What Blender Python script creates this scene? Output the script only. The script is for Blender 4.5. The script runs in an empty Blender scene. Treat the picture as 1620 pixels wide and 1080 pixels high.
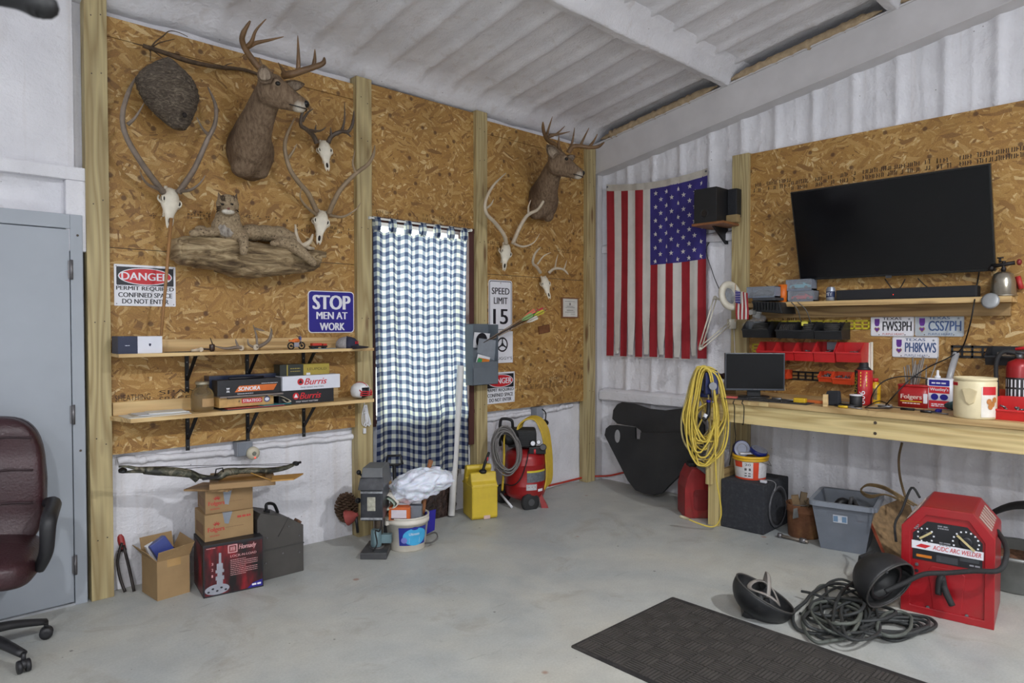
import bpy, bmesh, math, random
from mathutils import Vector as V, Matrix, noise
random.seed(11)
SC = bpy.context.scene
COL = SC.collection
PI = math.pi
R = math.radians

# ---------------------------------------------------------------- camera
F = 1074.1
YAW, PIT = R(46.7), R(-1.276)
CAMP = V((-5.507, -4.5, 1.578))
FWD = V((math.cos(YAW)*math.cos(PIT), math.sin(YAW)*math.cos(PIT), math.sin(PIT)))
RGT = V((math.sin(YAW), -math.cos(YAW), 0))
UPV = RGT.cross(FWD)
cd = bpy.data.cameras.new('camera')
cd.sensor_width = 36
cd.lens = F/1620*36
cd.clip_start = .05
cd.dof.use_dof = True
cd.dof.focus_distance = 6.0
cd.dof.aperture_fstop = 5.0
cam = bpy.data.objects.new('camera', cd)
COL.objects.link(cam)
cam.matrix_world = Matrix(((RGT.x, UPV.x, -FWD.x, CAMP.x), (RGT.y, UPV.y, -FWD.y, CAMP.y), (RGT.z, UPV.z, -FWD.z, CAMP.z), (0, 0, 0, 1)))
SC.camera = cam

# ---------------------------------------------------------------- world, daylight, exposure
w = bpy.data.worlds.new('daylight')
SC.world = w
w.use_nodes = True
w.node_tree.nodes['Background'].inputs[0].default_value = (.86, .93, 1, 1)
w.node_tree.nodes['Background'].inputs[1].default_value = 1.0

def area(name, loc, to, sx, sy, power, col=(1, 1, 1)):
    l = bpy.data.lights.new(name, 'AREA')
    l.shape = 'RECTANGLE'; l.size = sx; l.size_y = sy; l.energy = power; l.color = col
    o = bpy.data.objects.new(name, l); COL.objects.link(o)
    o.location = loc
    o.rotation_euler = (V(to)-V(loc)).to_track_quat('-Z', 'Y').to_euler()
    return o
# daylight entering through the two open roll-up doors behind the photographer
area('daylight_side_door', (-9.3, -5.6, 1.75), (0, -4.2, 1.6), 4.2, 2.7, 18, (.92, .96, 1))
area('daylight_back_door', (-3.4, -10.2, 1.9), (-2.9, 0, 1.7), 4.6, 3.0, 46, (.92, .96, 1))
area('daylight_window', (-2.23, .55, 1.62), (-2.23, -1, 1.62), 1.3, 1.8, 26, (.97, 1, .96))
# the bulbs under the roof, each in an added shade, just behind and beside the photographer
LAMPS = [(-3.3, -6.2, 4.1), (-7.0, -6.2, 4.0), (-8.9, -6.2, 4.0)]
for i_, p_ in enumerate(LAMPS):
    l_ = bpy.data.lights.new('bulb_glow', 'POINT'); l_.energy = (500, 440, 300)[i_]; l_.shadow_soft_size = .07; l_.color = (.95, .97, 1)
    o_ = bpy.data.objects.new('bulb_glow', l_); COL.objects.link(o_); o_.location = p_
SC.view_settings.view_transform = 'Standard'
SC.view_settings.look = 'None'
SC.view_settings.gamma = 1
SC.view_settings.use_curve_mapping = False
SC.view_settings.exposure = 0.12

# ---------------------------------------------------------------- points seen in the photograph, on real planes
def _ray(u, v):
    return FWD + RGT*((u-810)/F) + UPV*((540-v)/F)
def PA(u, v, y=0.0):
    d = _ray(u, v); return CAMP + d*((y-CAMP.y)/d.y)
def PB(u, v, x=0.0):
    d = _ray(u, v); return CAMP + d*((x-CAMP.x)/d.x)
def PF(u, v, z=0.0):
    d = _ray(u, v); return CAMP + d*((z-CAMP.z)/d.z)

# ---------------------------------------------------------------- materials
def lin(c):
    c = [x/255 for x in c]
    return tuple((x/12.92 if x <= .04045 else ((x+.055)/1.055)**2.4) for x in c) + (1,)
MATS = {}
class N:
    """tiny node-tree helper"""
    def __init__(s, name):
        s.m = bpy.data.materials.new(name); s.m.use_nodes = True
        s.t = s.m.node_tree; s.b = s.t.nodes['Principled BSDF']; s.o = s.t.nodes['Material Output']
    def n(s, typ, **kw):
        x = s.t.nodes.new(typ)
        for k, v in kw.items():
            if k.startswith('i_'):
                x.inputs[int(k[2:]) if k[2:].isdigit() else k[2:]].default_value = v
            else: setattr(x, k, v)
        return x
    def l(s, a, b): s.t.links.new(a, b)
    def coord(s, kind='Object', scale=(1, 1, 1), rot=(0, 0, 0)):
        tc = s.n('ShaderNodeTexCoord'); mp = s.n('ShaderNodeMapping')
        mp.inputs['Scale'].default_value = scale; mp.inputs['Rotation'].default_value = rot
        s.l(tc.outputs[kind], mp.inputs['Vector']); return mp.outputs[0]
    def noise(s, vec, scale, detail=3, rough=.55, dist=0):
        x = s.n('ShaderNodeTexNoise'); x.inputs['Scale'].default_value = scale; x.inputs['Detail'].default_value = detail
        x.inputs['Roughness'].default_value = rough; x.inputs['Distortion'].default_value = dist
        s.l(vec, x.inputs['Vector']); return x.outputs['Fac']
    def ramp(s, fac, stops, interp='LINEAR'):
        x = s.n('ShaderNodeValToRGB'); x.color_ramp.interpolation = interp
        e = x.color_ramp.elements
        while len(e) > 1: e.remove(e[-1])
        e[0].position, e[0].color = stops[0][0], stops[0][1]
        for p, c in stops[1:]:
            q = e.new(p); q.color = c
        s.l(fac, x.inputs[0]); return x.outputs[0]
    def mix(s, fac, a, b, mode='MIX'):
        x = s.n('ShaderNodeMix'); x.data_type = 'RGBA'; x.blend_type = mode
        for val, k in ((fac, 0), (a, 6), (b, 7)):
            if hasattr(val, 'node'): s.l(val, x.inputs[k])
            else: x.inputs[k].default_value = val
        return x.outputs[2]
    def math(s, op, a, b=None):
        x = s.n('ShaderNodeMath'); x.operation = op
        for val, k in ((a, 0), (b, 1)):
            if val is None: continue
            if hasattr(val, 'node'): s.l(val, x.inputs[k])
            else: x.inputs[k].default_value = val
        return x.outputs[0]
    def bump(s, h, strength=.3, dist=.01):
        x = s.n('ShaderNodeBump'); x.inputs['Strength'].default_value = strength; x.inputs['Distance'].default_value = dist
        s.l(h, x.inputs['Height']); s.l(x.outputs[0], s.b.inputs['Normal'])

def mat(name, col=(128, 128, 128), rough=.6, metal=0.0, var=.08, scale=14, bump=0.0, bscale=60, spec=.5, dirt=None, dirtamt=.3):
    """painted, plastic, metal or cardboard surface with a little mottling and optional dirt"""
    if name in MATS: return MATS[name]
    k = N(name); c = lin(col)
    vec = k.coord()
    f = k.noise(vec, scale)
    lo = tuple(x*(1-var*1.6) for x in c[:3])+(1,); hi = tuple(min(1, x*(1+var)) for x in c[:3])+(1,)
    cc = k.ramp(f, [(.3, lo), (.7, hi)])
    if dirt:
        d = k.noise(vec, scale*.45, 5, .65)
        cc = k.mix(k.ramp(d, [(.5, (0, 0, 0, 1)), (.72, (dirtamt,)*3+(1,))]), cc, lin(dirt))
    k.l(cc, k.b.inputs['Base Color'])
    k.b.inputs['Roughness'].default_value = rough; k.b.inputs['Metallic'].default_value = metal
    k.b.inputs['Specular IOR Level'].default_value = spec
    if bump: k.bump(k.noise(vec, bscale, 3), bump)
    MATS[name] = k.m; return k.m

def m_osb():
    if 'osb' in MATS: return MATS['osb']
    k = N('osb')
    tc = k.n('ShaderNodeTexCoord'); co = tc.outputs['Object']
    sep = k.n('ShaderNodeSeparateXYZ'); k.l(co, sep.inputs[0])
    # surface coordinate: x+y run along the wall, z up
    cmb = k.n('ShaderNodeCombineXYZ'); k.l(k.math('ADD', sep.outputs[0], sep.outputs[1]), cmb.inputs[0]); k.l(sep.outputs[2], cmb.inputs[1])
    base = cmb.outputs[0]
    nz = k.n('ShaderNodeTexNoise'); nz.inputs['Scale'].default_value = 9; nz.inputs['Detail'].default_value = 2; k.l(base, nz.inputs['Vector'])
    va = k.n('ShaderNodeVectorMath', operation='MULTIPLY_ADD'); k.l(nz.outputs['Color'], va.inputs[0]); va.inputs[1].default_value = (.05, .05, 0); k.l(base, va.inputs[2])
    warped = va.outputs[0]
    lays = []
    for i, (ps, sx, sy, spread, off) in enumerate(((10, 10, 52, 2.4, .3), (13, 14, 78, 3.0, 4.1), (7.5, 8, 42, 1.7, 8.3))):
        mp = k.n('ShaderNodeMapping'); mp.inputs['Location'].default_value = (off, off*1.7, 0); k.l(warped, mp.inputs[0])
        v = k.n('ShaderNodeTexVoronoi'); v.voronoi_dimensions = '2D'; v.inputs['Scale'].default_value = ps; k.l(mp.outputs[0], v.inputs['Vector'])
        sc_ = k.n('ShaderNodeSeparateColor'); k.l(v.outputs['Color'], sc_.inputs[0])
        ang = k.math('MULTIPLY', k.math('SUBTRACT', sc_.outputs[0], .5), spread)
        rt = k.n('ShaderNodeVectorRotate', rotation_type='Z_AXIS'); k.l(mp.outputs[0], rt.inputs['Vector']); k.l(ang, rt.inputs['Angle'])
        m2 = k.n('ShaderNodeMapping'); m2.inputs['Scale'].default_value = (sx, sy, 1); k.l(rt.outputs[0], m2.inputs[0])
        v2 = k.n('ShaderNodeTexVoronoi'); v2.voronoi_dimensions = '2D'; v2.inputs['Scale'].default_value = 1.0; k.l(m2.outputs[0], v2.inputs['Vector'])
        s2 = k.n('ShaderNodeSeparateColor'); k.l(v2.outputs['Color'], s2.inputs[0])
        lays.append((s2.outputs[0], s2.outputs[1], v2.outputs['Distance']))
    st = [(0, lin((122, 87, 45))), (.10, lin((146, 106, 55))), (.4, lin((158, 118, 60))), (.7, lin((168, 129, 69))), (.93, lin((184, 149, 92))), (1, lin((204, 178, 130)))]
    c = k.ramp(lays[0][0], st)
    c = k.mix(k.math('GREATER_THAN', lays[1][1], .52), c, k.ramp(lays[1][0], st))
    c = k.mix(k.math('GREATER_THAN', lays[2][1], .62), c, k.ramp(lays[2][0], st))
    f2 = k.noise(base, 150, 4, .7)
    c = k.mix(.55, c, k.ramp(f2, [(.3, (.25, .25, .25, 1)), (.7, (.75, .75, .75, 1))]), 'OVERLAY')
    kn = k.n('ShaderNodeTexVoronoi'); kn.voronoi_dimensions = '2D'; kn.inputs['Scale'].default_value = 4.5; k.l(base, kn.inputs['Vector'])
    c = k.mix(k.ramp(kn.outputs['Distance'], [(.05, (.8, .8, .8, 1)), (.09, (0, 0, 0, 1))]), c, lin((80, 50, 26)))
    big = k.noise(base, 1.7, 3)
    c = k.mix(.35, c, k.ramp(big, [(.35, (.36, .36, .36, 1)), (.65, (.62, .62, .62, 1))]), 'OVERLAY')
    k.l(c, k.b.inputs['Base Color']); k.b.inputs['Roughness'].default_value = .62
    k.bump(k.math('ADD', lays[0][0], lays[1][0]), .25, .004)
    MATS['osb'] = k.m; return k.m

def m_wood(name, c1, c2, axis='Z', ring=9, rough=.6, knots=True):
    """sawn pine: long grain along one local axis, cathedral figure and a few knots"""
    if name in MATS: return MATS[name]
    k = N(name)
    s = {'X': (.35, 5, 5), 'Y': (5, .35, 5), 'Z': (5, 5, .35)}[axis]
    vec = k.coord('Object', s)
    n1 = k.noise(vec, 1.6, 2, .4)
    w_ = k.math('FRACT', k.math('MULTIPLY', n1, ring))
    w2 = k.math('ABSOLUTE', k.math('SUBTRACT', w_, .5))
    s2 = {'X': (1.5, 60, 60), 'Y': (60, 1.5, 60), 'Z': (60, 60, 1.5)}[axis]
    fine = k.noise(k.coord('Object', s2), 1.5, 3)
    c = k.ramp(w2, [(.02, lin(c2)), (.3, lin(c1)), (.5, lin(tuple(min(255, x*1.06) for x in c1)))])
    c = k.mix(.3, c, k.ramp(fine, [(.3, (.35, .35, .35, 1)), (.7, (.65, .65, .65, 1))]), 'OVERLAY')
    if knots:
        kv = k.n('ShaderNodeTexVoronoi'); kv.inputs['Scale'].default_value = 1
        s3 = {'X': (1.6, 7, 7), 'Y': (7, 1.6, 7), 'Z': (7, 7, 1.6)}[axis]
        k.l(k.coord('Object', s3), kv.inputs['Vector'])
        c = k.mix(k.ramp(kv.outputs['Distance'], [(.08, (.75, .75, .75, 1)), (.17, (0, 0, 0, 1))]), c, lin((96, 60, 30)))
    k.l(c, k.b.inputs['Base Color']); k.b.inputs['Roughness'].default_value = rough
    k.bump(fine, .08, .004)
    MATS[name] = k.m; return k.m

def m_foam():
    if 'foam' in MATS: return MATS['foam']
    k = N('foam'); vec = k.coord()
    a = k.noise(vec, 3.0, 4); b = k.noise(vec, 55, 3)
    c = k.ramp(a, [(.3, lin((214, 213, 218))), (.65, lin((229, 228, 233)))])
    st = k.noise(k.coord('Object', (1, 1, .25)), 4.2, 5, .7)
    c = k.mix(k.ramp(st, [(.6, (0, 0, 0, 1)), (.8, (.35, .35, .35, 1))]), c, lin((176, 164, 156)))
    sp = k.n('ShaderNodeTexVoronoi'); sp.inputs['Scale'].default_value = 9; k.l(vec, sp.inputs['Vector'])
    c = k.mix(k.ramp(sp.outputs['Distance'], [(.025, (.8, .8, .8, 1)), (.045, (0, 0, 0, 1))]), c, lin((90, 80, 78)))
    rs = k.noise(k.coord('Object', (7, 7, .22)), 1.6, 3, .6)
    c = k.mix(k.ramp(rs, [(.58, (0, 0, 0, 1)), (.72, (.3, .3, .3, 1))]), c, lin((184, 172, 164)))
    k.l(c, k.b.inputs['Base Color']); k.b.inputs['Roughness'].default_value = .75
    k.bump(k.math('ADD', k.math('MULTIPLY', b, .6), k.noise(vec, 18, 3)), .65, .014)
    MATS['foam'] = k.m; return k.m

def m_concrete():
    k = N('concrete'); vec = k.coord()
    a = k.noise(vec, .9, 5, .6, .6); b = k.noise(vec, 6, 5, .65); f = k.noise(vec, 90, 2)
    c = k.ramp(a, [(.3, lin((160, 165, 166))), (.5, lin((178, 179, 174))), (.72, lin((190, 187, 176)))])
    c = k.mix(.4, c, k.ramp(b, [(.3, (.38, .38, .38, 1)), (.7, (.6, .6, .6, 1))]), 'OVERLAY')
    c = k.mix(.25, c, k.ramp(f, [(.3, (.35, .35, .35, 1)), (.7, (.6, .6, .6, 1))]), 'OVERLAY')
    t = k.noise(vec, 2.3, 6, .7, .8)
    c = k.mix(k.ramp(t, [(.56, (0, 0, 0, 1)), (.76, (.55, .55, .55, 1))]), c, lin((138, 126, 110)))
    sc = k.noise(k.coord('Object', (2.2, 14, 1), (0, 0, .75)), 2.0, 6, .72, 1.0)
    c = k.mix(k.ramp(sc, [(.62, (0, 0, 0, 1)), (.74, (.5, .5, .5, 1))]), c, lin((98, 96, 94)))
    for scl, col, r0 in ((5, (70, 64, 58), .05), (3.1, (150, 112, 92), .075), (14, (92, 84, 72), .06)):
        v = k.n('ShaderNodeTexVoronoi'); v.inputs['Scale'].default_value = scl; v.inputs['Randomness'].default_value = 1; k.l(vec, v.inputs['Vector'])
        sx = k.n('ShaderNodeSeparateColor'); k.l(v.outputs['Color'], sx.inputs[0])
        on = k.math('GREATER_THAN', sx.outputs[0], .62)
        c = k.mix(k.math('MULTIPLY', on, k.ramp(v.outputs['Distance'], [(r0*.6, (.75, .75, .75, 1)), (r0, (0, 0, 0, 1))])), c, lin(col))
    k.l(c, k.b.inputs['Base Color'])
    k.l(k.ramp(b, [(.3, (.42, .42, .42, 1)), (.7, (.62, .62, .62, 1))]), k.b.inputs['Roughness'])
    k.bump(f, .06, .004)
    MATS['concrete'] = k.m; return k.m

def m_emit(name, col, s):
    k = N(name); k.b.inputs['Base Color'].default_value = lin(col)
    k.b.inputs['Emission Color'].default_value = lin(col); k.b.inputs['Emission Strength'].default_value = s
    MATS[name] = k.m; return k.m

# ---------------------------------------------------------------- mesh helpers
def spline(pts, k=6, closed=False):
    P = [V(p) for p in pts]; n = len(P); out = []
    rng = n if closed else n-1
    for i in range(rng):
        if closed: a, b, c, d = P[(i-1) % n], P[i], P[(i+1) % n], P[(i+2) % n]
        else: a, b, c, d = P[max(i-1, 0)], P[i], P[i+1], P[min(i+2, n-1)]
        for j in range(k):
            t = j/k
            out.append(.5*((2*b) + (c-a)*t + (2*a-5*b+4*c-d)*t*t + (3*b-a-3*c+d)*t**3))
    if not closed: out.append(P[-1].copy())
    return out
def lerp(a, b, t): return a+(b-a)*t
def interp(vals, n):
    m = len(vals)
    return [lerp(vals[min(int(i/(n-1)*(m-1)), m-2)], vals[min(int(i/(n-1)*(m-1)), m-2)+1], i/(n-1)*(m-1)-min(int(i/(n-1)*(m-1)), m-2)) for i in range(n)]

class M:
    def __init__(s): s.v = []; s.f = []; s.mi = []; s.sm = []; s.T = Matrix()
    def _a(s, vs, fs, mi=0, sm=False):
        o = len(s.v); s.v += [s.T @ V(p) for p in vs]
        for f in fs: s.f.append([i+o for i in f]); s.mi.append(mi); s.sm.append(sm)
        return s
    def box(s, x0, x1, y0, y1, z0, z1, mi=0):
        return s._a([(x0, y0, z0), (x1, y0, z0), (x1, y1, z0), (x0, y1, z0), (x0, y0, z1), (x1, y0, z1), (x1, y1, z1), (x0, y1, z1)],
                    [(0, 3, 2, 1), (4, 5, 6, 7), (0, 1, 5, 4), (1, 2, 6, 5), (2, 3, 7, 6), (3, 0, 4, 7)], mi)
    def cb(s, c, d, rot=None, mi=0):
        o = s.T; s.T = o @ Matrix.Translation(c) @ (Matrix.LocRotScale(None, rot, None) if rot is not None and not isinstance(rot, Matrix) else (rot or Matrix()))
        s.box(-d[0]/2, d[0]/2, -d[1]/2, d[1]/2, -d[2]/2, d[2]/2, mi); s.T = o; return s
    def hexa(s, b, t, mi=0):
        """8 corners: 4 bottom (ccw) and 4 top"""
        return s._a(list(b)+list(t), [(3, 2, 1, 0), (4, 5, 6, 7), (0, 1, 5, 4), (1, 2, 6, 5), (2, 3, 7, 6), (3, 0, 4, 7)], mi)
    def prism(s, poly, y0, y1, mi=0, ax='Y', sm=False):
        n = len(poly)
        def at(p, y):
            return (p[0], y, p[1]) if ax == 'Y' else ((y, p[0], p[1]) if ax == 'X' else (p[0], p[1], y))
        vs = [at(p, y0) for p in poly]+[at(p, y1) for p in poly]
        s._a(vs, [tuple(range(n)), tuple(range(2*n-1, n-1, -1))], mi)
        o = len(s.v)-2*n
        for i in range(n):
            s.f.append([o+i, o+n+i, o+n+(i+1) % n, o+(i+1) % n]); s.mi.append(mi); s.sm.append(sm)
        return s
    def tube(s, pts, r, n=8, caps=True, mi=0, closed=False, flat=1.0):
        P = [V(p) for p in pts]; m = len(P)
        rr = r if isinstance(r, (list, tuple)) else [r]*m
        if len(rr) != m: rr = interp(list(rr), m)
        up = None; vs = []
        for i in range(m):
            if closed: t = P[(i+1) % m]-P[(i-1) % m]
            else: t = P[min(i+1, m-1)]-P[max(i-1, 0)]
            if t.length < 1e-9: t = V((0, 0, 1))
            t.normalize()
            if up is None:
                up = t.cross(V((0, 0, 1)))
                if up.length < .05: up = t.cross(V((1, 0, 0)))
            up = (up - t*up.dot(t))
            if up.length < 1e-6: up = t.orthogonal()
            up.normalize(); b = t.cross(up)
            for j in range(n):
                a = 2*PI*j/n; vs.append(P[i]+(up*math.cos(a)+b*math.sin(a)*flat)*rr[i])
        fs = []
        for i in range(m if closed else m-1):
            i2 = (i+1) % m
            for j in range(n): fs.append((i*n+j, i*n+(j+1) % n, i2*n+(j+1) % n, i2*n+j))
        s._a(vs, fs, mi, True)
        if caps and not closed:
            o = len(s.v)-len(vs)
            s.f.append([o+j for j in range(n)][::-1]); s.mi.append(mi); s.sm.append(False)
            s.f.append([o+(m-1)*n+j for j in range(n)]); s.mi.append(mi); s.sm.append(False)
        return s
    def lathe(s, prof, n=24, mi=0, c=(0, 0, 0), rot=None, sx=1, sy=1, sm=True):
        o = s.T; s.T = o @ Matrix.Translation(c) @ (rot if rot is not None else Matrix())
        vs = []; fs = []; m = len(prof)
        for r_, z in prof:
            for j in range(n):
                a = 2*PI*j/n; vs.append((r_*math.cos(a)*sx, r_*math.sin(a)*sy, z))
        for i in range(m-1):
            for j in range(n): fs.append((i*n+j, i*n+(j+1) % n, (i+1)*n+(j+1) % n, (i+1)*n+j))
        s._a(vs, fs, mi, sm)
        b = len(s.v)-len(vs)
        if prof[0][0] > 1e-6: s.f.append([b+j for j in range(n)][::-1]); s.mi.append(mi); s.sm.append(False)
        if prof[-1][0] > 1e-6: s.f.append([b+(m-1)*n+j for j in range(n)]); s.mi.append(mi); s.sm.append(False)
        s.T = o; return s
    def ball(s, c, r, n=12, mi=0, rot=None):
        if not isinstance(r, (tuple, list)): r = (r, r, r)
        o = s.T; s.T = o @ Matrix.Translation(c) @ (rot if rot is not None else Matrix()) @ Matrix.Diagonal((r[0], r[1], r[2], 1))
        k = max(4, n//2)
        s.lathe([(max(1e-7, math.sin(PI*i/k)), -math.cos(PI*i/k)) for i in range(k+1)], n, mi); s.T = o; return s
    def grid(s, fn, nu, nv, mi=0, sm=True, th=None):
        """surface fn(u,v) over the unit square; th gives it a thickness along its normal"""
        P = [[V(fn(i/nu, j/nv)) for j in range(nv+1)] for i in range(nu+1)]
        vs = [p for r_ in P for p in r_]; q = nv+1
        fs = [(i*q+j, (i+1)*q+j, (i+1)*q+j+1, i*q+j+1) for i in range(nu) for j in range(nv)]
        mf = mi if callable(mi) else None
        o = len(s.v)
        s.v += [s.T @ p for p in vs]
        for i in range(nu):
            for j in range(nv):
                s.f.append([o+x for x in fs[i*nv+j]]); s.mi.append(mf(i, j) if mf else mi); s.sm.append(sm)
        return s
    def mesh(s, name):
        me = bpy.data.meshes.new(name)
        me.from_pydata([tuple(p) for p in s.v], [], s.f)
        me.polygons.foreach_set('material_index', s.mi); me.polygons.foreach_set('use_smooth', s.sm)
        me.update(); return me

def part(name, m, mats, parent=None, bevel=0, seg=2, solid=0, sub=0, wn=False, loc=None, uv=None):
    me = m if isinstance(m, bpy.types.Mesh) else m.mesh(name)
    bm = bmesh.new(); bm.from_mesh(me)
    if not isinstance(m, bpy.types.Mesh): bmesh.ops.recalc_face_normals(bm, faces=bm.faces)
    if bevel:
        es = [e for e in bm.edges if len(e.link_faces) == 2 and e.calc_face_angle(0) > .6]
        if es: bmesh.ops.bevel(bm, geom=es, offset=bevel, segments=seg, affect='EDGES', profile=.6, clamp_overlap=True)
    bm.to_mesh(me); bm.free()
    for x in (mats if isinstance(mats, (list, tuple)) else [mats]): me.materials.append(x)
    o = bpy.data.objects.new(name, me); COL.objects.link(o)
    if parent is not None: o.parent = parent
    if loc is not None: o.location = loc
    if solid:
        q = o.modifiers.new('thick', 'SOLIDIFY'); q.thickness = solid; q.offset = 0
    if sub:
        q = o.modifiers.new('smooth', 'SUBSURF'); q.levels = sub; q.render_levels = sub
    return o
def tag(o, label, cat, group=None):
    o['label'] = label; o['category'] = cat
    if group: o['group'] = group
    return o
def thing(name, label, cat, loc=(0, 0, 0), rz=0, group=None, rot=None):
    o = bpy.data.objects.new(name, None); COL.objects.link(o); o.empty_display_size = .05
    o.location = loc; o.rotation_euler = rot if rot else (0, 0, rz)
    return tag(o, label, cat, group)
def solo(name, m, mats, label, cat, loc=(0, 0, 0), rz=0, group=None, rot=None, **kw):
    o = part(name, m, mats, None, **kw); o.location = loc; o.rotation_euler = rot if rot else (0, 0, rz)
    return tag(o, label, cat, group)
def struct(name, m, mats, parent=None, **kw):
    o = part(name, m, mats, parent, **kw)
    if parent is None: o['kind'] = 'structure'
    return o
def copy_tree(o, parent=None):
    c = o.copy(); COL.objects.link(c); c.parent = parent
    for ch in list(o.children): copy_tree(ch, c)
    return c
RB = -PI/2      # things on the right-hand wall: their own +x runs towards -y, they face -x

TXT = {}
def text_mesh(s, bold=0.0, shear=0.0):
    key = (s, bold, shear)
    if key not in TXT:
        cu = bpy.data.curves.new('t', 'FONT'); cu.body = s; cu.offset = bold; cu.shear = shear; cu.resolution_u = 3; cu.fill_mode = 'FRONT'
        ob = bpy.data.objects.new('t', cu)
        me = ob.to_mesh(); vs = [v.co.copy() for v in me.vertices]; fs = [list(p.vertices) for p in me.polygons]
        ob.to_mesh_clear(); bpy.data.objects.remove(ob); bpy.data.curves.remove(cu)
        x0 = min(v.x for v in vs); x1 = max(v.x for v in vs); y0 = min(v.y for v in vs); y1 = max(v.y for v in vs)
        TXT[key] = ([((v.x-x0)/(x1-x0), (v.y-y0)/(y1-y0)) for v in vs], fs)
    return TXT[key]
def letters(m, s, x0, x1, z0, z1, y=-.001, bold=.02, mi=0, shear=0.0, fn=None):
    """add a line of lettering to builder m, fitted into the rectangle x0..x1, z0..z1 of the local XZ plane (or mapped by fn)"""
    vs, fs = text_mesh(s, 0.0, shear)
    if fn is None: fn = lambda x, z: (x, y, z)
    b = bold*1.3*(z1-z0)*(abs(x1-x0)/max(1e-6, abs(x1-x0)))
    if abs(x1-x0) > 5: b = bold*22
    for k in ((-1, -.5, 0, .5, 1) if bold else (0,)):
        sh = V((0, -.00016*(k+1), 0)) if bold else V((0, 0, 0))
        m._a([V(fn(lerp(x0+b, x1-b, u)+k*b, lerp(z0, z1, v)))+sh for u, v in vs], fs, mi)
    return m
def scrib(m, x0, x1, z0, z1, y=-.001, seed=1, rows=1, mi=0):
    """a line of print too small to read: short strokes"""
    rnd = random.Random(seed); h = (z1-z0)/rows
    for r_ in range(rows):
        x = x0
        while x < x1:
            w_ = min(rnd.uniform(.4, 2.4)*h, x1-x); za = z0+r_*h
            m._a([(x, y, za+h*.12), (x+w_*.8, y, za+h*.12), (x+w_*.8, y, za+h*.7), (x, y, za+h*.7)], [(0, 1, 2, 3)], mi); x += w_
    return m
def rrect(x0, x1, z0, z1, r, k=4):
    out = []
    for cx, cz, a0 in ((x1-r, z0+r, -90), (x1-r, z1-r, 0), (x0+r, z1-r, 90), (x0+r, z0+r, 180)):
        for i in range(k+1):
            a = R(a0+90*i/k); out.append((cx+r*math.cos(a), cz+r*math.sin(a)))
    return out
def ell(cx, cz, rx, rz, n=28): return [(cx+rx*math.cos(2*PI*i/n), cz+rz*math.sin(2*PI*i/n)) for i in range(n)]
def fl(m, poly, y=-.001, mi=0):
    m._a([(p[0], y, p[1]) for p in poly], [tuple(range(len(poly)))], mi); return m
def nz(p, s=1.0, o=0.0): return noise.noise(V(p)*s+V((o, o*1.3, o*.7)))
# ---- pendant bulbs under the roof, out of the picture; shades added to dim the upper walls
LEDM = m_emit('led_diffuser', (255, 252, 246), 5)
FIXW = mat('fixture_white', (220, 220, 216), .4)
def pendant(p, label):
    t = thing('pendant_lamp', label, 'ceiling light', p)
    m = M(); m.lathe([(.0005, .155), (.045, .15), (.117, .07), (.158, -.05), (.162, -.055), (.165, -.05), (.122, .075), (.05, .157), (.035, .16), (.035, .20)], 28); part('added_shade', m, mat('added_shade_enamel', (206, 206, 202), .4), t)
    m = M(); m.lathe([(.001, .085), (.02, .09), (.028, .11), (.02, .14), (.016, .15)], 16); part('bulb', m, LEDM, t)
    m = M(); m.tube([(0, 0, .20), (0, 0, roof_h(p[1])-p[2])], .004, 6); part('cord', m, FIXW, t)
def roof_h(y): return 3.545+.158*min(-y, 12.4+y)
for p_, s_ in zip(LAMPS, ('above the mat', 'above the photographer', 'farthest from the workbench')): pendant(p_, 'unseen pendant lamp with an added shade hanging '+s_)
# ================================================================ STRUCTURE
FOAM = m_foam(); OSB = m_osb(); CONC = m_concrete()
PINE = m_wood('pine_post', (172, 156, 114), (150, 131, 90), 'Z')
PINEX = m_wood('pine_board_x', (204, 174, 124), (176, 142, 92), 'X')
PINEB = m_wood('pine_bench', (200, 180, 124), (172, 146, 92), 'X')
STEELW = mat('painted_steel', (204, 201, 202), .5, 0, .04, 5)
FRAMEG = mat('door_grey', (158, 164, 172), .5, 0, .04, 3)
HINGE = mat('hinge_steel', (120, 118, 120), .4, .6)
SCREW = mat('screw_head', (84, 74, 64), .5, .5)
FOAMTAN = mat('old_foam', (176, 154, 124), .85, 0, .16, 20, .8, 40)
STAMP = mat('mill_stamp', (62, 44, 28), .8)

m = M(); m.box(-9.6, .3, -10.6, .3, -.12, 0)
struct('floor', m, CONC)

SL = .158
def roof_z(y):
    y = -y
    t = y if y < 6.2 else 12.4-y
    return 3.415+.13+SL*t
def ceil_fn(u, v):
    x = lerp(-9.6, .1, u); y = lerp(.1, -10.5, v**1.15)
    z = roof_z(min(y, 0))
    ph = ((x+.07) % .305)/.305
    rib = math.exp(-((ph-.5)/.13)**2)*.027
    k = max(0, 1-max(0, -y)/.24)
    z -= rib*(1-k) + k*k*.12
    z += .010*nz((x, y, 0), 2.1)+.006*nz((x, y, 3), 9)
    return (x, y, z)
m = M(); m.grid(ceil_fn, 420, 150)
ceiling = struct('ceiling', m, FOAM)
def lumpy(m, x0, x1, y, zfn, w, h, seed, mi=0, n=60):
    pts = [V((lerp(x0, x1, i/n), y+.008*nz((i*.4, seed, 0)), zfn(lerp(x0, x1, i/n))+.006*nz((i*.5, seed, 5)))) for i in range(n+1)]
    m.tube(pts, [w*(1+.25*nz((i*.7, seed, 9))) for i in range(n+1)], 7, mi=mi)
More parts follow.
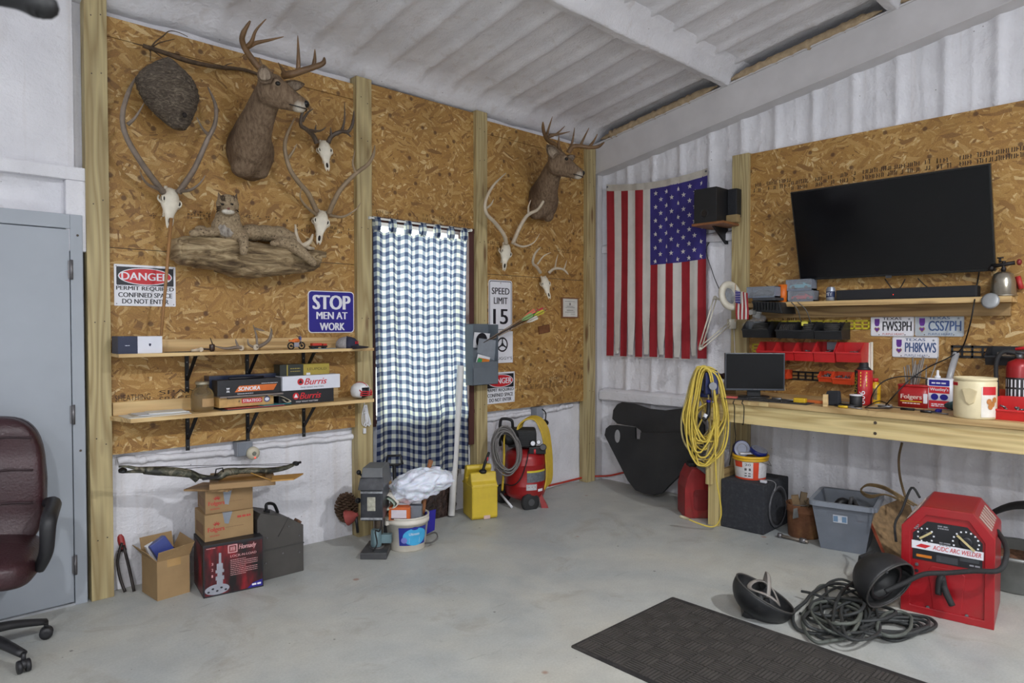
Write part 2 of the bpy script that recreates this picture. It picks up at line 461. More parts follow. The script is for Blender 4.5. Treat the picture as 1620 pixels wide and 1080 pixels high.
for i, py in enumerate((-1.45, -2.76, -4.05, -5.35, -7.0, -8.4)):
    zb = 3.415+SL*(-py if -py < 6.2 else 12.4+py); zt = zb+.16
    prof = [(py+.012, zt), (py+.008, zb+.012), (py+.004, zb), (py-.055, zb-.006), (py-.072, zb+.004), (py-.085, zb+.05), (py-.12, zb+.1), (py-.2, zb+.15), (py-.2, zb+.2), (py+.012, zb+.2)]
    m = M()
    n = 120; ring = []
    for a in range(n+1):
        x = lerp(-9.5, -.02, a/n)
        for q, (yy, zz) in enumerate(prof):
            dz = .010*nz((x*3, q*.3, i*4))+.006*nz((x*14, q, i)); dy = .008*nz((x*4, q*.3+9, i*4))
            if q in (0, 9, 8): dz = dy = 0
            m.v.append(V((x, yy+dy, zz+dz)))
    L = len(prof)
    for a in range(n):
        for q in range(L):
            m.f.append([a*L+q, a*L+(q+1) % L, (a+1)*L+(q+1) % L, (a+1)*L+q]); m.mi.append(0); m.sm.append(q not in (2,))
    part('purlin', m, FOAM, ceiling)

# gable rafter along the top of the right-hand wall
def rbox(m, x0, x1, h0, h1, y0=0.12, y1=-6.2):
    z0, z1 = 3.112-SL*y0, 3.112-SL*y1
    m.hexa([(x0, y1, z1+h0), (x1, y1, z1+h0), (x1, y0, z0+h0), (x0, y0, z0+h0)], [(x0, y1, z1+h1), (x1, y1, z1+h1), (x1, y0, z0+h1), (x0, y0, z0+h1)])
m = M(); rbox(m, -.135, .05, .01, .296); rbox(m, -.152, .05, 0, .012); rbox(m, -.152, .05, .290, .302)
rafter = struct('trim_rafter', m, STEELW)
def rafter_foam(y0, y1, seed):
    m = M(); n = 46
    pts = [V((-.135, lerp(y0, y1, i/n), 3.112+.33-SL*lerp(y0, y1, i/n)+.008*nz((i*.6, seed, 0)))) for i in range(n+1)]
    m.tube(pts, [.036*(1+.5*nz((i*.9, seed, 2)))*(min(1, i/6+.15, (n-i)/6+.15)) for i in range(n+1)], 8)
    part('foam_bead', m, FOAMTAN, ceiling)
rafter_foam(-.1, -1.4, 1); rafter_foam(-1.5, -2.72, 7); rafter_foam(-2.8, -4, 3)

# ---- left wall (foam behind, OSB sheets in front)
def foam_patch(m, x0, x1, z0, z1, y=.06, amp=.016, d=.035):
    nu = max(2, int((x1-x0)/d)); nv = max(2, int((z1-z0)/d))
    def fn(u, v):
        x = lerp(x0, x1, u); z = lerp(z0, z1, v)
        return (x, y+amp*nz((x, 0, z), 2.6)+amp*.5*nz((x, 4, z), 8), z)
    m.grid(fn, nu, nv)
m = M()
WX0, WX1, WZ0, WZ1 = -2.73, -1.73, .86, 2.385
foam_patch(m, -4.66, WX0, 0, 3.6); foam_patch(m, WX1, .1, 0, 3.6)
foam_patch(m, WX0, WX1, 0, WZ0); foam_patch(m, WX0, WX1, WZ1, 3.6)
foam_patch(m, -5.75, -4.66, 2.4, 3.6, .02, .012); foam_patch(m, -9.6, -5.75, 0, 3.6, .02, .012, .2)
m.box(-9.6, WX0, .2, .24, 2.3, 3.7); m.box(-4.66, WX0, .2, .24, 0, 2.3); m.box(-9.6, -5.75, .2, .24, 0, 2.3); m.box(WX1, .2, .2, .24, 0, 3.7); m.box(WX0, WX1, .2, .24, 0, WZ0); m.box(WX0, WX1, .2, .24, WZ1, 3.7)
wall_left = struct('wall_left', m, FOAM)
# spray-covered conduit just below the sheets
def conduit(p0, p1, seed, r=.022):
    m = M(); n = 50; a, b = V(p0), V(p1)
    pts = [a.lerp(b, i/n)+V((0, .006*nz((i*.3, seed, 1)), .012*nz((i*.16, seed, 0)))) for i in range(n+1)]
    m.tube(pts, [r*(1+.3*nz((i*.45, seed, 2))) for i in range(n+1)], 8); part('foam_conduit', m, FOAM, wall_left)
conduit(PA(186, 729, .045), PA(372, 715, .045), 1); conduit(PA(396, 707, .045), PA(562, 690, .045), 2)
conduit(PA(768, 664, .045), PA(838, 653, .045), 3); conduit(PA(852, 652, .045), PA(905, 641, .045), 4)
# OSB sheets
def sheet(x0, x1, z0, z1, dy=0):
    m = M(); m.box(x0, x1, dy, .012+dy, z0, z1); return part('osb_panel', m, OSB, wall_left)
zc = .823; zb_ = zc+1.216; za = zc+2.436
for (x0, x1) in ((-4.56, -2.80), (-1.66, -.15)):
    sheet(x0, x1, zc, zb_-.003); sheet(x0, x1, zb_+.001, za-.002, .001); sheet(x0, x1, za+.002, 3.375, .002)
sheet(-2.80, -1.66, 2.385, 3.41, .001)
# sawn posts
def post(i, xa, xb, z1, y0=-.042):
    m = M(); m.box(xa, xb, y0, .05, 0, z1); o = struct('trim_%d' % i, m, PINE, bevel=.003)
    s = M()
    for z in (.35, .9, 1.6, 2.3, 3.0, z1-.15):
        for x in (lerp(xa, xb, .3), lerp(xa, xb, .72)): s.lathe([(.004, 0), (.004, .002)], 6, c=(x, y0-.0005, z+random.uniform(-.04, .04)), rot=Matrix.Rotation(PI/2, 4, 'X'))
    part('screw', s, SCREW, o)
post(1, PA(139, 500, -.042).x, PA(181, 943, -.042).x, 3.52)
post(2, PA(565, 400, -.042).x, PA(589, 400, -.042).x, 3.425)
post(3, PA(754, 300, -.042).x, PA(771, 300, -.042).x, 3.425)
post(4, PA(929, 500, -.05).x, PA(942, 500, -.05).x, 3.37, -.05)
m = M(); m.box(-.095, .02, -.035, .12, 0, 3.13); struct('trim_corner_column', m, STEELW, bevel=.004)
# mill stamps printed on the sheets
def stamps(name, P, u0, u1, z0, z1, seed, parent, rows=2, dens=.7, plane='A', t=.0035):
    rnd = random.Random(seed); m = M(); x = u0
    while x < u1:
        if rnd.random() < .12: x += rnd.uniform(.02, .06)
        wd = rnd.uniform(.006, .016)
        for r_ in range(rows):
            h = (z1-z0)/rows; zz = z0+r_*h
            if rnd.random() < dens:
                k = rnd.choice((0, 1, 2, 3))
                if k == 0: m.box(x, x+t, P-.0006, P, zz, zz+h*.7)
                elif k == 1: m.box(x, x+t, P-.0006, P, zz, zz+h*.7); m.box(x+t, x+wd, P-.0006, P, zz+h*.3, zz+h*.3+t)
                elif k == 2: m.box(x, x+wd, P-.0006, P, zz+h*.65, zz+h*.65+t); m.box(x+wd*.4, x+wd*.4+t, P-.0006, P, zz, zz+h*.65)
                else: m.box(x, x+wd, P-.0006, P, zz, zz+t); m.box(x+wd-t, x+wd, P-.0006, P, zz, zz+h*.7)
        x += wd+.005
    if plane == 'B':
        for v in m.v: v.x, v.y = v.y, -v.x
    return part(name, m, STAMP, parent)
def stampA(u0, u1, v0, v1, seed, rows=2, dens=.7):
    a, b = PA(u0, v0), PA(u1, v1); stamps('mill_stamp', 0, a.x, b.x, min(a.z, b.z), max(a.z, b.z), seed, wall_left, rows, dens)
stampA(236, 262, 335, 347, 1, 3); stampA(297, 330, 330, 349, 2, 3); stampA(385, 445, 338, 350, 3); stampA(470, 492, 352, 368, 4); stampA(515, 560, 355, 372, 5)
stampA(595, 630, 330, 347, 6); stampA(660, 742, 335, 358, 7); stampA(772, 795, 378, 396, 8); stampA(815, 915, 384, 402, 9); stampA(818, 922, 596, 608, 10)
m = M(); a = PA(182, 641); b = PA(238, 630)
letters(m, 'SHEATHING', a.x, b.x, 1.135, 1.172, -.0008, .0); letters(m, '— 100', a.x+.05, a.x+.2, 1.09, 1.12, -.0008, .0)
a = PA(252, 640); b = PA(300, 626); letters(m, 'SPACE', a.x, b.x, 1.115, 1.145, -.0008, 0); letters(m, 'SPAN', a.x, b.x+.05, 1.16, 1.185, -.0008, 0)
part('mill_lettering', m, STAMP, wall_left)

# ---- grey steel door at the left end
m = M(); x1 = -4.632; xj = -4.692; zt = 2.205; zj = 2.125; xl = -5.72
m.box(xj, x1, -.03, .12, 0, zt); m.box(xl, xj, -.03, .12, zj, zt); m.box(xl-.06, xl, -.03, .12, 0, zt)
door = struct('door_1', m, FRAMEG, bevel=.003)
m = M(); m.box(xl+.004, xj-.004, -.022, .022, .018, zj-.005); part('door_leaf', m, FRAMEG, door, bevel=.002)
m = M(); m.box(xl, xj, -.028, .05, 0, .012); part('threshold', m, mat('aluminium', (196, 198, 202), .35, .8), door)
for vv in (427, 655, 892):
    z = PA(112, vv).z; m = M(); m.lathe([(.009, -.055), (.009, .055)], 10, c=(xj+.002, -.034, z)); m.box(xj-.012, xj+.012, -.031, -.026, z-.05, z+.05); part('hinge', m, HINGE, door)
m = M()
for vv in (373, 712): m.lathe([(.007, 0), (.006, .004)], 8, c=((xj+x1)/2+.005, -.031, PA(120, vv).z), rot=Matrix.Rotation(PI/2, 4, 'X'))
part('screw', m, SCREW, door)
# sprayed framing channel above the door
m = M(); m.box(-5.8, -4.60, -.02, .14, 2.40, 2.475); m.box(-4.71, -4.60, -.02, .14, 2.0, 2.40); m.box(-5.8, -4.66, .09, .14, 2.1, 2.42)
hd = struct('trim_door_header', m, FOAM, bevel=.01)
m = M()
def hf(u, v):
    x = lerp(-5.8, -4.71, u); z = lerp(2.2, 2.41, v); e = min(u*6, (1-u)*9, v*3, (1-v)*3, 1)
    return (x, .085-.05*(1-e)+.012*nz((x, 0, z), 9), z)
m.grid(hf, 50, 14); part('foam_infill', m, FOAM, hd)

# ---- window behind the curtain
RUST = mat('brown_window_frame', (74, 40, 36), .55, 0, .1, 8)
m = M(); t = .04
m.box(WX0-.03, WX1+.03, -.012, .13, WZ1-.01, WZ1+.03); m.box(WX0-.03, WX1+.03, -.012, .13, WZ0-.03, WZ0); m.box(WX0-.035, WX0+.022, -.014, .13, WZ0-.05, WZ1); m.box(WX1-.055, WX1+.0, -.014, .13, WZ0-.3, WZ1)
win = struct('window_1', m, RUST)
m = M(); m.box(WX0, WX1, .07, .11, 1.62, 1.67); m.box(WX0, WX1, .08, .11, 1.26, 1.285); part('sash_rail', m, RUST, win)
kg = N('window_glass'); kg.b.inputs['Transmission Weight'].default_value = 1; kg.b.inputs['Roughness'].default_value = .02; kg.b.inputs['IOR'].default_value = 1.1; kg.b.inputs['Base Color'].default_value = (.95, 1, .97, 1)
for z0, z1 in ((WZ0, 1.62), (1.67, WZ1)):
    m = M(); m.box(WX0, WX1, .092, .096, z0, z1); part('pane', m, kg.m, win)

# ---- right-hand wall: sprayed ribbed sheet metal
def wb(u, v):
    y = lerp(-.02, -10.5, u); zt = 3.115-SL*y if y > -6.2 else 3.115+SL*(12.4+y)
    z = lerp(0, zt+.05, v)
    ph = ((-y+.11) % .305)/.305
    rib = .022*math.exp(-((ph-.5)/.11)**2) + .006*math.exp(-((ph-.02)/.06)**2)
    return (-rib-.012*nz((0, y, z*.4), 3.5)-.007*nz((0, y, z), 11)-.004*nz((0, y, z), 26), y, z)
m = M(); m.grid(wb, 640, 120); m.box(.08, .12, -10.6, .3, 0, 5.2)
wall_right = struct('wall_right', m, FOAM)
def girt(z0, z1, y0, y1, dep):
    m = M(); n = 70
    prof = [(.02, z0), (-dep, z0), (-dep, z1-.015), (-dep*.8, z1), (.02, z1+.035)]
    for a in range(n+1):
        y = lerp(y0, y1, a/n)
        for q, (x, z) in enumerate(prof): m.v.append(V((x+.004*nz((y*9, q, 0)), y, z+.006*nz((y*6, q, 3)))))
    L = len(prof)
    for a in range(n):
        for q in range(L): m.f.append([a*L+q, a*L+(q+1) % L, (a+1)*L+(q+1) % L, (a+1)*L+q]); m.mi.append(0); m.sm.append(q == 3)
    m.f.append(list(range(L))); m.mi.append(0); m.sm.append(False); m.f.append([n*L+q for q in range(L)]); m.mi.append(0); m.sm.append(False)
    part('girt', m, FOAM, wall_right)
girt(.835, .925, -.05, -1.75, .085); girt(2.33, 2.40, -.05, -1.56, .05)
m = M(); m.box(-.04, -.028, -6.2, -1.60, .86, 3.045)
sh = part('osb_panel', m, OSB, wall_right)
m = M(); m.box(-.078, .0, -1.663, -1.512, .0, 3.05); struct('trim_5', m, PINE, bevel=.003)
def stampB(u0, u1, v0, v1, seed, rows=2, dens=.75):
    a, b = PB(u0, v0, -.04), PB(u1, v0, -.04)
    stamps('mill_stamp', -.04, -a.y, -b.y, a.z-.045, a.z+.04, seed, wall_right, rows, dens, 'B', .006)
stampB(1192, 1250, 296, 306, 21); stampB(1252, 1380, 292, 276, 22, 2, .9); stampB(1382, 1480, 272, 262, 23, 2, .9); stampB(1482, 1619, 258, 246, 24, 2, .95); stampB(1230, 1260, 500, 512, 25)

# ---- the rest of the shed, behind the photographer
m = M(); m.box(-9.7, -9.5, -10.6, -7.8, 0, 5); m.box(-9.7, -9.5, -3.4, .3, 0, 5); m.box(-9.7, -9.5, -7.8, -3.4, 3.2, 5); struct('wall_side', m, FOAM)
m = M(); m.box(-9.6, -5.8, -10.6, -10.4, 0, 5); m.box(-1.0, .3, -10.6, -10.4, 0, 5); m.box(-5.8, -1.0, -10.6, -10.4, 3.5, 5); struct('wall_back', m, FOAM)
# ================================================================ LEFT WALL: trophies
BONE = mat('bone', (226, 218, 200), .55, 0, .08, 12, .25, 40, dirt=(150, 128, 98), dirtamt=.6)
DARKIN = mat('dark_hollow', (34, 26, 22), .9)
ANTG = mat('antler_grey', (128, 114, 101), .5, 0, .22, 9, .5, 45, dirt=(92, 76, 62), dirtamt=.6)
ANTW = mat('antler_pale', (196, 182, 160), .5, 0, .12, 9, .4, 45, dirt=(140, 116, 90), dirtamt=.6)
ANTM = mat('antler_tan', (148, 128, 102), .5, 0, .15, 9, .4, 45, dirt=(106, 86, 64), dirtamt=.6)
ANTB = mat('antler_brown', (118, 88, 56), .45, 0, .2, 9, .5, 45, dirt=(74, 54, 34), dirtamt=.7)
ANTD = mat('antler_dark', (92, 78, 66), .5, 0, .2, 9, .5, 45, dirt=(56, 44, 36), dirtamt=.7)

def antler(root, branches, mt, r0=.017, name='antler', yo=0.0, P=PA):
    """one antler: the first branch is the beam, the others its tines; points are (u, v, distance from the wall)"""
    m = M(); L = root.matrix_basis.inverted() if False else None
    for i, br in enumerate(branches):
        pts = [P(u, v, -d+yo)-root.location for u, v, d in br]
        sp = spline(pts, 5); n = len(sp)
        if i == 0: rr = [r0*(1.15-.55*t/(n-1)) if t < n*.8 else r0*lerp(.7, .12, (t-n*.8)/(n*.2)) for t in range(n)]
        else: rr = [r0*.62*lerp(1.1, .15, (t/(n-1))**1.3) for t in range(n)]
        rr = [q*(1+.08*nz((k*.7, i*5, 0))) for k, q in enumerate(rr)]
        m.tube(sp, rr, 8)
    return part(name, m, mt, root)

def skull(root, top, nose, wpx, yaw=0, y0=.05, y1=.15, burr=True):
    """bare deer skull hung nose-down; lofted rings from crown to nose"""
    T = PA(top[0], top[1], -y0)-root.location; Np = PA(nose[0], nose[1], -y1)-root.location
    ax = (T-Np); Lh = ax.length; zz = ax.normalized()
    fr = V((math.sin(yaw), -math.cos(yaw), 0)); xx = fr.cross(zz)*-1; xx.normalize(); yy = zz.cross(xx)
    W_ = wpx
    mt = Matrix((( xx.x, yy.x, zz.x, Np.x), (xx.y, yy.y, zz.y, Np.y), (xx.z, yy.z, zz.z, Np.z), (0, 0, 0, 1)))
    # rows: t along (0 nose .. 1 crown), half width, depth front, depth back
    rows = [(0, .10, .05, .05), (.06, .16, .09, .08), (.2, .20, .12, .14), (.36, .27, .17, .22), (.5, .40, .24, .30), (.62, .50, .30, .36), (.72, .48, .36, .40), (.84, .40, .36, .42), (.95, .34, .28, .38), (1.0, .22, .16, .24)]
    m = M(); m.T = mt; n = 18; vs = []
    for t, hw, df, db in rows:
        for j in range(n):
            a = 2*PI*j/n; c, s_ = math.cos(a), math.sin(a)
            x = hw*W_*math.copysign(abs(c)**.85, c); y = (-df if s_ < 0 else db)*W_*abs(s_)**.9*(1 if s_ >= 0 else 1)
            if s_ < 0: y = -df*W_*abs(s_)
            else: y = db*W_*s_
            vs.append((x, y, t*Lh))
    fs = [(i*n+j, i*n+(j+1) % n, (i+1)*n+(j+1) % n, (i+1)*n+j) for i in range(len(rows)-1) for j in range(n)]
    m._a(vs, fs, 0, True); m._a([vs[j] for j in range(n)], [tuple(range(n))]); m._a([vs[(len(rows)-1)*n+j] for j in range(n)], [tuple(range(n))])
    for s_ in (-1, 1):
        # brow ridge, cheek arch, premaxilla prong
        rim = [V((s_*W_*(.40+.10*math.cos(a)), -W_*(.16+.13*math.cos(a)*.3), Lh*(.64+.085*math.sin(a)))) for a in [2*PI*k/10 for k in range(10)]]
        m.tube(rim, W_*.045, 6, closed=True)
        m.tube(spline([(s_*W_*.44, W_*.02, Lh*.56), (s_*W_*.58, W_*.1, Lh*.66), (s_*W_*.5, W_*.22, Lh*.8)], 4), W_*.05, 6)
        m.tube(spline([(s_*W_*.16, -W_*.06, Lh*.2), (s_*W_*.14, -W_*.05, Lh*.05), (s_*W_*.07, -W_*.02, -Lh*.06)], 4), [W_*.06, W_*.05, W_*.03], 6)
        m.lathe([(W_*.10, 0), (W_*.10, Lh*.12)], 8, c=(s_*W_*.24, W_*.06, Lh*.93))
        for k in range(4): m.cb((s_*W_*.2, W_*.2, Lh*(.3+.06*k)), (W_*.07, W_*.12, Lh*.045))
    o = part('skull', m, BONE, root)
    for s_ in (-1, 1):
        d = M(); d.T = mt; d.ball((s_*W_*.43, -W_*.13, Lh*.64), (W_*.11, W_*.10, Lh*.075), 12); part('eye_socket', d, DARKIN, o)
    d = M(); d.T = mt; d.ball((0, -W_*.085, Lh*.13), (W_*.09, W_*.06, Lh*.1), 10); part('nasal_cavity', d, DARKIN, o)
    return o

def euro(name, label, top, nose, wpx, left, right, mt, yaw, r0=.017, y0=.05, y1=.15):
    root = thing(name, label, 'skull mount', PA(top[0], top[1], 0), group='antlered skulls on the left wall')
    skull(root, top, nose, wpx, yaw, y0, y1)
    antler(root, left, mt, r0); antler(root, right, mt, r0)
    m = M(); m.cb((0, -.015, -.05), (.05, .03, .05)); part('wall_hook', m, SCREW, root)
    return root
euro('skull_mount', 'white deer skull with long grey antlers hanging under the wasp nest', (270, 300), (267, 358), .115,
     [[(258, 304, .09), (248, 291, .13), (222, 255, .2), (199, 214, .24), (194, 180, .24), (204, 144, .2), (216, 121, .15)], [(202, 197, .24), (214, 186, .27), (228, 163, .3)], [(253, 300, .11), (232, 290, .2), (221, 271, .26)]],
     [[(282, 305, .09), (296, 285, .13), (310, 262, .18), (328, 221, .22), (340, 196, .23), (341, 167, .2), (329, 138, .15)], [(331, 214, .22), (321, 204, .26), (311, 185, .28)], [(287, 302, .11), (302, 300, .2), (316, 290, .25), (325, 277, .28)]], ANTG, .15)
euro('skull_mount', 'deer skull with wide pale antlers on the post beside the window', (510, 335), (504, 384), .105,
     [[(501, 335, .09), (488, 307, .14), (473, 289, .18), (459, 268, .2), (451, 239, .22), (453, 216, .2), (466, 187, .16)], [(456, 250, .21), (463, 240, .24), (470, 227, .26)], [(500, 339, .1), (486, 328, .18), (475, 312, .22), (478, 295, .25)]],
     [[(520, 338, .09), (528, 319, .14), (540, 298, .18), (562, 275, .2), (582, 260, .2), (591, 244, .19), (593, 230, .16)], [(563, 274, .2), (558, 258, .23), (562, 237, .25)], [(521, 340, .1), (542, 343, .18), (563, 331, .22), (571, 320, .25)]], ANTM, -.35)
euro('skull_mount', 'small deer skull with dark antlers right of the large deer head', (512, 224), (518, 268), .095,
     [[(501, 226, .08), (495, 214, .1), (484, 204, .14), (476, 198, .18), (477, 183, .2), (484, 164, .2)], [(478, 192, .19), (487, 178, .23), (496, 172, .26)], [(490, 206, .13), (506, 207, .2), (516, 201, .24)], [(498, 210, .1), (500, 197, .12)]],
     [[(519, 226, .08), (525, 215, .1), (540, 208, .14), (551, 208, .18), (558, 195, .2), (560, 175, .2)], [(541, 207, .14), (545, 189, .17), (545, 161, .18)], [(524, 214, .1), (523, 201, .12)], [(548, 209, .17), (556, 217, .22)]], ANTD, -.3, .016)
euro('skull_mount', 'deer skull with tall pale antlers right of the curtain', (801, 387), (797, 426), .105,
     [[(801, 385, .08), (797, 371, .12), (783, 352, .17), (770, 338, .2), (768, 319, .21), (780, 294, .19), (800, 274, .15)], [(770, 329, .2), (777, 323, .24), (781, 315, .26)]],
     [[(811, 386, .08), (822, 360, .12), (835, 340, .17), (852, 330, .2), (866, 305, .2), (873, 280, .17)], [(836, 338, .17), (836, 327, .2), (840, 316, .22)], [(813, 385, .1), (827, 390, .17), (844, 384, .22), (854, 369, .25)]], ANTW, -.3)
euro('skull_mount', 'small deer skull with pale antlers above the framed certificate', (860, 438), (869, 471), .085,
     [[(855, 431, .07), (849, 422, .1), (843, 416, .15), (846, 402, .18), (855, 391, .18)], [(850, 418, .13), (860, 405, .18), (872, 399, .21)]],
     [[(868, 432, .07), (877, 425, .1), (891, 426, .16), (899, 434, .2)], [(878, 424, .1), (880, 412, .14), (883, 402, .16)], [(892, 427, .16), (897, 411, .19)]], ANTW, -.45, .014)

def fuse(o, vox, it=8):
    q = o.modifiers.new('fuse', 'REMESH'); q.mode = 'VOXEL'; q.voxel_size = vox; q.use_smooth_shade = True
    q = o.modifiers.new('relax', 'SMOOTH'); q.iterations = it; q.factor = .5
def loft(m, rings, n=20, mi=0):
    """rings: (centre, half width, half height, lean) swept along their own path; the first axis stays horizontal"""
    C = [V(r_[0]) for r_ in rings]; k = len(C); vs = []
    for i in range(k):
        t = (C[min(i+1, k-1)]-C[max(i-1, 0)]).normalized()
        side = t.cross(V((0, 0, 1)))
        if side.length < .1: side = V((1, 0, 0))
        side.normalize(); up = side.cross(t)
        for j in range(n):
            a = 2*PI*j/n; vs.append(C[i]+side*rings[i][1]*math.cos(a)+up*rings[i][2]*math.sin(a))
    fs = [(i*n+j, i*n+(j+1) % n, (i+1)*n+(j+1) % n, (i+1)*n+j) for i in range(k-1) for j in range(n)]
    fs += [tuple(range(n))[::-1], tuple((k-1)*n+j for j in range(n))]
    m._a(vs, fs, mi, True)

def m_fur(name, base, dark, light, scale=60, spots=()):
    k = N(name); vec = k.coord()
    f = k.noise(k.coord('Object', (1, 1, .35)), scale, 4, .7); g = k.noise(vec, 5, 3)
    c = k.ramp(f, [(.3, lin(dark)), (.55, lin(base)), (.75, lin(light))])
    c = k.mix(.4, c, k.ramp(g, [(.3, (.35, .35, .35, 1)), (.7, (.6, .6, .6, 1))]), 'OVERLAY')
    for ctr, rad, col, soft in spots:      # markings of the coat
        sb = k.n('ShaderNodeVectorMath', operation='SUBTRACT'); k.l(vec, sb.inputs[0]); sb.inputs[1].default_value = tuple(ctr)
        dv = k.n('ShaderNodeVectorMath', operation='DIVIDE'); k.l(sb.outputs[0], dv.inputs[0]); dv.inputs[1].default_value = rad if isinstance(rad, tuple) else (rad,)*3
        ln = k.n('ShaderNodeVectorMath', operation='LENGTH'); k.l(dv.outputs[0], ln.inputs[0])
        dd = k.math('ADD', ln.outputs['Value'], k.math('MULTIPLY', k.math('SUBTRACT', f, .5), .5))
        c = k.mix(k.ramp(dd, [(max(0, 1-soft)*.5, (.95, .95, .95, 1)), (.5, (0, 0, 0, 1))]) if False else k.ramp(k.math('MULTIPLY', dd, .5), [(.5-soft*.5, (.92, .92, .92, 1)), (.52, (0, 0, 0, 1))]), c, lin(col))
    k.l(c, k.b.inputs['Base Color']); k.b.inputs['Roughness'].default_value = .85; k.b.inputs['Specular IOR Level'].default_value = .2
    k.bump(f, .5, .01); MATS[name] = k.m; return k.m
FUR = m_fur('deer_coat', (120, 102, 84), (84, 68, 54), (140, 122, 102))
FURW = m_fur('white_hair', (206, 198, 184), (170, 160, 146), (224, 218, 208))
FURE = m_fur('ear_hair', (160, 144, 126), (120, 104, 88), (186, 172, 154))
FURD = m_fur('dark_hair', (66, 52, 42), (42, 34, 28), (90, 74, 60))
EYE = mat('glass_eye', (22, 14, 10), .06, 0, 0); NOSE = mat('wet_nose', (24, 22, 22), .25, 0, .1)

def deer(name, label, base, rings, hd, s, hs, ants, antm, ears, bumps):
    """shoulder mount. rings: (u, v, depth, half width, half height); hd: head frame (u,v,depth centre, facing vector)"""
    root = thing(name, label, 'deer mount', PA(base[0], base[1], 0), group='shoulder-mounted deer heads')
    O = root.location
    m = M()
    loft(m, [(PA(u, v, -d)-O, a*s, b*s) for u, v, d, a, b in rings], 22)
    for u, v, d, r_ in bumps: m.ball(PA(u, v, -d)-O, tuple(x*s for x in r_), 14)
    s *= hs
    hc = PA(hd[0], hd[1], -hd[2])-O; f = V(hd[3]).normalized(); side = f.cross(V((0, 0, 1))).normalized(); up = side.cross(f)
    def H(a, b, c): return hc+(f*a+side*b+up*c)*s          # forward, right, up
    loft(m, [(H(-.10, 0, -.02), .06*s, .08*s), (H(-.05, 0, -.01), .085*s, .108*s), (H(.02, 0, -.012), .088*s, .112*s), (H(.08, 0, -.025), .072*s, .098*s), (H(.14, 0, -.04), .056*s, .078*s), (H(.20, 0, -.052), .05*s, .062*s), (H(.235, 0, -.055), .046*s, .054*s), (H(.255, 0, -.057), .028*s, .036*s)], 20)
    for q in (-1, 1): m.ball(H(.03, q*.066, .045), (.03*s,)*3, 10)
    m.ball(H(-.01, 0, .085), (.06*s, .06*s, .03*s), 12)
    for q in (-1, 1): m.lathe([(.02*s, 0), (.024*s, .03*s)], 10, c=H(-.035, q*.045, .085))
    WHT = (214, 206, 192)
    fur = m_fur('deer_coat_%d' % len(MATS), (122, 102, 82), (86, 69, 54), (142, 122, 100), 60,
                [(H(.05, q*.085, .04), .030*s, (152, 134, 114), .5) for q in (-1, 1)]+[(H(.21, 0, -.07), .056*s, WHT, .35), (H(-.035, .08, -.155), (.055*s, .055*s, .05*s), WHT, .4), (H(-.03, 0, .09), .06*s, (70, 54, 42), .6), (H(.17, 0, .01), .05*s, (88, 72, 58), .6), (PA(base[0]-22, base[1]-30, -.1)-O, .16*s, (82, 66, 54), .8)])
    coat = part('coat', m, fur, root); fuse(coat, .009)
    mrot = Matrix((f, side, up)).transposed().to_4x4()
    def blob(nm, a, b, c, r_, mt, par):
        q = M(); q.ball(H(a, b, c), tuple(x*s for x in r_), 14, rot=mrot); return part(nm, q, mt, par)
    for q in (-1, 1):
        blob('eye', .05, q*.084, .034, (.019, .013, .016), EYE, coat)
        blob('nostril', .262, q*.02, -.04, (.008, .006, .006), DARKIN, coat)
    blob('nose', .25, 0, -.040, (.024, .036, .026), NOSE, coat)
    t = M(); t.tube(spline([H(.15, .058, -.085), H(.2, .053, -.084), H(.24, .04, -.082), H(.264, 0, -.076), H(.24, -.04, -.082), H(.2, -.053, -.084), H(.15, -.058, -.085)], 3), .004*s, 6); part('mouth_line', t, NOSE, coat)
    for bs, tp_, wd in ears:
        b0 = PA(bs[0], bs[1], -bs[2])-O; tp = PA(tp_[0], tp_[1], -tp_[2])-O
        ax = (tp-b0); n_ = ax.normalized(); vw = (CAMP-O-b0).normalized(); sd = n_.cross(vw).normalized(); bk = n_.cross(sd).normalized()
        if bk.dot(vw) > 0: bk = -bk
        e = M(); k = 10; rows = []
        for i in range(k+1):
            a = i/k; wid = wd*s/hs*(math.sin(PI*(.16+.84*a**.9))**.75)*1.05+.002
            for j in range(5):
                b = (j-2)/2; rows.append(b0+ax*a+sd*b*wid+bk*(1-b*b)*wid*.7)
        F5 = lambda i0: [(i*5+j, i*5+j+1, (i+1)*5+j+1, (i+1)*5+j) for i in range(i0, k-1) for j in range(4)]
        e._a(rows, [(i*5+j, i*5+j+1, (i+1)*5+j+1, (i+1)*5+j) for i in range(k) for j in range(4)], 0, True)
        eo = part('ear', e, FUR, coat, solid=.006)
        e2 = M(); e2._a([p-bk*.007*s+(b0+ax*.5-p)*.22 for p in rows], F5(1), 0, True); part('inner_ear', e2, FURE, eo)
    for a in ants: antler(root, a, antm, .021*s/hs)
    return root
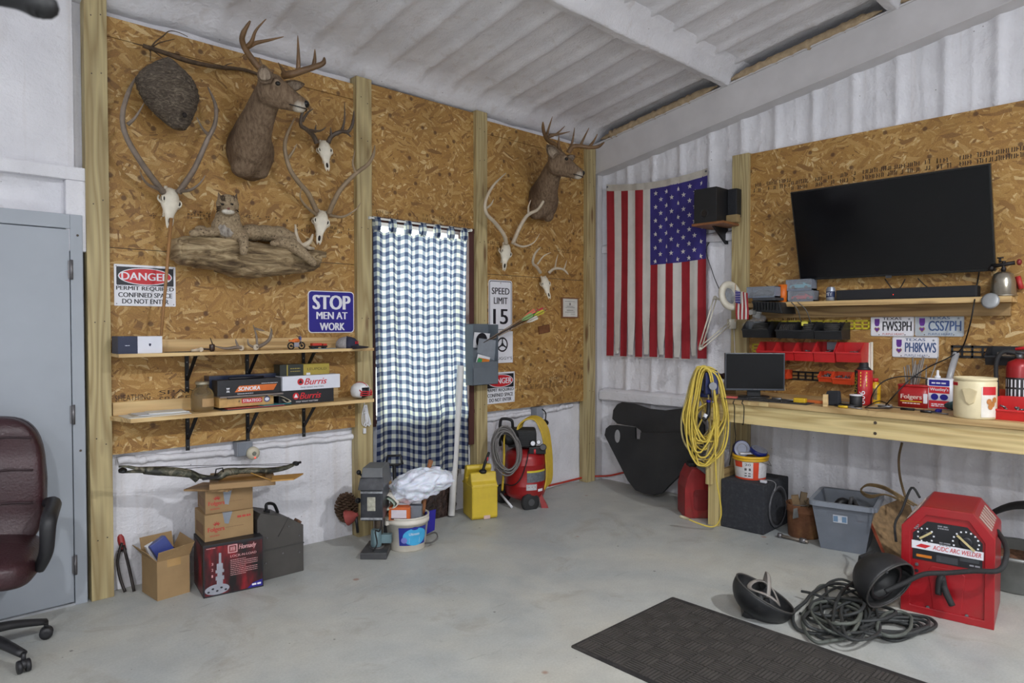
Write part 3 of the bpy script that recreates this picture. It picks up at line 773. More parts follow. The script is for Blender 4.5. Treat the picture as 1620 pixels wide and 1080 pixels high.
deer('deer_head', 'large brown deer head with eight-point antlers beside the wasp nest', (396, 240),
     [(396, 240, .0, .140, .185), (396, 238, .06, .142, .185), (397, 226, .13, .126, .16), (402, 204, .20, .100, .128), (410, 184, .26, .084, .108), (418, 164, .32, .077, .098), (426, 147, .37, .074, .09), (430, 141, .40, .062, .075)],
     (432, 143, .43, (.76, -.62, -.22)), 1.06, .80,
     [[[(432, 117, .42), (412, 108, .40), (397, 91, .40), (385, 71, .42), (384, 55, .46), (396, 33, .52)], [(389, 76, .41), (398, 66, .46), (405, 48, .5), (421, 30, .55)], [(391, 75, .41), (405, 68, .46), (428, 63, .52), (449, 58, .58)], [(414, 108, .40), (410, 91, .42)]],
      [[(449, 119, .46), (462, 117, .52), (478, 112, .56), (497, 106, .6), (511, 100, .62), (513, 91, .62)], [(472, 114, .54), (472, 85, .56), (471, 56, .57)], [(496, 106, .59), (498, 92, .6), (498, 78, .6)], [(452, 120, .47), (446, 108, .5), (440, 99, .52)]]], ANTB,
     [((421, 131, .50), (416, 102, .50), .036), ((448, 138, .36), (482, 133, .32), .030)],
     [(385, 266, .12, (.075, .075, .06)), (413, 268, .11, (.05, .05, .06)), (398, 254, .10, (.12, .09, .09))])
deer('deer_head', 'smaller deer head with spiky antlers beside the corner post', (860, 325),
     [(859, 318, .0, .145, .185), (859, 316, .06, .147, .185), (861, 308, .13, .130, .16), (865, 295, .2, .104, .13), (870, 282, .26, .088, .112), (875, 270, .32, .08, .1), (880, 261, .37, .077, .09), (882, 258, .40, .064, .075)],
     (884, 258, .43, (.80, -.55, -.20)), 1.0, .90,
     [[[(886, 241, .42), (880, 230, .40), (866, 221, .40), (860, 207, .42), (859, 193, .46)], [(864, 218, .4), (868, 203, .45), (874, 184, .5)], [(866, 217, .4), (880, 212, .46), (894, 199, .52)], [(868, 214, .41), (885, 212, .48), (902, 208, .55)], [(884, 238, .42), (884, 214, .45)]],
      [[(899, 242, .46), (906, 232, .5), (917, 231, .55), (932, 233, .6), (946, 232, .64), (956, 225, .66)], [(901, 240, .46), (906, 222, .5), (909, 202, .52)], [(918, 231, .55), (924, 218, .58), (932, 202, .6)], [(933, 232, .6), (940, 222, .62), (945, 212, .63)]]], ANTB,
     [((881, 248, .5), (865, 229, .5), .042), ((896, 254, .36), (910, 246, .32), .03)],
     [(848, 337, .12, (.07, .07, .06)), (867, 341, .12, (.055, .055, .06)), (857, 330, .11, (.12, .09, .09))])

# wasp nest on its branch
O = PA(268, 80, 0); root = thing('wasp_nest', 'grey papery wasp nest hanging from a branch at upper left', 'wasp nest', O)
kn = N('nest_paper'); vec = kn.coord('Object', (3, 3, 9))
wv = kn.noise(vec, 6, 5, .7, 2.5)
kn.l(kn.ramp(wv, [(.32, lin((58, 48, 40))), (.5, lin((98, 86, 73))), (.66, lin((146, 132, 114)))]), kn.b.inputs['Base Color']); kn.b.inputs['Roughness'].default_value = .9; kn.bump(wv, .9, .02)
m = M(); a = PA(266, 90, -.17)-O; b = PA(283, 204, -.19)-O
prof = [(0, .02), (.05, .22), (.14, .5), (.28, .85), (.42, 1), (.58, .97), (.72, .8), (.85, .58), (.95, .36), (1, .22)]
ax = b-a; side = V((1, 0, 0)); oth = V((0, 1, 0)); n = 40; rows = 44; vs = []
for i in range(rows+1):
    t = i/rows
    for q in range(len(prof)-1):
        if prof[q][0] <= t <= prof[q+1][0]: rad = lerp(prof[q][1], prof[q+1][1], (t-prof[q][0])/(prof[q+1][0]-prof[q][0])); break
    for j in range(n):
        an = 2*PI*j/n; rr = rad*.165*(1+.06*nz((math.cos(an)*2, math.sin(an)*2, t*6))+.03*math.sin(t*70+3*nz((math.cos(an), math.sin(an), t*3))*4))
        vs.append(a+ax*t+side*math.cos(an)*rr+oth*math.sin(an)*rr*.95+V((-.03*math.sin(t*PI), 0, 0)))
m._a(vs, [(i*n+j, i*n+(j+1) % n, (i+1)*n+(j+1) % n, (i+1)*n+j) for i in range(rows) for j in range(n)]+[tuple(rows*n+j for j in range(n))], 0, True)
nest = part('nest_body', m, kn.m, root)
m = M(); m.ball(PA(292, 182, -.30)-O, (.014, .012, .016), 10); part('entrance_hole', m, DARKIN, nest)
BARK = mat('bark', (84, 66, 48), .85, 0, .25, 25, .6, 60)
m = M(); m.tube(spline([PA(u, v, -d)-O for u, v, d in ((226, 72, .1), (262, 84, .13), (300, 97, .12), (345, 106, .06), (385, 110, .03), (415, 120, .03))], 6), [.012, .015, .013, .009], 7); br = part('branch', m, BARK, root)
for pts in (((236, 80, .1), (246, 66, .12), (258, 57, .12), (268, 49, .1), (282, 51, .09), (297, 58, .09)), ((240, 76, .1), (252, 68, .1), (276, 62, .08)), ((238, 74, .1), (238, 96, .1)), ((240, 78, .1), (250, 86, .1), (258, 92, .1)), ((226, 72, .1), (210, 68, .06)), ((352, 107, .05), (360, 102, .06), (368, 100, .06))):
    m = M(); m.tube(spline([PA(u, v, -d)-O for u, v, d in pts], 4), [.005, .002], 5); part('twig', m, BARK, br)

# bobcat on a ledge
def m_rock():
    k = N('ledge_rock'); v = k.coord('Object', (1.2, 1.2, 6)); a = k.noise(v, 3, 6, .65, 1.2)
    c = k.ramp(a, [(.36, lin((74, 57, 39))), (.5, lin((136, 115, 84))), (.62, lin((184, 163, 127)))])
    k.l(c, k.b.inputs['Base Color']); k.b.inputs['Roughness'].default_value = .85; k.bump(a, 1, .03); return k.m
ROCK = m_rock()
O = PA(390, 440, 0); root = thing('bobcat_mount', 'mounted bobcat lying on a brown rock ledge', 'bobcat mount', O)
top = [(273, 378), (288, 374), (303, 373), (335, 374), (377, 378), (401, 384), (435, 387), (460, 391), (483, 396), (502, 402)]
bot = [(275, 410), (288, 418), (308, 421), (343, 427), (361, 436), (393, 440), (435, 436), (465, 433), (483, 431), (501, 424)]
m = M(); nu = 110; n = 64; vs = []
def pl(tab, t):
    x = t*(len(tab)-1); i = min(int(x), len(tab)-2); return V(tab[i]).lerp(V(tab[i+1]), x-i)
for i in range(nu+1):
    t = i/nu; A_ = pl(top, t); B_ = pl(bot, t); dep = .25*(.75+.25*math.sin(t*PI))+.02*nz((t*9, 1, 1))
    a = PA(A_.x, A_.y, -.13)-O; b = PA(B_.x, B_.y, -.13)-O; e = min(1, i/2.5+.45, (nu-i)/2.5+.35)
    for j in range(n):
        an = 2*PI*j/n; c, s_ = math.cos(an), math.sin(an)
        zz = lerp(a.z, b.z, .5-.5*math.copysign(abs(s_)**.6, s_)*e); yy = -.13-dep*.5*math.copysign(abs(c)**.6, c)*e
        lay = math.floor(zz*46+3*nz((t*4, yy*3, 0))+t*3); st = .034*nz((lay*1.7, t*4, yy*2))+.014*nz((t*24, zz*40, 5))+.02*nz((t*7, zz*9, 2))
        vs.append((lerp(a.x, b.x, .5), min(0, yy-st*(1 if c > 0 else -1)), zz+.008*nz((t*20, an, 3))))
m._a(vs, [(i*n+j, i*n+(j+1) % n, (i+1)*n+(j+1) % n, (i+1)*n+j) for i in range(nu) for j in range(n)]+[tuple(range(n))[::-1], tuple(nu*n+j for j in range(n))], 0, True)
lg = part('rock_ledge', m, ROCK, root)
m = M(); p = [PA(u, v, -d)-O for u, v, d in ((470, 399, .12), (495, 401, .17), (516, 403, .2))]; m.tube(p, [.035, .03, .02], 9); part('ledge_spur', m, ROCK, lg)
def m_bob():
    k = N('bobcat_coat'); v = k.coord(); f = k.noise(v, 70, 4, .7)
    c = k.ramp(f, [(.3, lin((116, 98, 74))), (.7, lin((172, 152, 122)))])
    for scl, lo, hi, dim in ((46, .17, .27, .85), (70, .18, .28, .5)):
        vo = k.n('ShaderNodeTexVoronoi'); vo.inputs['Scale'].default_value = scl; k.l(v, vo.inputs['Vector'])
        sx = k.n('ShaderNodeSeparateColor'); k.l(vo.outputs['Color'], sx.inputs[0])
        c = k.mix(k.math('MULTIPLY', k.math('GREATER_THAN', sx.outputs[0], .35), k.ramp(vo.outputs['Distance'], [(lo, (dim,)*3+(1,)), (hi, (0, 0, 0, 1))])), c, lin((52, 38, 26)))
    k.l(c, k.b.inputs['Base Color']); k.b.inputs['Roughness'].default_value = .9; k.bump(f, .6, .01); return k.m
BOB = m_bob()
m = M()
def bb(u, v, d, r_): m.ball(PA(u, v, -d)-O, r_, 14)
for u, v, d, r_ in ((360, 324, .25, (.068, .07, .066)), (361, 333, .30, (.04, .045, .035)), (360, 345, .22, (.075, .08, .07)), (359, 360, .2, (.095, .09, .085)), (368, 372, .18, (.1, .09, .06)), (398, 368, .15, (.09, .085, .055)), (420, 369, .14, (.09, .085, .055)), (440, 372, .14, (.09, .09, .062)), (456, 380, .15, (.075, .09, .062)), (447, 384, .23, (.06, .05, .04)),
                    (335, 367, .24, (.05, .045, .03)), (322, 368, .25, (.05, .04, .027)), (308, 369, .26, (.035, .035, .025)), (318, 362, .16, (.04, .035, .022)), (435, 385, .28, (.035, .03, .022))): bb(u, v, d, r_)
def chain(m_, pts, r0, r1, k=6):
    sp = spline([PA(u, v, -d)-O for u, v, d in pts], k); m_.tube(sp, [lerp(r0, r1, i/(len(sp)-1)) for i in range(len(sp))], 10); m_.ball(sp[-1], r1*1.05, 10)
chain(m, ((455, 384, .2), (470, 393, .27), (484, 405, .3), (496, 416, .3)), .05, .024)
chain(m, ((384, 372, .24), (386, 388, .3), (385, 398, .31)), .034, .024)
cat_ = part('coat', m, BOB, root); fuse(cat_, .008, 6)
for q, (u, v) in ((-1, (345, 303)), (1, (375, 305))):
    e = M(); b = PA(360+q*10, 318, -.25)-O; tp = PA(u, v, -.24)-O
    e._a([b+V((-.024, 0, 0)), b+V((.024, 0, 0)), b+V((0, -.02, 0)), tp], [(0, 1, 3), (1, 2, 3), (2, 0, 3), (0, 2, 1)]); part('ear', e, FUR, cat_)
for u in (352, 367):
    e = M(); e.ball(PA(u, 323, -.318)-O, (.011, .008, .007), 8); part('eye', e, EYE, cat_)
e = M(); e.ball(PA(361.5, 330, -.345)-O, (.01, .01, .007), 8); part('nose', e, mat('pink_nose', (120, 70, 62)), cat_)
e = M(); e.ball(PA(361, 335, -.325)-O, (.04, .025, .016), 12); part('white_chin', e, FURW, cat_); e = M(); e.ball(PA(359, 363, -.245)-O, (.062, .04, .05), 12); part('grey_bib', e, m_fur('bib_hair', (160, 152, 142), (90, 80, 72), (186, 180, 172), 45), cat_)
e = M()
for k in range(3):
    for q in (-1, 1): e.tube(spline([PA(360+q*(4+k*2.2), 318-k*.3, -.314+.003*k)-O, PA(360+q*(5+k*2.8), 313, -.298)-O, PA(360+q*(4+k*2.5), 309, -.275)-O], 3), .003, 5)
    for q in (-1, 1): e.tube(spline([PA(360+q*(11+k), 326+3*k, -.305)-O, PA(360+q*(15+k*.5), 327+3*k, -.28)-O, PA(360+q*17, 327+4*k, -.25)-O], 3), .0035, 5)
part('face_stripe', e, FURD, cat_)
m = M(); Q = PA(480, 388, 0); sp = spline([PA(u, v, -d)-Q for u, v, d in ((467, 355, .2), (470, 376, .22), (478, 388, .25), (490, 382, .27), (495, 370, .27))], 5); m.tube(sp, [.006, .016, .018, .005], 8)
sp = spline([PA(u, v, -d)-Q for u, v, d in ((482, 388, .25), (489, 392, .24), (496, 393, .2))], 4); m.tube(sp, [.016, .014, .01], 8)
solo('shed_antler', m, ANTW, 'pale curved antler resting on the right end of the rock ledge', 'antler', Q)

# long wooden rod standing on the shelf
m = M(); a = PA(271, 345, -.16); b = PA(255, 531, -.2); m.tube([(0, 0, 0), a-b], [.008, .010], 8); solo('wooden_rod', m, mat('rod_wood', (158, 116, 72), .5, 0, .1, 20), 'long thin brown wooden rod leaning from shelf to skull', 'rod', b)
# ================================================================ CURTAIN
def HT(P, v):
    """height above point P of the spot straight over it that the photograph shows on row v"""
    d = V(P)-CAMP; a = (540-v)/F
    return (a*d.dot(FWD)-d.dot(UPV))/(UPV.z-a*FWD.z)
def uv_grid(name, fn, uvfn, nu, nv, mats, parent=None, mi=None, solid=0):
    me = bpy.data.meshes.new(name); vs = []; fs = []; uvs = []
    for i in range(nu+1):
        for j in range(nv+1): vs.append(tuple(fn(i/nu, j/nv)))
    q = nv+1
    for i in range(nu):
        for j in range(nv): fs.append((i*q+j, (i+1)*q+j, (i+1)*q+j+1, i*q+j+1))
    me.from_pydata(vs, [], fs); ul = me.uv_layers.new()
    for p in me.polygons:
        p.use_smooth = True
        for li, vi in zip(p.loop_indices, p.vertices): ul.data[li].uv = uvfn((vi//q)/nu, (vi % q)/nv)
        if mi: p.material_index = mi(p.index//nv, p.index % nv)
    for x in (mats if isinstance(mats, list) else [mats]): me.materials.append(x)
    o = bpy.data.objects.new(name, me); COL.objects.link(o)
    if parent: o.parent = parent
    if solid: md = o.modifiers.new('thick', 'SOLIDIFY'); md.thickness = solid
    return o
def m_gingham():
    k = N('gingham'); tc = k.n('ShaderNodeTexCoord'); sp = k.n('ShaderNodeSeparateXYZ'); k.l(tc.outputs['UV'], sp.inputs[0])
    def stripe(o):
        return k.math('LESS_THAN', k.math('FRACT', k.math('MULTIPLY', o, 1/.066)), .5)
    s = k.math('ADD', stripe(sp.outputs[0]), stripe(sp.outputs[1]))
    c = k.ramp(k.math('MULTIPLY', s, .5), [(0, lin((226, 228, 214))), (.4, lin((132, 140, 158))), (.8, lin((42, 52, 92)))], 'CONSTANT')
    d = k.n('ShaderNodeBsdfDiffuse'); t = k.n('ShaderNodeBsdfTranslucent'); mx = k.n('ShaderNodeMixShader'); mx.inputs[0].default_value = .62
    k.l(c, d.inputs[0]); k.l(k.mix(.12, c, lin((170, 185, 182))), t.inputs[0]); k.l(d.outputs[0], mx.inputs[1]); k.l(t.outputs[0], mx.inputs[2]); k.l(mx.outputs[0], k.o.inputs[0])
    return k.m
GING = m_gingham()
CX0, CX1 = PA(590.5, 400, -.06).x, PA(739, 400, -.06).x; CZ1 = 2.30
O = V((CX0, -.06, 0)); root = thing('curtain', 'blue and white gingham tab curtain over the window', 'curtain', O)
CW = CX1-CX0
def cf(u, v):
    z = lerp(.40+.03*math.sin(u*9)-.05*u, CZ1+.010*math.sin(u*14*PI), v)
    k = .6+.4*(1-v)
    x = u*CW+.012*math.sin(v*5)*(1-v)-(.02*math.sin(PI*v)*u)
    y = -.016*math.sin(u*2*PI*6.5+.8*math.sin(v*3))*k-.008*math.sin(u*31+v*4)*k-.02*(1-v)
    if .22 < v < .30: y -= .014*math.sin((v-.22)/.08*PI)*u
    return (x, y, z)
uv_grid('cloth', cf, lambda u, v: (u*CW*1.18, v*1.9), 150, 90, GING, root)
for i in range(7):
    x = CW*(.035+i*.155)
    uv_grid('tab', lambda u, v, x=x: (x-.026+.052*u, -.004-.018*math.sin(v*PI), lerp(CZ1-.01, CZ1+.105, v)), lambda u, v, x=x: ((x+.052*u)*1.18, 1.9+v*.12), 2, 6, GING, root)
    uv_grid('tab', lambda u, v, x=x: (x-.026+.052*u, .006+.016*math.sin(v*PI), lerp(CZ1-.01, CZ1+.105, v)), lambda u, v, x=x: ((x+.052*u)*1.18, 1.9+v*.12), 2, 6, GING, root)
m = M(); m.tube([(-.03, 0, CZ1+.092), (CW+.04, 0, CZ1+.092)], .008, 8); m.ball((CW+.045, 0, CZ1+.092), .013, 8)
for x in (-.028, CW+.03): m.box(x-.006, x+.006, -.006, .05, CZ1+.08, CZ1+.1)
part('curtain_rod', m, FIXW, root)

# ================================================================ SIGNS on the left wall
SW = mat('sign_white', (226, 226, 232), .4, 0, .03, 6); SBK = mat('sign_black', (26, 26, 34), .45, 0, .05); SRED = mat('sign_red', (198, 34, 44), .45, 0, .05); SBL = mat('sign_blue', (28, 20, 132), .4, 0, .05); SPIN = mat('rivet', (150, 140, 140), .4, .5)
def plate(name, label, cat, u0, v0, u1, v1, r_=.004, mt=None, y=-.004, group=None):
    a, b = PA(u0, v0, y), PA(u1, v1, y); W_, H_ = b.x-a.x, a.z-b.z
    t = thing(name, label, cat, (a.x, y, b.z), group=group)
    m = M(); m.prism(rrect(0, W_, 0, H_, r_), -.0015, .003); part('plate', m, mt or SW, t)
    return t, W_, H_
def pins(t, W_, H_, e=.012):
    for x in (e, W_-e):
        for z in (e, H_-e):
            m = M(); m.lathe([(.004, 0), (.003, .002)], 8, c=(x, -.0015, z), rot=Matrix.Rotation(PI/2, 4, 'X')); part('rivet', m, SPIN, t)
def danger(label, u0, v0, u1, v1, group):
    t, W_, H_ = plate('warning_sign', label, 'sign', u0, v0, u1, v1, .004, group=group)
    m = M(); fl(m, rrect(W_*.035, W_*.965, H_*.50, H_*.945, .006), -.0022); part('header', m, SBK, t)
    m = M(); fl(m, ell(W_*.5, H_*.722, W_*.44, H_*.21), -.0027); part('oval_rim', m, SW, t)
    m = M(); fl(m, ell(W_*.5, H_*.722, W_*.42, H_*.19), -.0032); part('oval', m, SRED, t)
    m = M(); letters(m, 'DANGER', W_*.11, W_*.89, H_*.63, H_*.815, -.0037, .03); part('lettering', m, SW, t)
    m = M()
    for s, x, z in (('PERMIT REQUIRED', .03, .365), ('CONFINED SPACE', .06, .21), ('DO NOT ENTER', .12, .055)): letters(m, s, W_*x, W_*(1-x), H_*z, H_*(z+.115), -.0022, .03)
    part('lettering', m, SBK, t); pins(t, W_, H_)
danger('DANGER permit required sign below the long-antlered skull', 180, 417, 278, 485, 'danger signs')
danger('DANGER permit required sign below the grey wall file', 768, 590, 814, 635, 'danger signs')
t, W_, H_ = plate('stop_sign', 'blue STOP MEN AT WORK sign above the shelves', 'sign', 487, 459, 560, 526, .028)
m = M(); fl(m, rrect(.006, W_-.006, .006, H_-.006, .024), -.0022); part('blue_field', m, SBL, t)
m = M(); letters(m, 'STOP', W_*.09, W_*.92, H_*.56, H_*.9, -.003, .045); letters(m, 'MEN AT', W_*.17, W_*.85, H_*.33, H_*.5, -.003, .04); letters(m, 'WORK', W_*.24, W_*.79, H_*.06, H_*.24, -.003, .04); part('lettering', m, SW, t)
t, W_, H_ = plate('speed_sign', 'white SPEED LIMIT 15 sign above the grey wall file', 'sign', 773, 442, 810, 523, .022)
m = M(); o_ = rrect(.008, W_-.008, .008, H_-.008, .018); i_ = rrect(.014, W_-.014, .014, H_-.014, .014)
m._a([(p[0], -.0022, p[1]) for p in o_]+[(p[0], -.0022, p[1]) for p in i_], [(k, (k+1) % len(o_), len(o_)+(k+1) % len(o_), len(o_)+k) for k in range(len(o_))]); part('border', m, SBK, t)
m = M(); letters(m, 'SPEED', W_*.12, W_*.88, H_*.72, H_*.85, -.0026, .02); letters(m, 'LIMIT', W_*.21, W_*.8, H_*.53, H_*.66, -.0026, .02); letters(m, '15', W_*.18, W_*.82, H_*.13, H_*.43, -.0026, .025); part('lettering', m, SBK, t)
m = M(); m.lathe([(.005, 0), (.005, .003)], 8, c=(W_*.5, -.0015, H_*.945), rot=Matrix.Rotation(PI/2, 4, 'X')); part('rivet', m, SPIN, t)
t, W_, H_ = plate('buggy_sign', 'white sign with a black steering wheel behind the wall file', 'sign', 769, 524, 811, 573, .003, y=-.007)
m = M()
for a in range(28):
    a0, a1 = 2*PI*a/28, 2*PI*(a+1)/28; c = (W_*.60, H_*.58)
    m._a([(c[0]+r_*math.cos(q), -.0022, c[1]+r_*math.sin(q)) for r_, q in ((.052, a0), (.052, a1), (.066, a1), (.066, a0))], [(0, 1, 2, 3)])
for q in (90, 210, 330): m.T = Matrix.Translation((W_*.6, -.0022, H_*.58)) @ Matrix.Rotation(R(-q), 4, 'Y'); m._a([(0, 0, -.009), (.054, 0, -.006), (.054, 0, .006), (0, 0, .009)], [(0, 1, 2, 3)])
m.T = Matrix(); fl(m, ell(W_*.6, H_*.58, .017, .017, 14), -.0025); letters(m, "BUGGY'S", W_*.30, W_*.97, H_*.10, H_*.19, -.0022, .0); part('wheel_print', m, SBK, t)

# framed certificate, small plaque
a, b = PA(889, 470, -.015), PA(915, 503, -.015); W_, H_ = b.x-a.x, a.z-b.z
t = thing('certificate', 'small certificate in a brown wooden frame', 'picture frame', (a.x, 0, b.z))
m = M(); e = .012
for x0, x1, z0, z1 in ((0, W_, 0, e), (0, W_, H_-e, H_), (0, e, e, H_-e), (W_-e, W_, e, H_-e)): m.box(x0, x1, -.02, 0, z0, z1)
part('frame', m, mat('frame_brown', (128, 88, 58), .45), t, bevel=.002)
m = M(); m.box(e, W_-e, -.012, -.004, e, H_-e); part('paper', m, mat('paper_cream', (206, 204, 196), .7), t)
m = M()
for k, (x, w_, z) in enumerate(((.2, .6, .80), (.3, .4, .56), (.22, .56, .5), (.3, .4, .36), (.2, .6, .28), (.55, .25, .18))): fl(m, rrect(W_*x, W_*(x+w_), H_*z, H_*z+(.006 if k == 3 else .0035), .001, 1), -.0125)
fl(m, ell(W_*.5, H_*.68, .010, .014, 12), -.0125); part('print', m, mat('ink_grey', (110, 108, 104), .8), t)
m = M(); a = PA(853, 524, -.012); m.cb((.07, -.008, .035), (.15, .016, .075), Matrix.Rotation(R(-9), 4, 'Y')); solo('plaque', m, mat('plaque_wood', (118, 76, 44), .5, 0, .15, 30), 'small blank wooden plaque below the certificate', 'plaque', (a.x, 0, a.z-.015), bevel=.003)

# grey wall file with papers and arrows
GREYM = mat('file_grey', (104, 112, 120), .5, .15, .05, 8); O = V((PA(748, 560, -.17).x, -.042, PA(748, 610, -.17).z)); W_ = PA(788, 560, -.17).x-O.x; H_ = PA(748, 512, -.17).z-O.z
t = thing('wall_file', 'grey metal wall file holding papers on the post right of the window', 'wall file', O)
m = M(); m.box(0, W_, -.004, 0, 0, H_)
for x in (0, W_-.003): m.prism([(0, 0), (-.13, 0), (-.13, H_*.99), (0, H_*.99)], x, x+.003, ax='X')
m.box(0, W_, -.13, 0, 0, .003); m.box(0, W_, -.13, -.127, 0, H_*.28); part('body', m, GREYM, t)
for k in range(3):
    m = M(); y = -.13+.035*(k+.4); z0 = H_*(.26+.2*k); m.hexa([(.004, y, z0-.1), (W_-.004, y, z0-.1), (W_-.004, y+.003, z0-.1), (.004, y+.003, z0-.1)], [(.004, y-.012, z0+.06), (W_-.004, y-.012, z0+.06), (W_-.004, y-.009, z0+.06), (.004, y-.009, z0+.06)]); part('pocket', m, GREYM, t)
def leaf(name, label, cat, c, w_, h_, ry, mt, y, th=.002, group=None, extra=None):
    m = M(); m.box(-w_/2, w_/2, 0, th, 0, h_); o = solo(name, m, mt, label, cat, O+V((c[0], y, c[1])), rot=(R(6), R(ry), 0), group=group)
    if extra: extra(o)
    return o
PW = mat('paper_white', (222, 222, 226), .7, 0, .03); leaf('disc_sleeve', 'white sleeve with a black disc in the wall file', 'disc sleeve', (W_*.52, H_*.60), W_*.62, .13, 4, PW, -.055,
     extra=lambda o: (part('disc', fl(fl(M(), ell(0, .068, .062, .062), -.0012), ell(0, .068, .03, .03, 16), -.0018, 1), [SBK, mat('disc_silver', (70, 70, 74), .3, .6)], o)))
leaf('clear_folder', 'grey translucent folder standing in the wall file', 'folder', (W_*.6, H_*.36), W_*.72, .2, 6, mat('folder_clear', (136, 142, 150), .3), -.083)
leaf('orange_booklet', 'orange booklet standing in the wall file', 'booklet', (W_*.42, H_*.24), W_*.42, .10, 10, mat('orange_paper', (206, 120, 40), .6), -.108)
leaf('white_envelope', 'white envelope behind the orange booklet in the wall file', 'envelope', (W_*.40, H_*.27), W_*.5, .11, 14, PW, -.100)
leaf('green_card', 'thin green card at the left of the orange booklet', 'card', (W_*.22, H_*.25), W_*.16, .10, 16, mat('green_paper', (60, 150, 90), .6), -.112)
SHAFT = mat('arrow_shaft', (66, 50, 44), .4, 0, .1); NOCK = mat('nock_red', (190, 60, 60))
for k, (u, v, col, w_) in enumerate(((862, 487, (224, 58, 92), 'pink'), (858, 492, (86, 176, 60), 'green'), (853, 500, (212, 210, 200), 'white'), (864, 490, (208, 196, 70), 'yellow'), (849, 489, (226, 120, 96), 'coral'), (846, 495, (150, 190, 120), 'pale green'))):
    a = PA(757+k*1.5, 547-k, -.10-.008*k); b = PA(u, v, -.22-.012*k); dv = b-a; Ln = dv.length
    t = thing('arrow', 'arrow with %s fletching sticking out of the wall file' % w_, 'arrow', a, rot=dv.to_track_quat('Z', 'Y').to_euler(), group='arrows in the wall file')
    m = M(); m.tube([(0, 0, 0), (0, 0, Ln)], .0038, 6); part('shaft', m, SHAFT if k % 2 else mat('arrow_shaft_pale', (150, 126, 100), .4), t)
    for q in range(3):
        m = M(); m.T = Matrix.Rotation(q*2*PI/3+k, 4, 'Z'); m.prism([(.003, Ln-.15), (.019, Ln-.10), (.021, Ln-.03), (.003, Ln-.02)], -.0008, .0008); part('vane', m, mat('vane_%s' % w_, col, .6), t)
    m = M(); m.lathe([(.004, Ln), (.0045, Ln+.012)], 6); part('nock', m, NOCK, t)

# ================================================================ SHELVES and what stands on them
BLK = mat('black_bracket', (26, 26, 28), .45, .3); UZ, LZ = 1.423, 1.056
def shelf(label, x0, x1, z1, th, dep, bx, skew):
    t = thing('wall_shelf', label, 'shelf', (0, 0, 0), group='pine shelves on the left wall')
    m = M(); m.hexa([(x0+skew, -dep, z1-th), (x1, -dep, z1-th), (x1, -.043, z1-th), (x0, -.043, z1-th)], [(x0+skew, -dep, z1), (x1, -dep, z1), (x1, -.043, z1), (x0, -.043, z1)])
    m.box(x0, PA(561, 500).x, -.043, -.002, z1-th, z1); part('board', m, PINEX, t, bevel=.002)
    m = M(); m.box(x0+.02, PA(561, 500).x-.15, -.02, -.002, z1, z1+.075); part('back_ledger', m, PINEX, t, bevel=.002)
    for x in bx:
        m = M(); m.box(x-.012, x+.012, -.006, -.001, z1-th-.235, z1-th); m.box(x-.012, x+.012, -.2, -.001, z1-th-.006, z1-th)
        m.hexa([(x-.010, -.010, z1-th-.16), (x+.010, -.010, z1-th-.16), (x+.010, -.002, z1-th-.17), (x-.010, -.002, z1-th-.17)], [(x-.010, -.17, z1-th-.008), (x+.010, -.17, z1-th-.008), (x+.010, -.155, z1-th-.008), (x-.010, -.155, z1-th-.008)])
        b = part('bracket', m, BLK, t)
        for z in (.05, .13, .21):
            m = M(); m.lathe([(.005, 0), (.004, .003)], 6, c=(x, -.006, z1-th-z), rot=Matrix.Rotation(PI/2, 4, 'X')); part('screw', m, HINGE, b)
    return t
bxs = (-4.073, -3.693, -3.294)
shelf('upper pine shelf on black brackets under the STOP sign', -4.50, PA(592, 552, -.25).x, UZ, .02, .25, bxs, -.01)
shelf('lower pine shelf on black brackets with boxes and a jar', -4.51, PA(592, 634, -.25).x, LZ, .024, .25, bxs, .055)

def shelf_box(name, label, u0, u1, vt, vb, y, z, dep, mt, cat='box', group=None, rz=0, bevel=.0015):
    """a carton standing on the shelf: its front face spans the given columns at distance y from the wall"""
    a, b = PA(u0, vb, -y), PA(u1, vb, -y); W_ = b.x-a.x
    H_ = PA(u0, vt, -y).z-z if vb is None else PA((u0+u1)/2, vt, -y).z-PA((u0+u1)/2, vb, -y).z
    t = thing(name, label, cat, (a.x, -y, z), rz, group)
    m = M(); m.box(0, W_, 0, dep, 0, H_); part('carton', m, mt, t, bevel=bevel)
    return t, W_, H_
NAVY = mat('navy_card', (30, 38, 66), .5); BLKC = mat('black_card', (30, 31, 36), .45, 0, .08); WHC = mat('white_card', (214, 216, 226), .5, 0, .03); ORG = mat('orange_print', (214, 108, 40), .5)
t, W_, H_ = shelf_box('gift_box', 'flat navy and white box at the left end of the upper shelf', 187, 257, 535, 562, .22, UZ, .13, WHC)
m = M(); m.box(-.001, W_*.43, -.0015, .131, -.0002, H_+.0012); part('navy_sleeve', m, NAVY, t)
m = M(); scrib(m, W_*.15, W_*.26, H_*.45, H_*.51, -.002); part('lettering', m, WHC, t)
m = M(); fl(m, [(W_*.70, H_*.42), (W_*.725, H_*.42), (W_*.74, H_*.5), (W_*.735, H_*.58), (W_*.69, H_*.58), (W_*.685, H_*.5)], -.001); part('crest_print', m, NAVY, t)
def tbl(name, label, cat, u, y, z=UZ): return thing(name, label, cat, (PA(u, 500, -y).x, -y, z))
t = tbl('shelf_knife', 'dark thin knife with a round pale antler handle end', 'knife', 285, .18)
m = M(); m.hexa([(-.09, 0, 0), (.06, -.006, 0), (.06, .006, 0), (-.09, .002, 0)], [(-.09, 0, .003), (.06, -.004, .005), (.06, .004, .005), (-.09, .002, .003)]); part('blade', m, BLK, t)
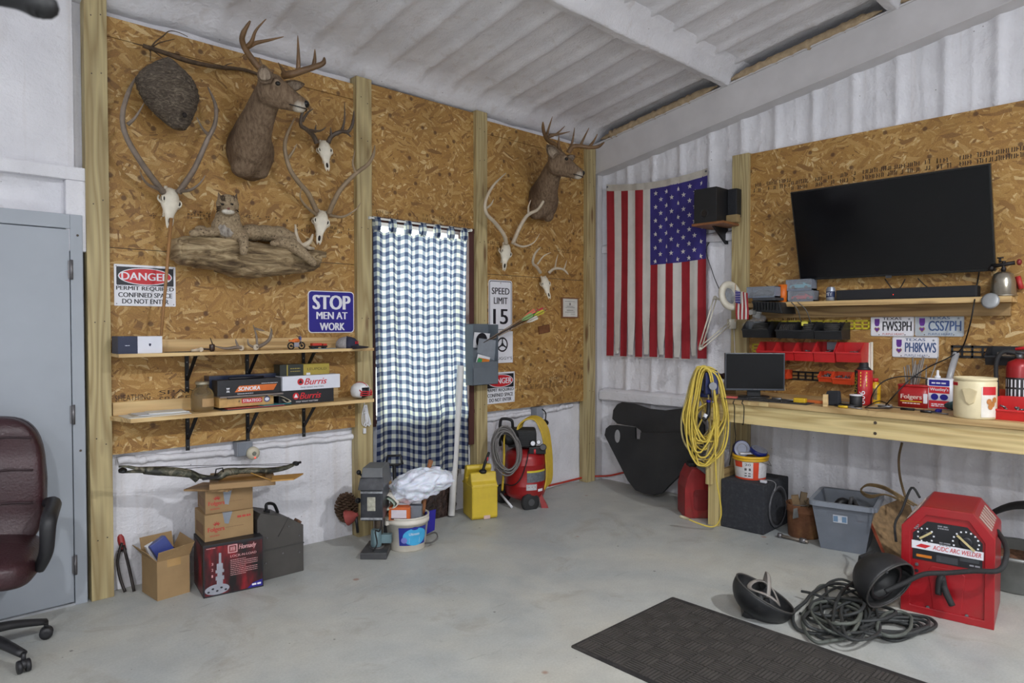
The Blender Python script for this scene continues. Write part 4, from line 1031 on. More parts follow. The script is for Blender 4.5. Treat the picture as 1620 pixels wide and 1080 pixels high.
m = M(); m.tube([(.06, 0, .008), (.11, .0, .012)], [.008, .012], 8); m.lathe([(.013, 0), (.014, .006)], 12, c=(.115, -.004, .014), rot=Matrix.Rotation(PI/2, 4, 'X')); part('handle', m, ANTW, t)
t = tbl('tobacco_pipe', 'small dark tobacco pipe with an orange stem on the upper shelf', 'pipe', 327, .17)
m = M(); m.lathe([(.010, 0), (.017, .01), (.017, .04), (.013, .045), (.011, .045), (.010, .02)], 12, c=(.03, 0, 0)); m.tube(spline([(.02, 0, .012), (-.02, 0, .016), (-.05, 0, .014)], 4), .006, 7); part('bowl', m, mat('briar', (54, 38, 32), .35), t)
m = M(); m.tube([(-.04, -.002, .014), (-.075, -.002, .013)], .008, 7); part('stem_ring', m, ORG, t); m = M(); m.tube([(.035, 0, .04), (.02, 0, .085)], [.004, .002], 5); part('tamper', m, BLK, t)
def shed(label, u, y, pts, r0):
    t = tbl('shed_antler', label, 'antler', u, y); m = M()
    for i, p in enumerate(pts):
        s_ = spline(p, 5); m.tube(s_, [r0*(1 if i == 0 else .7), r0*.9*(1 if i == 0 else .6), r0*.15], 8)
    part('antler', m, ANTG, t); m = M(); m.lathe([(r0*1.5, 0), (r0*1.5, .006), (r0*1.2, .009)], 12, c=pts[0][0], rot=Matrix.Rotation(PI/2, 4, 'X')); part('cut_base', m, ANTW, t)
shed('shed antler with a cut pale base lying on the upper shelf', 381, .19, [[(0, 0, .018), (-.03, 0, .022), (-.09, .02, .016), (-.16, .03, .035)], [(-.015, .0, .02), (-.03, .0, .055), (-.035, 0, .075)]], .012)
shed('forked shed antler standing up beside the toy motorcycle', 404, .19, [[(0, 0, .02), (.05, .01, .035), (.10, .02, .07), (.115, .02, .125), (.10, .0, .145)], [(.01, 0, .02), (.01, .01, .09), (-.01, .01, .165)], [(.0, .01, .14), (.06, 0, .125)], [(-.01, 0, .02), (-.045, 0, .04), (-.05, 0, .075)]], .013)
t = tbl('toy_motorcycle', 'small toy motorcycle in orange and blue on the upper shelf', 'toy motorcycle', 468, .17)
for x in (-.035, .04):
    m = M(); m.tube([(x+.022*math.cos(2*PI*k/14), 0, .024+.022*math.sin(2*PI*k/14)) for k in range(14)], .005, 6, closed=True); m.lathe([(.008, -.006), (.008, .006)], 8, c=(x, 0, .024), rot=Matrix.Rotation(PI/2, 4, 'X')); part('wheel', m, BLK, t)
m = M(); m.ball((.0, 0, .06), (.03, .013, .014), 10); m.cb((-.03, 0, .056), (.04, .016, .01), Matrix.Rotation(R(14), 4, 'Y')); part('tank_and_seat', m, ORG, t)
m = M(); m.cb((0, 0, .032), (.035, .02, .03)); m.tube([(.04, .008, .024), (.022, .008, .085)], .003, 5); m.tube([(.04, -.008, .024), (.022, -.008, .085)], .003, 5); m.tube([(.018, -.03, .092), (.022, 0, .085), (.018, .03, .092)], .003, 5); m.tube([(-.035, .01, .02), (.02, .012, .018)], .004, 5); part('frame', m, mat('toy_chrome', (150, 150, 160), .25, .8), t)
m = M(); m.cb((.028, 0, .074), (.012, .022, .022)); part('fairing', m, mat('toy_blue', (60, 74, 140), .4), t)
t = tbl('toy_truck', 'low red and black toy truck on the upper shelf', 'toy truck', 503, .17)
m = M(); m.box(-.06, .06, -.02, .02, .012, .022); part('chassis', m, BLK, t)
m = M(); m.box(-.05, .02, -.018, .018, .022, .04); m.box(.028, .058, -.018, .018, .022, .036); part('body', m, mat('toy_red', (190, 52, 34), .4), t, bevel=.002)
for x in (-.045, -.02, .042):
    m = M(); m.lathe([(.011, -.021), (.011, .021)], 12, c=(x, 0, .011), rot=Matrix.Rotation(PI/2, 4, 'X')); part('wheel', m, BLK, t)
m = M(); m.box(-.09, .075, -.035, .02, 0, .003); solo('magazine', m, mat('mag_teal', (120, 150, 160), .4), 'thin glossy leaflet under the toy truck', 'magazine', (PA(512, 500, -.19).x, -.195, UZ+.0005))
# baseball cap
t = tbl('baseball_cap', 'navy baseball cap with a grey mesh back and red logo', 'cap', 549, .165)
prof = [(.078, 0), (.08, .02), (.075, .045), (.055, .068), (.03, .078), (.001, .081)]
for nm, mt, a0, a1 in (('front_crown', mat('cap_navy', (38, 40, 62), .8), -125, 65), ('mesh_back', mat('cap_mesh', (150, 146, 146), .9, 0, .15, 120), 65, 235)):
    m = M(); n = 12
    vs = [(r_*math.cos(R(lerp(a0, a1, j/n))), r_*1.0*math.sin(R(lerp(a0, a1, j/n))), z) for r_, z in prof for j in range(n+1)]
    m._a(vs, [(i*(n+1)+j, i*(n+1)+j+1, (i+1)*(n+1)+j+1, (i+1)*(n+1)+j) for i in range(len(prof)-1) for j in range(n)], 0, True); part(nm, m, mt, t, solid=.003)
m = M()
def brim(u, v):
    a = lerp(-75, 75, u); r_ = lerp(.076, .076+.075*math.cos(R(a*.95))**.6, v); a = R(a-25); return (r_*math.cos(a), r_*math.sin(a), .012-.010*v-.012*abs(u-.5)*2*v+.006)
m.grid(brim, 16, 5); part('brim', m, mat('cap_brim', (34, 30, 40), .75), t, solid=.003)
m = M(); fn = lambda x, z: (.0815*math.cos(R(x)), .0815*math.sin(R(x)), z)
[m._a([fn(a_, .03), fn(a_+7, .03), fn(a_+9, .05), fn(a_+2, .05)], [(0, 1, 2, 3)]) for a_ in range(-78, -20, 11)]; part('logo', m, SRED, t)
m = M(); m.ball((0, 0, .082), .006, 8); part('button', m, mat('cap_navy'), t)

# lower shelf
GL = N('jar_glass'); GL.b.inputs['Transmission Weight'].default_value = .92; GL.b.inputs['Roughness'].default_value = .06; GL.b.inputs['IOR'].default_value = 1.25; GL.b.inputs['Base Color'].default_value = lin((226, 214, 180))
m = M()
for k, (w_, d_, an) in enumerate(((.34, .17, 2), (.30, .15, -3), (.26, .14, 5), (.22, .12, 0))):
    pass
for k, (u, w_, d_, an, col, lab) in enumerate(((246, .34, .19, 2, (214, 210, 200), 'bottom sheet of the papers at the left of the lower shelf'), (252, .30, .17, -4, (188, 178, 160), 'tan leaflet in the papers at the left of the lower shelf'), (254, .27, .16, 4, (206, 210, 216), 'pale blue-white leaflet in the papers on the lower shelf'), (262, .2, .14, -6, (226, 224, 216), 'topmost white envelope on the papers on the lower shelf'))):
    m = M(); m.box(-w_/2, w_/2, -d_/2, d_/2, 0, .004); solo('paper_stack', m, mat('loose_paper_%d' % k, col, .6, 0, .05), lab, 'paper', (PA(u, 655, -.15).x, -.15, LZ+.0005+.0045*k), R(an), group='papers on the lower shelf')
t = tbl('glass_jar', 'large clear glass jar with a paper label on the lower shelf', 'jar', 319, .14, LZ)
m = M(); m.lathe([(.05, 0), (.064, .006), (.066, .03), (.066, .10), (.058, .125), (.042, .14), (.036, .15), (.036, .165)], 24); part('glass', m, GL.m, t)
m = M(); m.lathe([(.039, .163), (.040, .165), (.040, .178), (.036, .181)], 20); part('lid', m, mat('tin_lid', (158, 150, 130), .4, .5), t)
m = M(); m.lathe([(.0668, .03), (.0668, .075)], 24, sm=True); m2 = M(); m2.grid(lambda u, v: (.0672*math.cos(R(lerp(-110, -40, u))), .0672*math.sin(R(lerp(-110, -40, u))), lerp(.03, .08, v)), 8, 1); part('paper_label', m2, mat('kraft_label', (174, 140, 96), .7), t)
t, W_, H_ = shelf_box('scope_box', 'glossy dark blue carton behind the orange-banded black box', 331, 440, 588, 617, .10, LZ+.090, .09, mat('gloss_navy', (40, 46, 66), .2))
t, W_, H_ = shelf_box('scope_box', 'long black scope box with an orange band on the lower shelf', 344, 444, 593, 617, .20, LZ+.088, .095, BLKC)
m = M(); fl(m, [(W_*.26, H_*.2), (W_*.88, H_*.2), (W_*.94, H_*.6), (W_*.33, H_*.6)], -.001); part('orange_band', m, ORG, t)
m = M(); letters(m, 'SONORA', W_*.31, W_*.66, H_*.27, H_*.53, -.0015, .04, shear=.2); scrib(m, W_*.68, W_*.95, H_*.66, H_*.72, -.0015, 3); scrib(m, W_*.30, W_*.55, H_*.05, H_*.12, -.0015, 4)
for q in (0, 1): fl(m, [(W_*(.13+.03*q), H_*.22), (W_*(.155+.03*q), H_*.22), (W_*(.185-.06*q+.03*q), H_*.5), (W_*(.16-.06*q+.03*q), H_*.5)], -.0015)
part('lettering', m, SW, t)
m = M(); m.tube([(W_*.2, .03, H_+.008), (W_*.75, .03, H_+.008)], .008, 8); m.T = Matrix(); part('scope_print', m, SBK, t)
def flat_item(name, label, u, y, z, w_, d_, h_, an, mt, cat, group=None):
    m = M(); m.box(-w_/2, w_/2, -d_/2, d_/2, 0, h_); return solo(name, m, mt, label, cat, (PA(u, 620, -y).x, -y, z), R(an), group=group)
MAGC = [mat('mag_%d' % k, c, .35, 0, .1, 30) for k, c in enumerate(((120, 110, 104), (170, 60, 56), (90, 96, 110), (70, 140, 150), (60, 60, 64)))]
flat_item('magazine', 'dark magazine at the bottom of the pile under the wooden game box', 392, .15, LZ+.0005, .40, .19, .005, 2, MAGC[4], 'magazine', 'magazines on the lower shelf')
flat_item('magazine', 'red magazine under the wooden game box', 398, .155, LZ+.006, .36, .19, .004, -3, MAGC[1], 'magazine', 'magazines on the lower shelf')
flat_item('magazine', 'teal booklet sticking out right of the wooden game box', 430, .17, LZ+.0105, .20, .14, .004, 8, MAGC[3], 'booklet', 'magazines on the lower shelf')
t, W_, H_ = shelf_box('game_box', 'wooden board game box with a red label', 347, 433, 627, 644, .20, LZ+.015, .13, mat('box_wood', (196, 156, 96), .5, 0, .12, 30))
m = M(); fl(m, rrect(W_*.40, W_*.78, H_*.28, H_*.72, .003), -.001); part('red_label', m, SRED, t)
m = M(); letters(m, 'STRATEGO', W_*.42, W_*.76, H_*.36, H_*.64, -.0015, .03); part('lettering', m, SW, t)
m = M(); fl(m, ell(W_*.87, H_*.52, W_*.06, H_*.28), -.001); part('blue_seal', m, mat('seal_blue', (80, 86, 130), .5), t)
m = M(); fl(m, ell(W_*.87, H_*.52, W_*.04, H_*.17), -.0015); part('seal_centre', m, SW, t)
m = M(); letters(m, '8', W_*.34, W_*.365, H_*.4, H_*.6, -.001, .02); part('lettering', m, SBK, t)
flat_item('magazine', 'dark booklet on top of the wooden game box', 385, .14, LZ+.070, .26, .14, .008, 3, MAGC[4], 'booklet', 'magazines on the lower shelf')
flat_item('magazine', 'glossy magazine directly under the orange-banded black box', 392, .15, LZ+.0785, .40, .17, .009, -2, MAGC[0], 'magazine', 'magazines on the lower shelf')
m = M(); sp = spline([(-.07, 0, .05), (-.02, 0, .045), (.03, 0, .02), (.05, 0, .004), (.02, 0, .0), (.0, 0, .02)], 6)
for w_ in (0,):
    vs = [(p.x, y, p.z) for p in sp for y in (-.025, .025)]; m._a(vs, [(2*i, 2*i+1, 2*i+3, 2*i+2) for i in range(len(sp)-1)], 0, True)
solo('curled_paper', m, mat('curl_paper', (190, 180, 160), .6), 'curled strip of paper between the game box and the black box', 'paper', (PA(446, 632, -.21).x, -.215, LZ+.022), solid=.002)
t, W_, H_ = shelf_box('scope_box', 'black box with red script lettering lying on the lower shelf', 441, 528, 616, 638, .20, LZ, .10, BLKC)
def script_box(t, W_, H_, tc):
    m = M(); letters(m, 'Burris', W_*.36, W_*.76, H_*.34, H_*.80, -.001, .02, shear=.35); fl(m, ell(W_*.30, H_*.58, H_*.24, H_*.24, 20), -.001); part('red_print', m, SRED, t)
    m = M(); fl(m, [(W_*.30-H_*.15, H_*.47), (W_*.30+H_*.15, H_*.47), (W_*.30, H_*.76)], -.0015); letters(m, 'FIND WHAT MATTERS', W_*.30, W_*.70, H_*.12, H_*.22, -.0012, 0); part('print', m, tc, t)
script_box(t, W_, H_, SW); zz = LZ+H_
t, W_, H_ = shelf_box('scope_box', 'white box with red script lettering on top of a black one', 447, 538, 595, 617, .21, zz+.0005, .11, WHC); script_box(t, W_, H_, SBK); zz += H_
t, W_, H_ = shelf_box('scope_box', 'dark green and gold box topping the pile on the shelf', 443, 521, 580, 597, .16, zz+.001, .09, mat('gold_card', (166, 148, 62), .4))
m = M(); m.box(-.001, W_*.46, -.0012, .091, 0, H_+.001); part('dark_sleeve', m, mat('dark_green_card', (38, 44, 40), .4), t)
m = M(); m.box(W_*.13, W_*.15, -.0022, -.001, 0, H_); scrib(m, W_*.20, W_*.40, H_*.60, H_*.72, -.002, 5); scrib(m, W_*.20, W_*.40, H_*.35, H_*.45, -.002, 6); part('gold_print', m, mat('gold_card'), t)
m = M(); letters(m, 'LEUPOLD', W_*.54, W_*.94, H_*.42, H_*.66, -.001, .01); part('lettering', m, mat('dark_gold', (92, 80, 34), .5), t)
m = M(); fl(m, rrect(W_*.52, W_*.60, 0, H_*.2, .002), -.001); part('price_tag', m, SW, t)
# toy football helmet
t = thing('football_helmet', 'small white toy football helmet with a red face guard', 'toy helmet', (PA(570, 600, -.19).x, -.19, LZ), rz=R(18))
m = M(); prof = [(.05, .012), (.064, .03), (.068, .058), (.062, .085), (.045, .105), (.022, .115), (.001, .118)]; n = 24
vs = [(r_*math.cos(2*PI*j/n)*.9, r_*math.sin(2*PI*j/n)*1.1, z) for r_, z in prof for j in range(n)]
fs = []
for i in range(len(prof)-1):
    for j in range(n):
        a = 360*j/n
        if i < 3 and 225 <= a < 315: continue
        fs.append((i*n+j, i*n+(j+1) % n, (i+1)*n+(j+1) % n, (i+1)*n+j))
m._a(vs, fs, 0, True); part('shell', m, mat('helmet_white', (224, 224, 226), .25), t, solid=.004)
m = M(); m.tube([(0, .0765*math.cos(a), .058+.062*math.sin(a)) for a in [R(x) for x in range(10, 150, 12)]], .004, 5); part('stripe', m, SRED, t)
m = M()
for z, d_ in ((.030, .088), (.045, .092), (.058, .09)): m.tube(spline([(-.052, -.045, z), (-.035, -d_+.012, z), (0, -d_, z), (.035, -d_+.012, z), (.052, -.045, z)], 4), .0035, 6)
for x in (-.02, .02): m.tube([(x, -.088, .028), (x, -.09, .06)], .003, 5)
m.tube(spline([(-.055, -.04, .07), (-.05, -.06, .05), (-.05, -.045, .03)], 3), .004, 5); m.tube(spline([(.055, -.04, .07), (.05, -.06, .05), (.05, -.045, .03)], 3), .004, 5); part('face_guard', m, SRED, t)
m = M(); m.ball((0, -.01, .05), (.05, .06, .045), 12); part('padding', m, SBK, t)
# white charger cord hanging on the post
O = V((PA(577, 660, -.05).x, -.046, PA(577, 640, -.05).z)); t = thing('charger_cable', 'bundled white cable hanging on the post by the lower shelf', 'cable', O)
m = M(); m.tube([(-.005, -.004, .12), (-.004, -.004, 0)], .003, 6)
for k in range(5):
    q = k*.012; m.tube(spline([(-.004+q*.3, -.006-.003*k, 0), (-.022+q, -.008, -.06), (-.026+q*1.3, -.01, -.13), (-.01+q*1.2, -.012, -.155-.01*(k % 2)), (.004+q*.8, -.01, -.12), (.002+q*.4, -.008, -.05), (0, -.006-.003*k, -.01)], 5), .0032, 6)
part('cord', m, PW, t)
m = M(); m.box(-.016, .006, -.016, 0, -.215, -.175); part('plug', m, PW, t, bevel=.004)
m = M(); m.tube([(-.01, -.006, -.055), (-.01, -.018, -.058), (.012, -.016, -.06), (.014, -.004, -.058)], .004, 6); part('tie', m, PW, t)
# ================================================================ FLOOR, left side
VR = YAW-PI/2                      # a thing turned square to the photographer
def L2(O):
    """local coordinates (right, depth, up) of photograph points for a thing standing at O and turned by VR"""
    O = V(O); d = O-CAMP; Z = d.dot(FWD); s = F/Z; u0 = 810+F*d.dot(RGT)/Z; v0 = 540-F*d.dot(UPV)/Z
    return lambda u, v, y=0.0: V((((u-810)*(Z+y)-(u0-810)*Z)/F, y, ((540-v)*(Z+y)-(540-v0)*Z)/F))
CARD = mat('cardboard', (152, 124, 86), .75, 0, .06, 10, .1, 80); CARDD = mat('cardboard_tan', (142, 114, 78), .75, 0, .06, 10); TAPE = mat('duct_tape', (132, 138, 148), .35, .2, .08); TAPEB = mat('packing_tape', (172, 138, 90), .25)
CRED = mat('carton_red', (176, 60, 50), .6); BLUEP = mat('blue_plastic', (40, 56, 128), .4)
def cbox(name, label, p0, p1, z, vt, dep, mt, cat='box', group=None, body='carton', bevel=.002):
    A, B = PF(p0[0], p0[1], z), PF(p1[0], p1[1], z); r_ = B-A; W_ = r_.length; H_ = HT(A, vt)
    t = thing(name, label, cat, A, math.atan2(r_.y, r_.x), group)
    if body:
        m = M(); m.box(0, W_, 0, dep, 0, H_); part(body, m, mt, t, bevel=bevel)
    return t, W_, H_
# red and black press carton
t, W_, H_ = cbox('press_box', 'red and black picture carton under the two brown boxes', (322, 947), (417, 927), 0, 864, .30, BLKC)
HZ = H_
kp = N('red_print'); vv = kp.coord('Object', (9, 9, 3), (0, .9, 0)); kp.l(kp.ramp(kp.noise(vv, 1.2, 3), [(.38, lin((16, 11, 13))), (.52, lin((78, 14, 22))), (.68, lin((150, 22, 34)))]), kp.b.inputs['Base Color']); kp.b.inputs['Roughness'].default_value = .3
m = M(); fl(m, rrect(W_*.02, W_*.98, H_*.03, H_*.95, .003), -.0008); part('front_print', m, kp.m, t)
m = M(); m._a([(-.0008, .01, H_*.04), (-.0008, .29, H_*.04), (-.0008, .29, H_*.95), (-.0008, .01, H_*.95)], [(0, 1, 2, 3)]); part('side_print', m, kp.m, t)
m = M(); letters(m, 'Hornady', W_*.58, W_*.88, H_*.80, H_*.92, -.0014, .02, shear=.25)
o_ = rrect(W_*.40, W_*.56, H_*.78, H_*.94, .004); i_ = rrect(W_*.42, W_*.54, H_*.80, H_*.92, .003); m._a([(p[0], -.0014, p[1]) for p in o_]+[(p[0], -.0014, p[1]) for p in i_], [(k, (k+1) % len(o_), len(o_)+(k+1) % len(o_), len(o_)+k) for k in range(len(o_))])
letters(m, 'H', W_*.44, W_*.475, H_*.82, H_*.90, -.0014, .05); letters(m, 'H', W_*.485, W_*.52, H_*.82, H_*.90, -.0014, .05); letters(m, 'LOCK-N-LOAD', W_*.44, W_*.88, H_*.695, H_*.74, -.0014, .02)
for k in range(9): scrib(m, W_*.44, W_*(.90 if k % 4 else .7), H_*(.63-.036*k), H_*(.65-.036*k), -.0014, 20+k)
letters(m, '3', W_*.13, W_*.16, H_*.60, H_*.65, -.0014, .02); letters(m, '2', W_*.13, W_*.16, H_*.49, H_*.54, -.0014, .02); letters(m, '1', W_*.13, W_*.155, H_*.37, H_*.42, -.0014, .02)
scrib(m, W_*.05, W_*.2, H_*.92, H_*.945, -.0014, 31); part('lettering', m, mat('print_pink', (200, 150, 150), .5), t)
m = M(); sil = mat('silver_print', (168, 170, 180), .25, .5)
for x, w_, z0, z1 in ((.27, .02, .62, .82), (.265, .05, .50, .62), (.265, .07, .44, .50), (.265, .04, .38, .44), (.265, .07, .30, .38), (.265, .05, .22, .30)): fl(m, rrect(W_*(x-w_), W_*(x+w_), H_*z0, H_*z1, .003), -.0014)
fl(m, ell(W_*.22, H_*.13, W_*.2, H_*.10), -.0012); part('press_print', m, sil, t)
m = M(); fl(m, [(W_*.72, H_*.03), (W_*.98, H_*.03), (W_*.98, H_*.16), (W_*.82, H_*.12)], -.0014); part('blue_corner', m, SBL, t)
m = M(); scrib(m, W_*.80, W_*.97, H_*.06, H_*.12, -.0018, 5); part('corner_lettering', m, SW, t)
m = M(); [fl(m, ell(W_*(.08+.07*k), H_*(.10+.05*(k % 2)), W_*.022, H_*.018, 10), -.0018) for k in range(5)]; part('bores', m, SBK, t)
# two brown coffee cartons on it
z = HZ; zs = []
for k, (p0, p1, vt, lab) in enumerate((((324, 858), (401, 844), 816, 'lower brown coffee carton standing on the red press carton'), ((325, 814), (400, 803), 777, 'upper brown coffee carton under the wooden frame'))):
    t, W_, H_ = cbox('coffee_carton', lab, p0, p1, z+.001, vt, .24, (CARD, CARDD)[k], group='stacked brown coffee cartons')
    m = M(); letters(m, 'Folgers', W_*.06, W_*.40, H_*.30, H_*.52, -.001, .03)
    for q in range(5): m.T = Matrix.Translation((W_*.24, -.001, H_*.56)) @ Matrix.Rotation(R(-56+28*q), 4, 'Y'); m._a([(-.006, 0, .006), (.006, 0, .006), (0, 0, .028)], [(0, 1, 2)])
    m.T = Matrix(); scrib(m, W_*.10, W_*.30, H_*.16, H_*.22, -.001, 8, 2)
    if k == 0: scrib(m, W_*.66, W_*.95, H_*.72, H_*.86, -.001, 9)
    part('red_print', m, CRED, t)
    m = M(); m._a([(-.001, .03, H_*.2), (-.001, .2, H_*.2), (-.001, .2, H_*.6), (-.001, .03, H_*.6)], [(0, 1, 2, 3)]); part('side_print', m, mat('carton_print', (128, 96, 66), .7), t)
    m = M(); m._a([(W_*.40, -.0012, H_*(.60 if k == 0 else .34)), (W_*.48, -.0012, H_*(.56 if k == 0 else .30)), (W_*.56, -.0012, H_+.001), (W_*.36, -.0012, H_+.001), (W_*.36, .12, H_+.001), (W_*.56, .12, H_+.001)], [(0, 1, 2, 3), (3, 2, 5, 4)]); part('tape', m, TAPE, t)
    m = M(); scrib(m, W_*.42, W_*.80, H_*.42, H_*.46, -.001, 12); part('print_line', m, mat('carton_print'), t)
    z += H_+.001
# wooden picture frame lying on the cartons
fz = z+.012
A = PF(331, 776, fz); B = PF(436, 767, fz); r_ = B-A; t = thing('wooden_picture', 'empty wooden picture frame lying on the brown cartons', 'picture frame', A, math.atan2(r_.y, r_.x)); W_ = r_.length; Dp = .34
FW = m_wood('frame_wood', (146, 116, 78), (116, 88, 56), 'X', knots=False)
for x0, x1, y0, y1 in ((0, W_, 0, .05), (0, W_, Dp-.05, Dp), (0, .05, .05, Dp-.05), (W_-.05, W_, .05, Dp-.05)):
    m = M(); m.box(x0, x1, y0, y1, 0, .035); part('rail', m, FW, t, bevel=.003)
m = M(); m.box(.02, W_-.02, .02, Dp-.02, .001, .006); part('backing', m, mat('gold_back', (168, 124, 52), .45), t)
m = M(); m.hexa([(-.14, .10, -.012), (.1, -.02, -.012), (.2, .16, -.012), (-.04, .26, -.012)], [(-.14, .10, -.001), (.1, -.02, -.001), (.2, .16, -.001), (-.04, .26, -.001)]); solo('wood_board', m, FW, 'thin wooden board sticking out left under the picture frame', 'board', A, math.atan2(r_.y, r_.x))
m = M(); m.hexa([(0, 0, 0), (.13, .0, 0), (.2, .14, 0), (.02, .14, 0)], [(0, 0, .008), (.13, 0, .008), (.2, .14, .008), (.02, .14, .008)]); m.tube([(-.11, .06, .05), (.0, .03, .004)], .004, 4); solo('wood_offcut', m, mat('gold_ply', (176, 132, 66), .5), 'pointed plywood offcut on the right end of the picture frame', 'board', PF(436, 762, fz+.036)+V((-.02, .02, 0)), math.atan2(r_.y, r_.x))
# camouflage compound bow
O = PA(330, 757, -.36); O.z = fz+.05; q = lambda u, v, y=0.0: PA(u, v, O.y+y)-O; t = thing('compound_bow', 'camouflage compound bow lying across the wooden picture frame', 'bow', O)
kc = N('camouflage'); v = kc.coord(); a = kc.noise(v, 13, 4, .6, 1.2)
kc.l(kc.ramp(a, [(.36, lin((38, 38, 32))), (.46, lin((72, 72, 58))), (.56, lin((112, 106, 90))), (.66, lin((60, 52, 40)))], 'CONSTANT'), kc.b.inputs['Base Color']); kc.b.inputs['Roughness'].default_value = .55
for dy in (-.018, .018):
    m = M(); m.tube(spline([q(188, 742+dy*230, dy), q(202, 742+dy*230, dy), q(216, 743+dy*120, dy), q(240, 744, dy*.4)], 5), [.008, .010, .014, .024], 8, flat=.7); part('limb', m, kc.m, t)
m = M(); m.tube(spline([q(228, 744), q(250, 745), q(275, 746), q(300, 749), q(315, 753), q(330, 755), q(345, 754), q(358, 747), q(375, 745)], 5), [.034, .042, .044, .040, .024, .022, .034, .040, .036], 12, flat=.6); m.tube([q(300, 750), q(312, 760, -.01)], .016, 6); part('riser', m, kc.m, t)
m = M(); m.tube(spline([q(372, 745), q(400, 744), q(425, 744), q(450, 740), q(466, 734)], 5), [.036, .038, .036, .028, .016], 12, flat=.5); part('lower_limb', m, kc.m, t)
m = M(); m.tube([q(464, 733, -.02), q(476, 731, -.02)], .008, 7); part('limb_tip', m, BLK, t)
for u, v_ in ((194, 744), (468, 733)):
    m = M(); m.lathe([(.020, -.006), (.022, 0), (.020, .006)], 16, c=q(u, v_), rot=Matrix.Rotation(R(22), 4, 'X')); m.lathe([(.006, -.02), (.006, .02)], 8, c=q(u, v_), rot=Matrix.Rotation(PI/2, 4, 'X')); part('cam_wheel', m, BLK, t)
for a, b in (((194, 739), (470, 733)), ((196, 748), (362, 736)), ((362, 736), (466, 736))):
    m = M(); m.tube([q(*a, .05), q(*b, .05)], .0018, 5); part('bowstring', m, BLK, t)
m = M(); m.box(q(335, 752).x-.06, q(335, 752).x+.05, -.03, -.012, q(335, 756).z, q(335, 752).z); m.tube([q(340, 752, -.02), q(342, 742, -.02), q(352, 740, -.02), q(354, 750, -.02)], .004, 6); part('sight', m, BLK, t)
# open cardboard box with a blue case inside
t, W_, H_ = cbox('open_carton', 'open cardboard box with blue case inside by the left post', (249, 951), (300.5, 936), 0, 889, .22, CARD, body=None)
D_ = .22; m = M(); th = .004
m.box(0, W_, 0, th, 0, H_); m.box(0, W_, D_-th, D_, 0, H_); m.box(0, th, th, D_-th, 0, H_); m.box(W_-th, W_, th, D_-th, 0, H_); m.box(th, W_-th, th, D_-th, 0, .004); part('carton', m, CARD, t)
for nm, b in (('flap', [(0, 0, H_), (W_, 0, H_), (W_+.01, -.035, H_+.075), (-.005, -.035, H_+.06)]), ('flap', [(0, D_, H_), (W_, D_, H_), (W_, D_+.03, H_+.09), (0, D_+.03, H_+.09)]), ('flap', [(0, 0, H_), (0, D_, H_), (-.05, D_, H_+.065), (-.05, 0, H_+.06)]), ('flap', [(W_, 0, H_), (W_, D_, H_), (W_+.04, D_, H_+.08), (W_+.03, 0, H_+.07)])):
    m = M(); m._a(b, [(0, 1, 2, 3)]); part('flap', m, CARD, t, solid=.004)
m = M(); fl(m, [(W_*.3, H_*.80), (W_*.72, H_*.80), (W_*.72, H_), (W_*.3, H_)], -.0008); part('packing_tape', m, TAPEB, t)
m = M(); m.cb((0, 0, 0), (.10, .06, .17), Matrix.Rotation(R(-28), 4, 'Y') @ Matrix.Rotation(R(-12), 4, 'X')); solo('blue_case', m, BLUEP, 'blue plastic case sticking out of the open cardboard box', 'case', t.location+V((W_*.36, D_*.45, H_+.018)), t.rotation_euler.z, bevel=.004)
m = M(); m.cb((0, 0, 0), (.05, .035, .20), Matrix.Rotation(R(-20), 4, 'Y')); solo('white_folder', m, PW, 'white folder behind the blue case in the open box', 'folder', t.location+V((W_*.16, D_*.6, H_-.02)), t.rotation_euler.z, bevel=.002)
m = M(); rnd = random.Random(5)
sp = [V((rnd.uniform(-.05, .06), rnd.uniform(-.05, .05), rnd.uniform(-.01, .03))) for _ in range(14)]; m.tube(spline(sp, 5), .006, 6); solo('black_cable', m, BLK, 'tangled black cable in the open cardboard box', 'cable', t.location+V((W_*.70, D_*.55, H_-.03)), t.rotation_euler.z)
# grey metal toolbox behind the carton
t, W_, H_ = cbox('tool_chest', 'old dark grey metal chest with a black handle behind the red carton', (408, 921), (474, 904), 0, 812, .3, None, body=None, cat='tool chest')
CHG = mat('chest_grey', (74, 71, 68), .55, .2, .08, 9, dirt=(60, 56, 52)); W_ = .30; pr = [(0, 0), (.30, 0), (.30, H_*.70), (.19, H_*.86), (.02, H_*.99), (0, H_*.90)]
m = M(); m.prism(pr, 0, .26); part('body', m, CHG, t, bevel=.004)
m = M(); m.box(-.002, .302, -.003, .0, H_*.42, H_*.44); m.tube([(.13, -.002, H_*.60), (.20, -.002, H_*.86)], .002, 4); part('seam', m, mat('seam_dark', (56, 54, 52), .6), t)
for x, z_ in ((.06, .62), (.05, .25), (.16, .34), (.27, .30), (.20, .72), (.27, .55)):
    m = M(); m.lathe([(.006, 0), (.004, .003)], 8, c=(x, -.001, H_*z_), rot=Matrix.Rotation(PI/2, 4, 'X')); part('rivet', m, HINGE, t)
m = M(); m.tube(spline([(.10, .10, H_*.93), (.10, .10, H_*1.0+.02), (.16, .13, H_*.96+.02), (.19, .14, H_*.86)], 4), .010, 8); m.cb((.1, .1, H_*.94), (.03, .03, .02)); part('handle', m, BLK, t)
m = M(); m.cb((.285, .05, H_*.74), (.03, .05, .015), Matrix.Rotation(R(40), 4, 'Y')); part('latch', m, mat('latch_rust', (110, 80, 62), .6, .4), t)
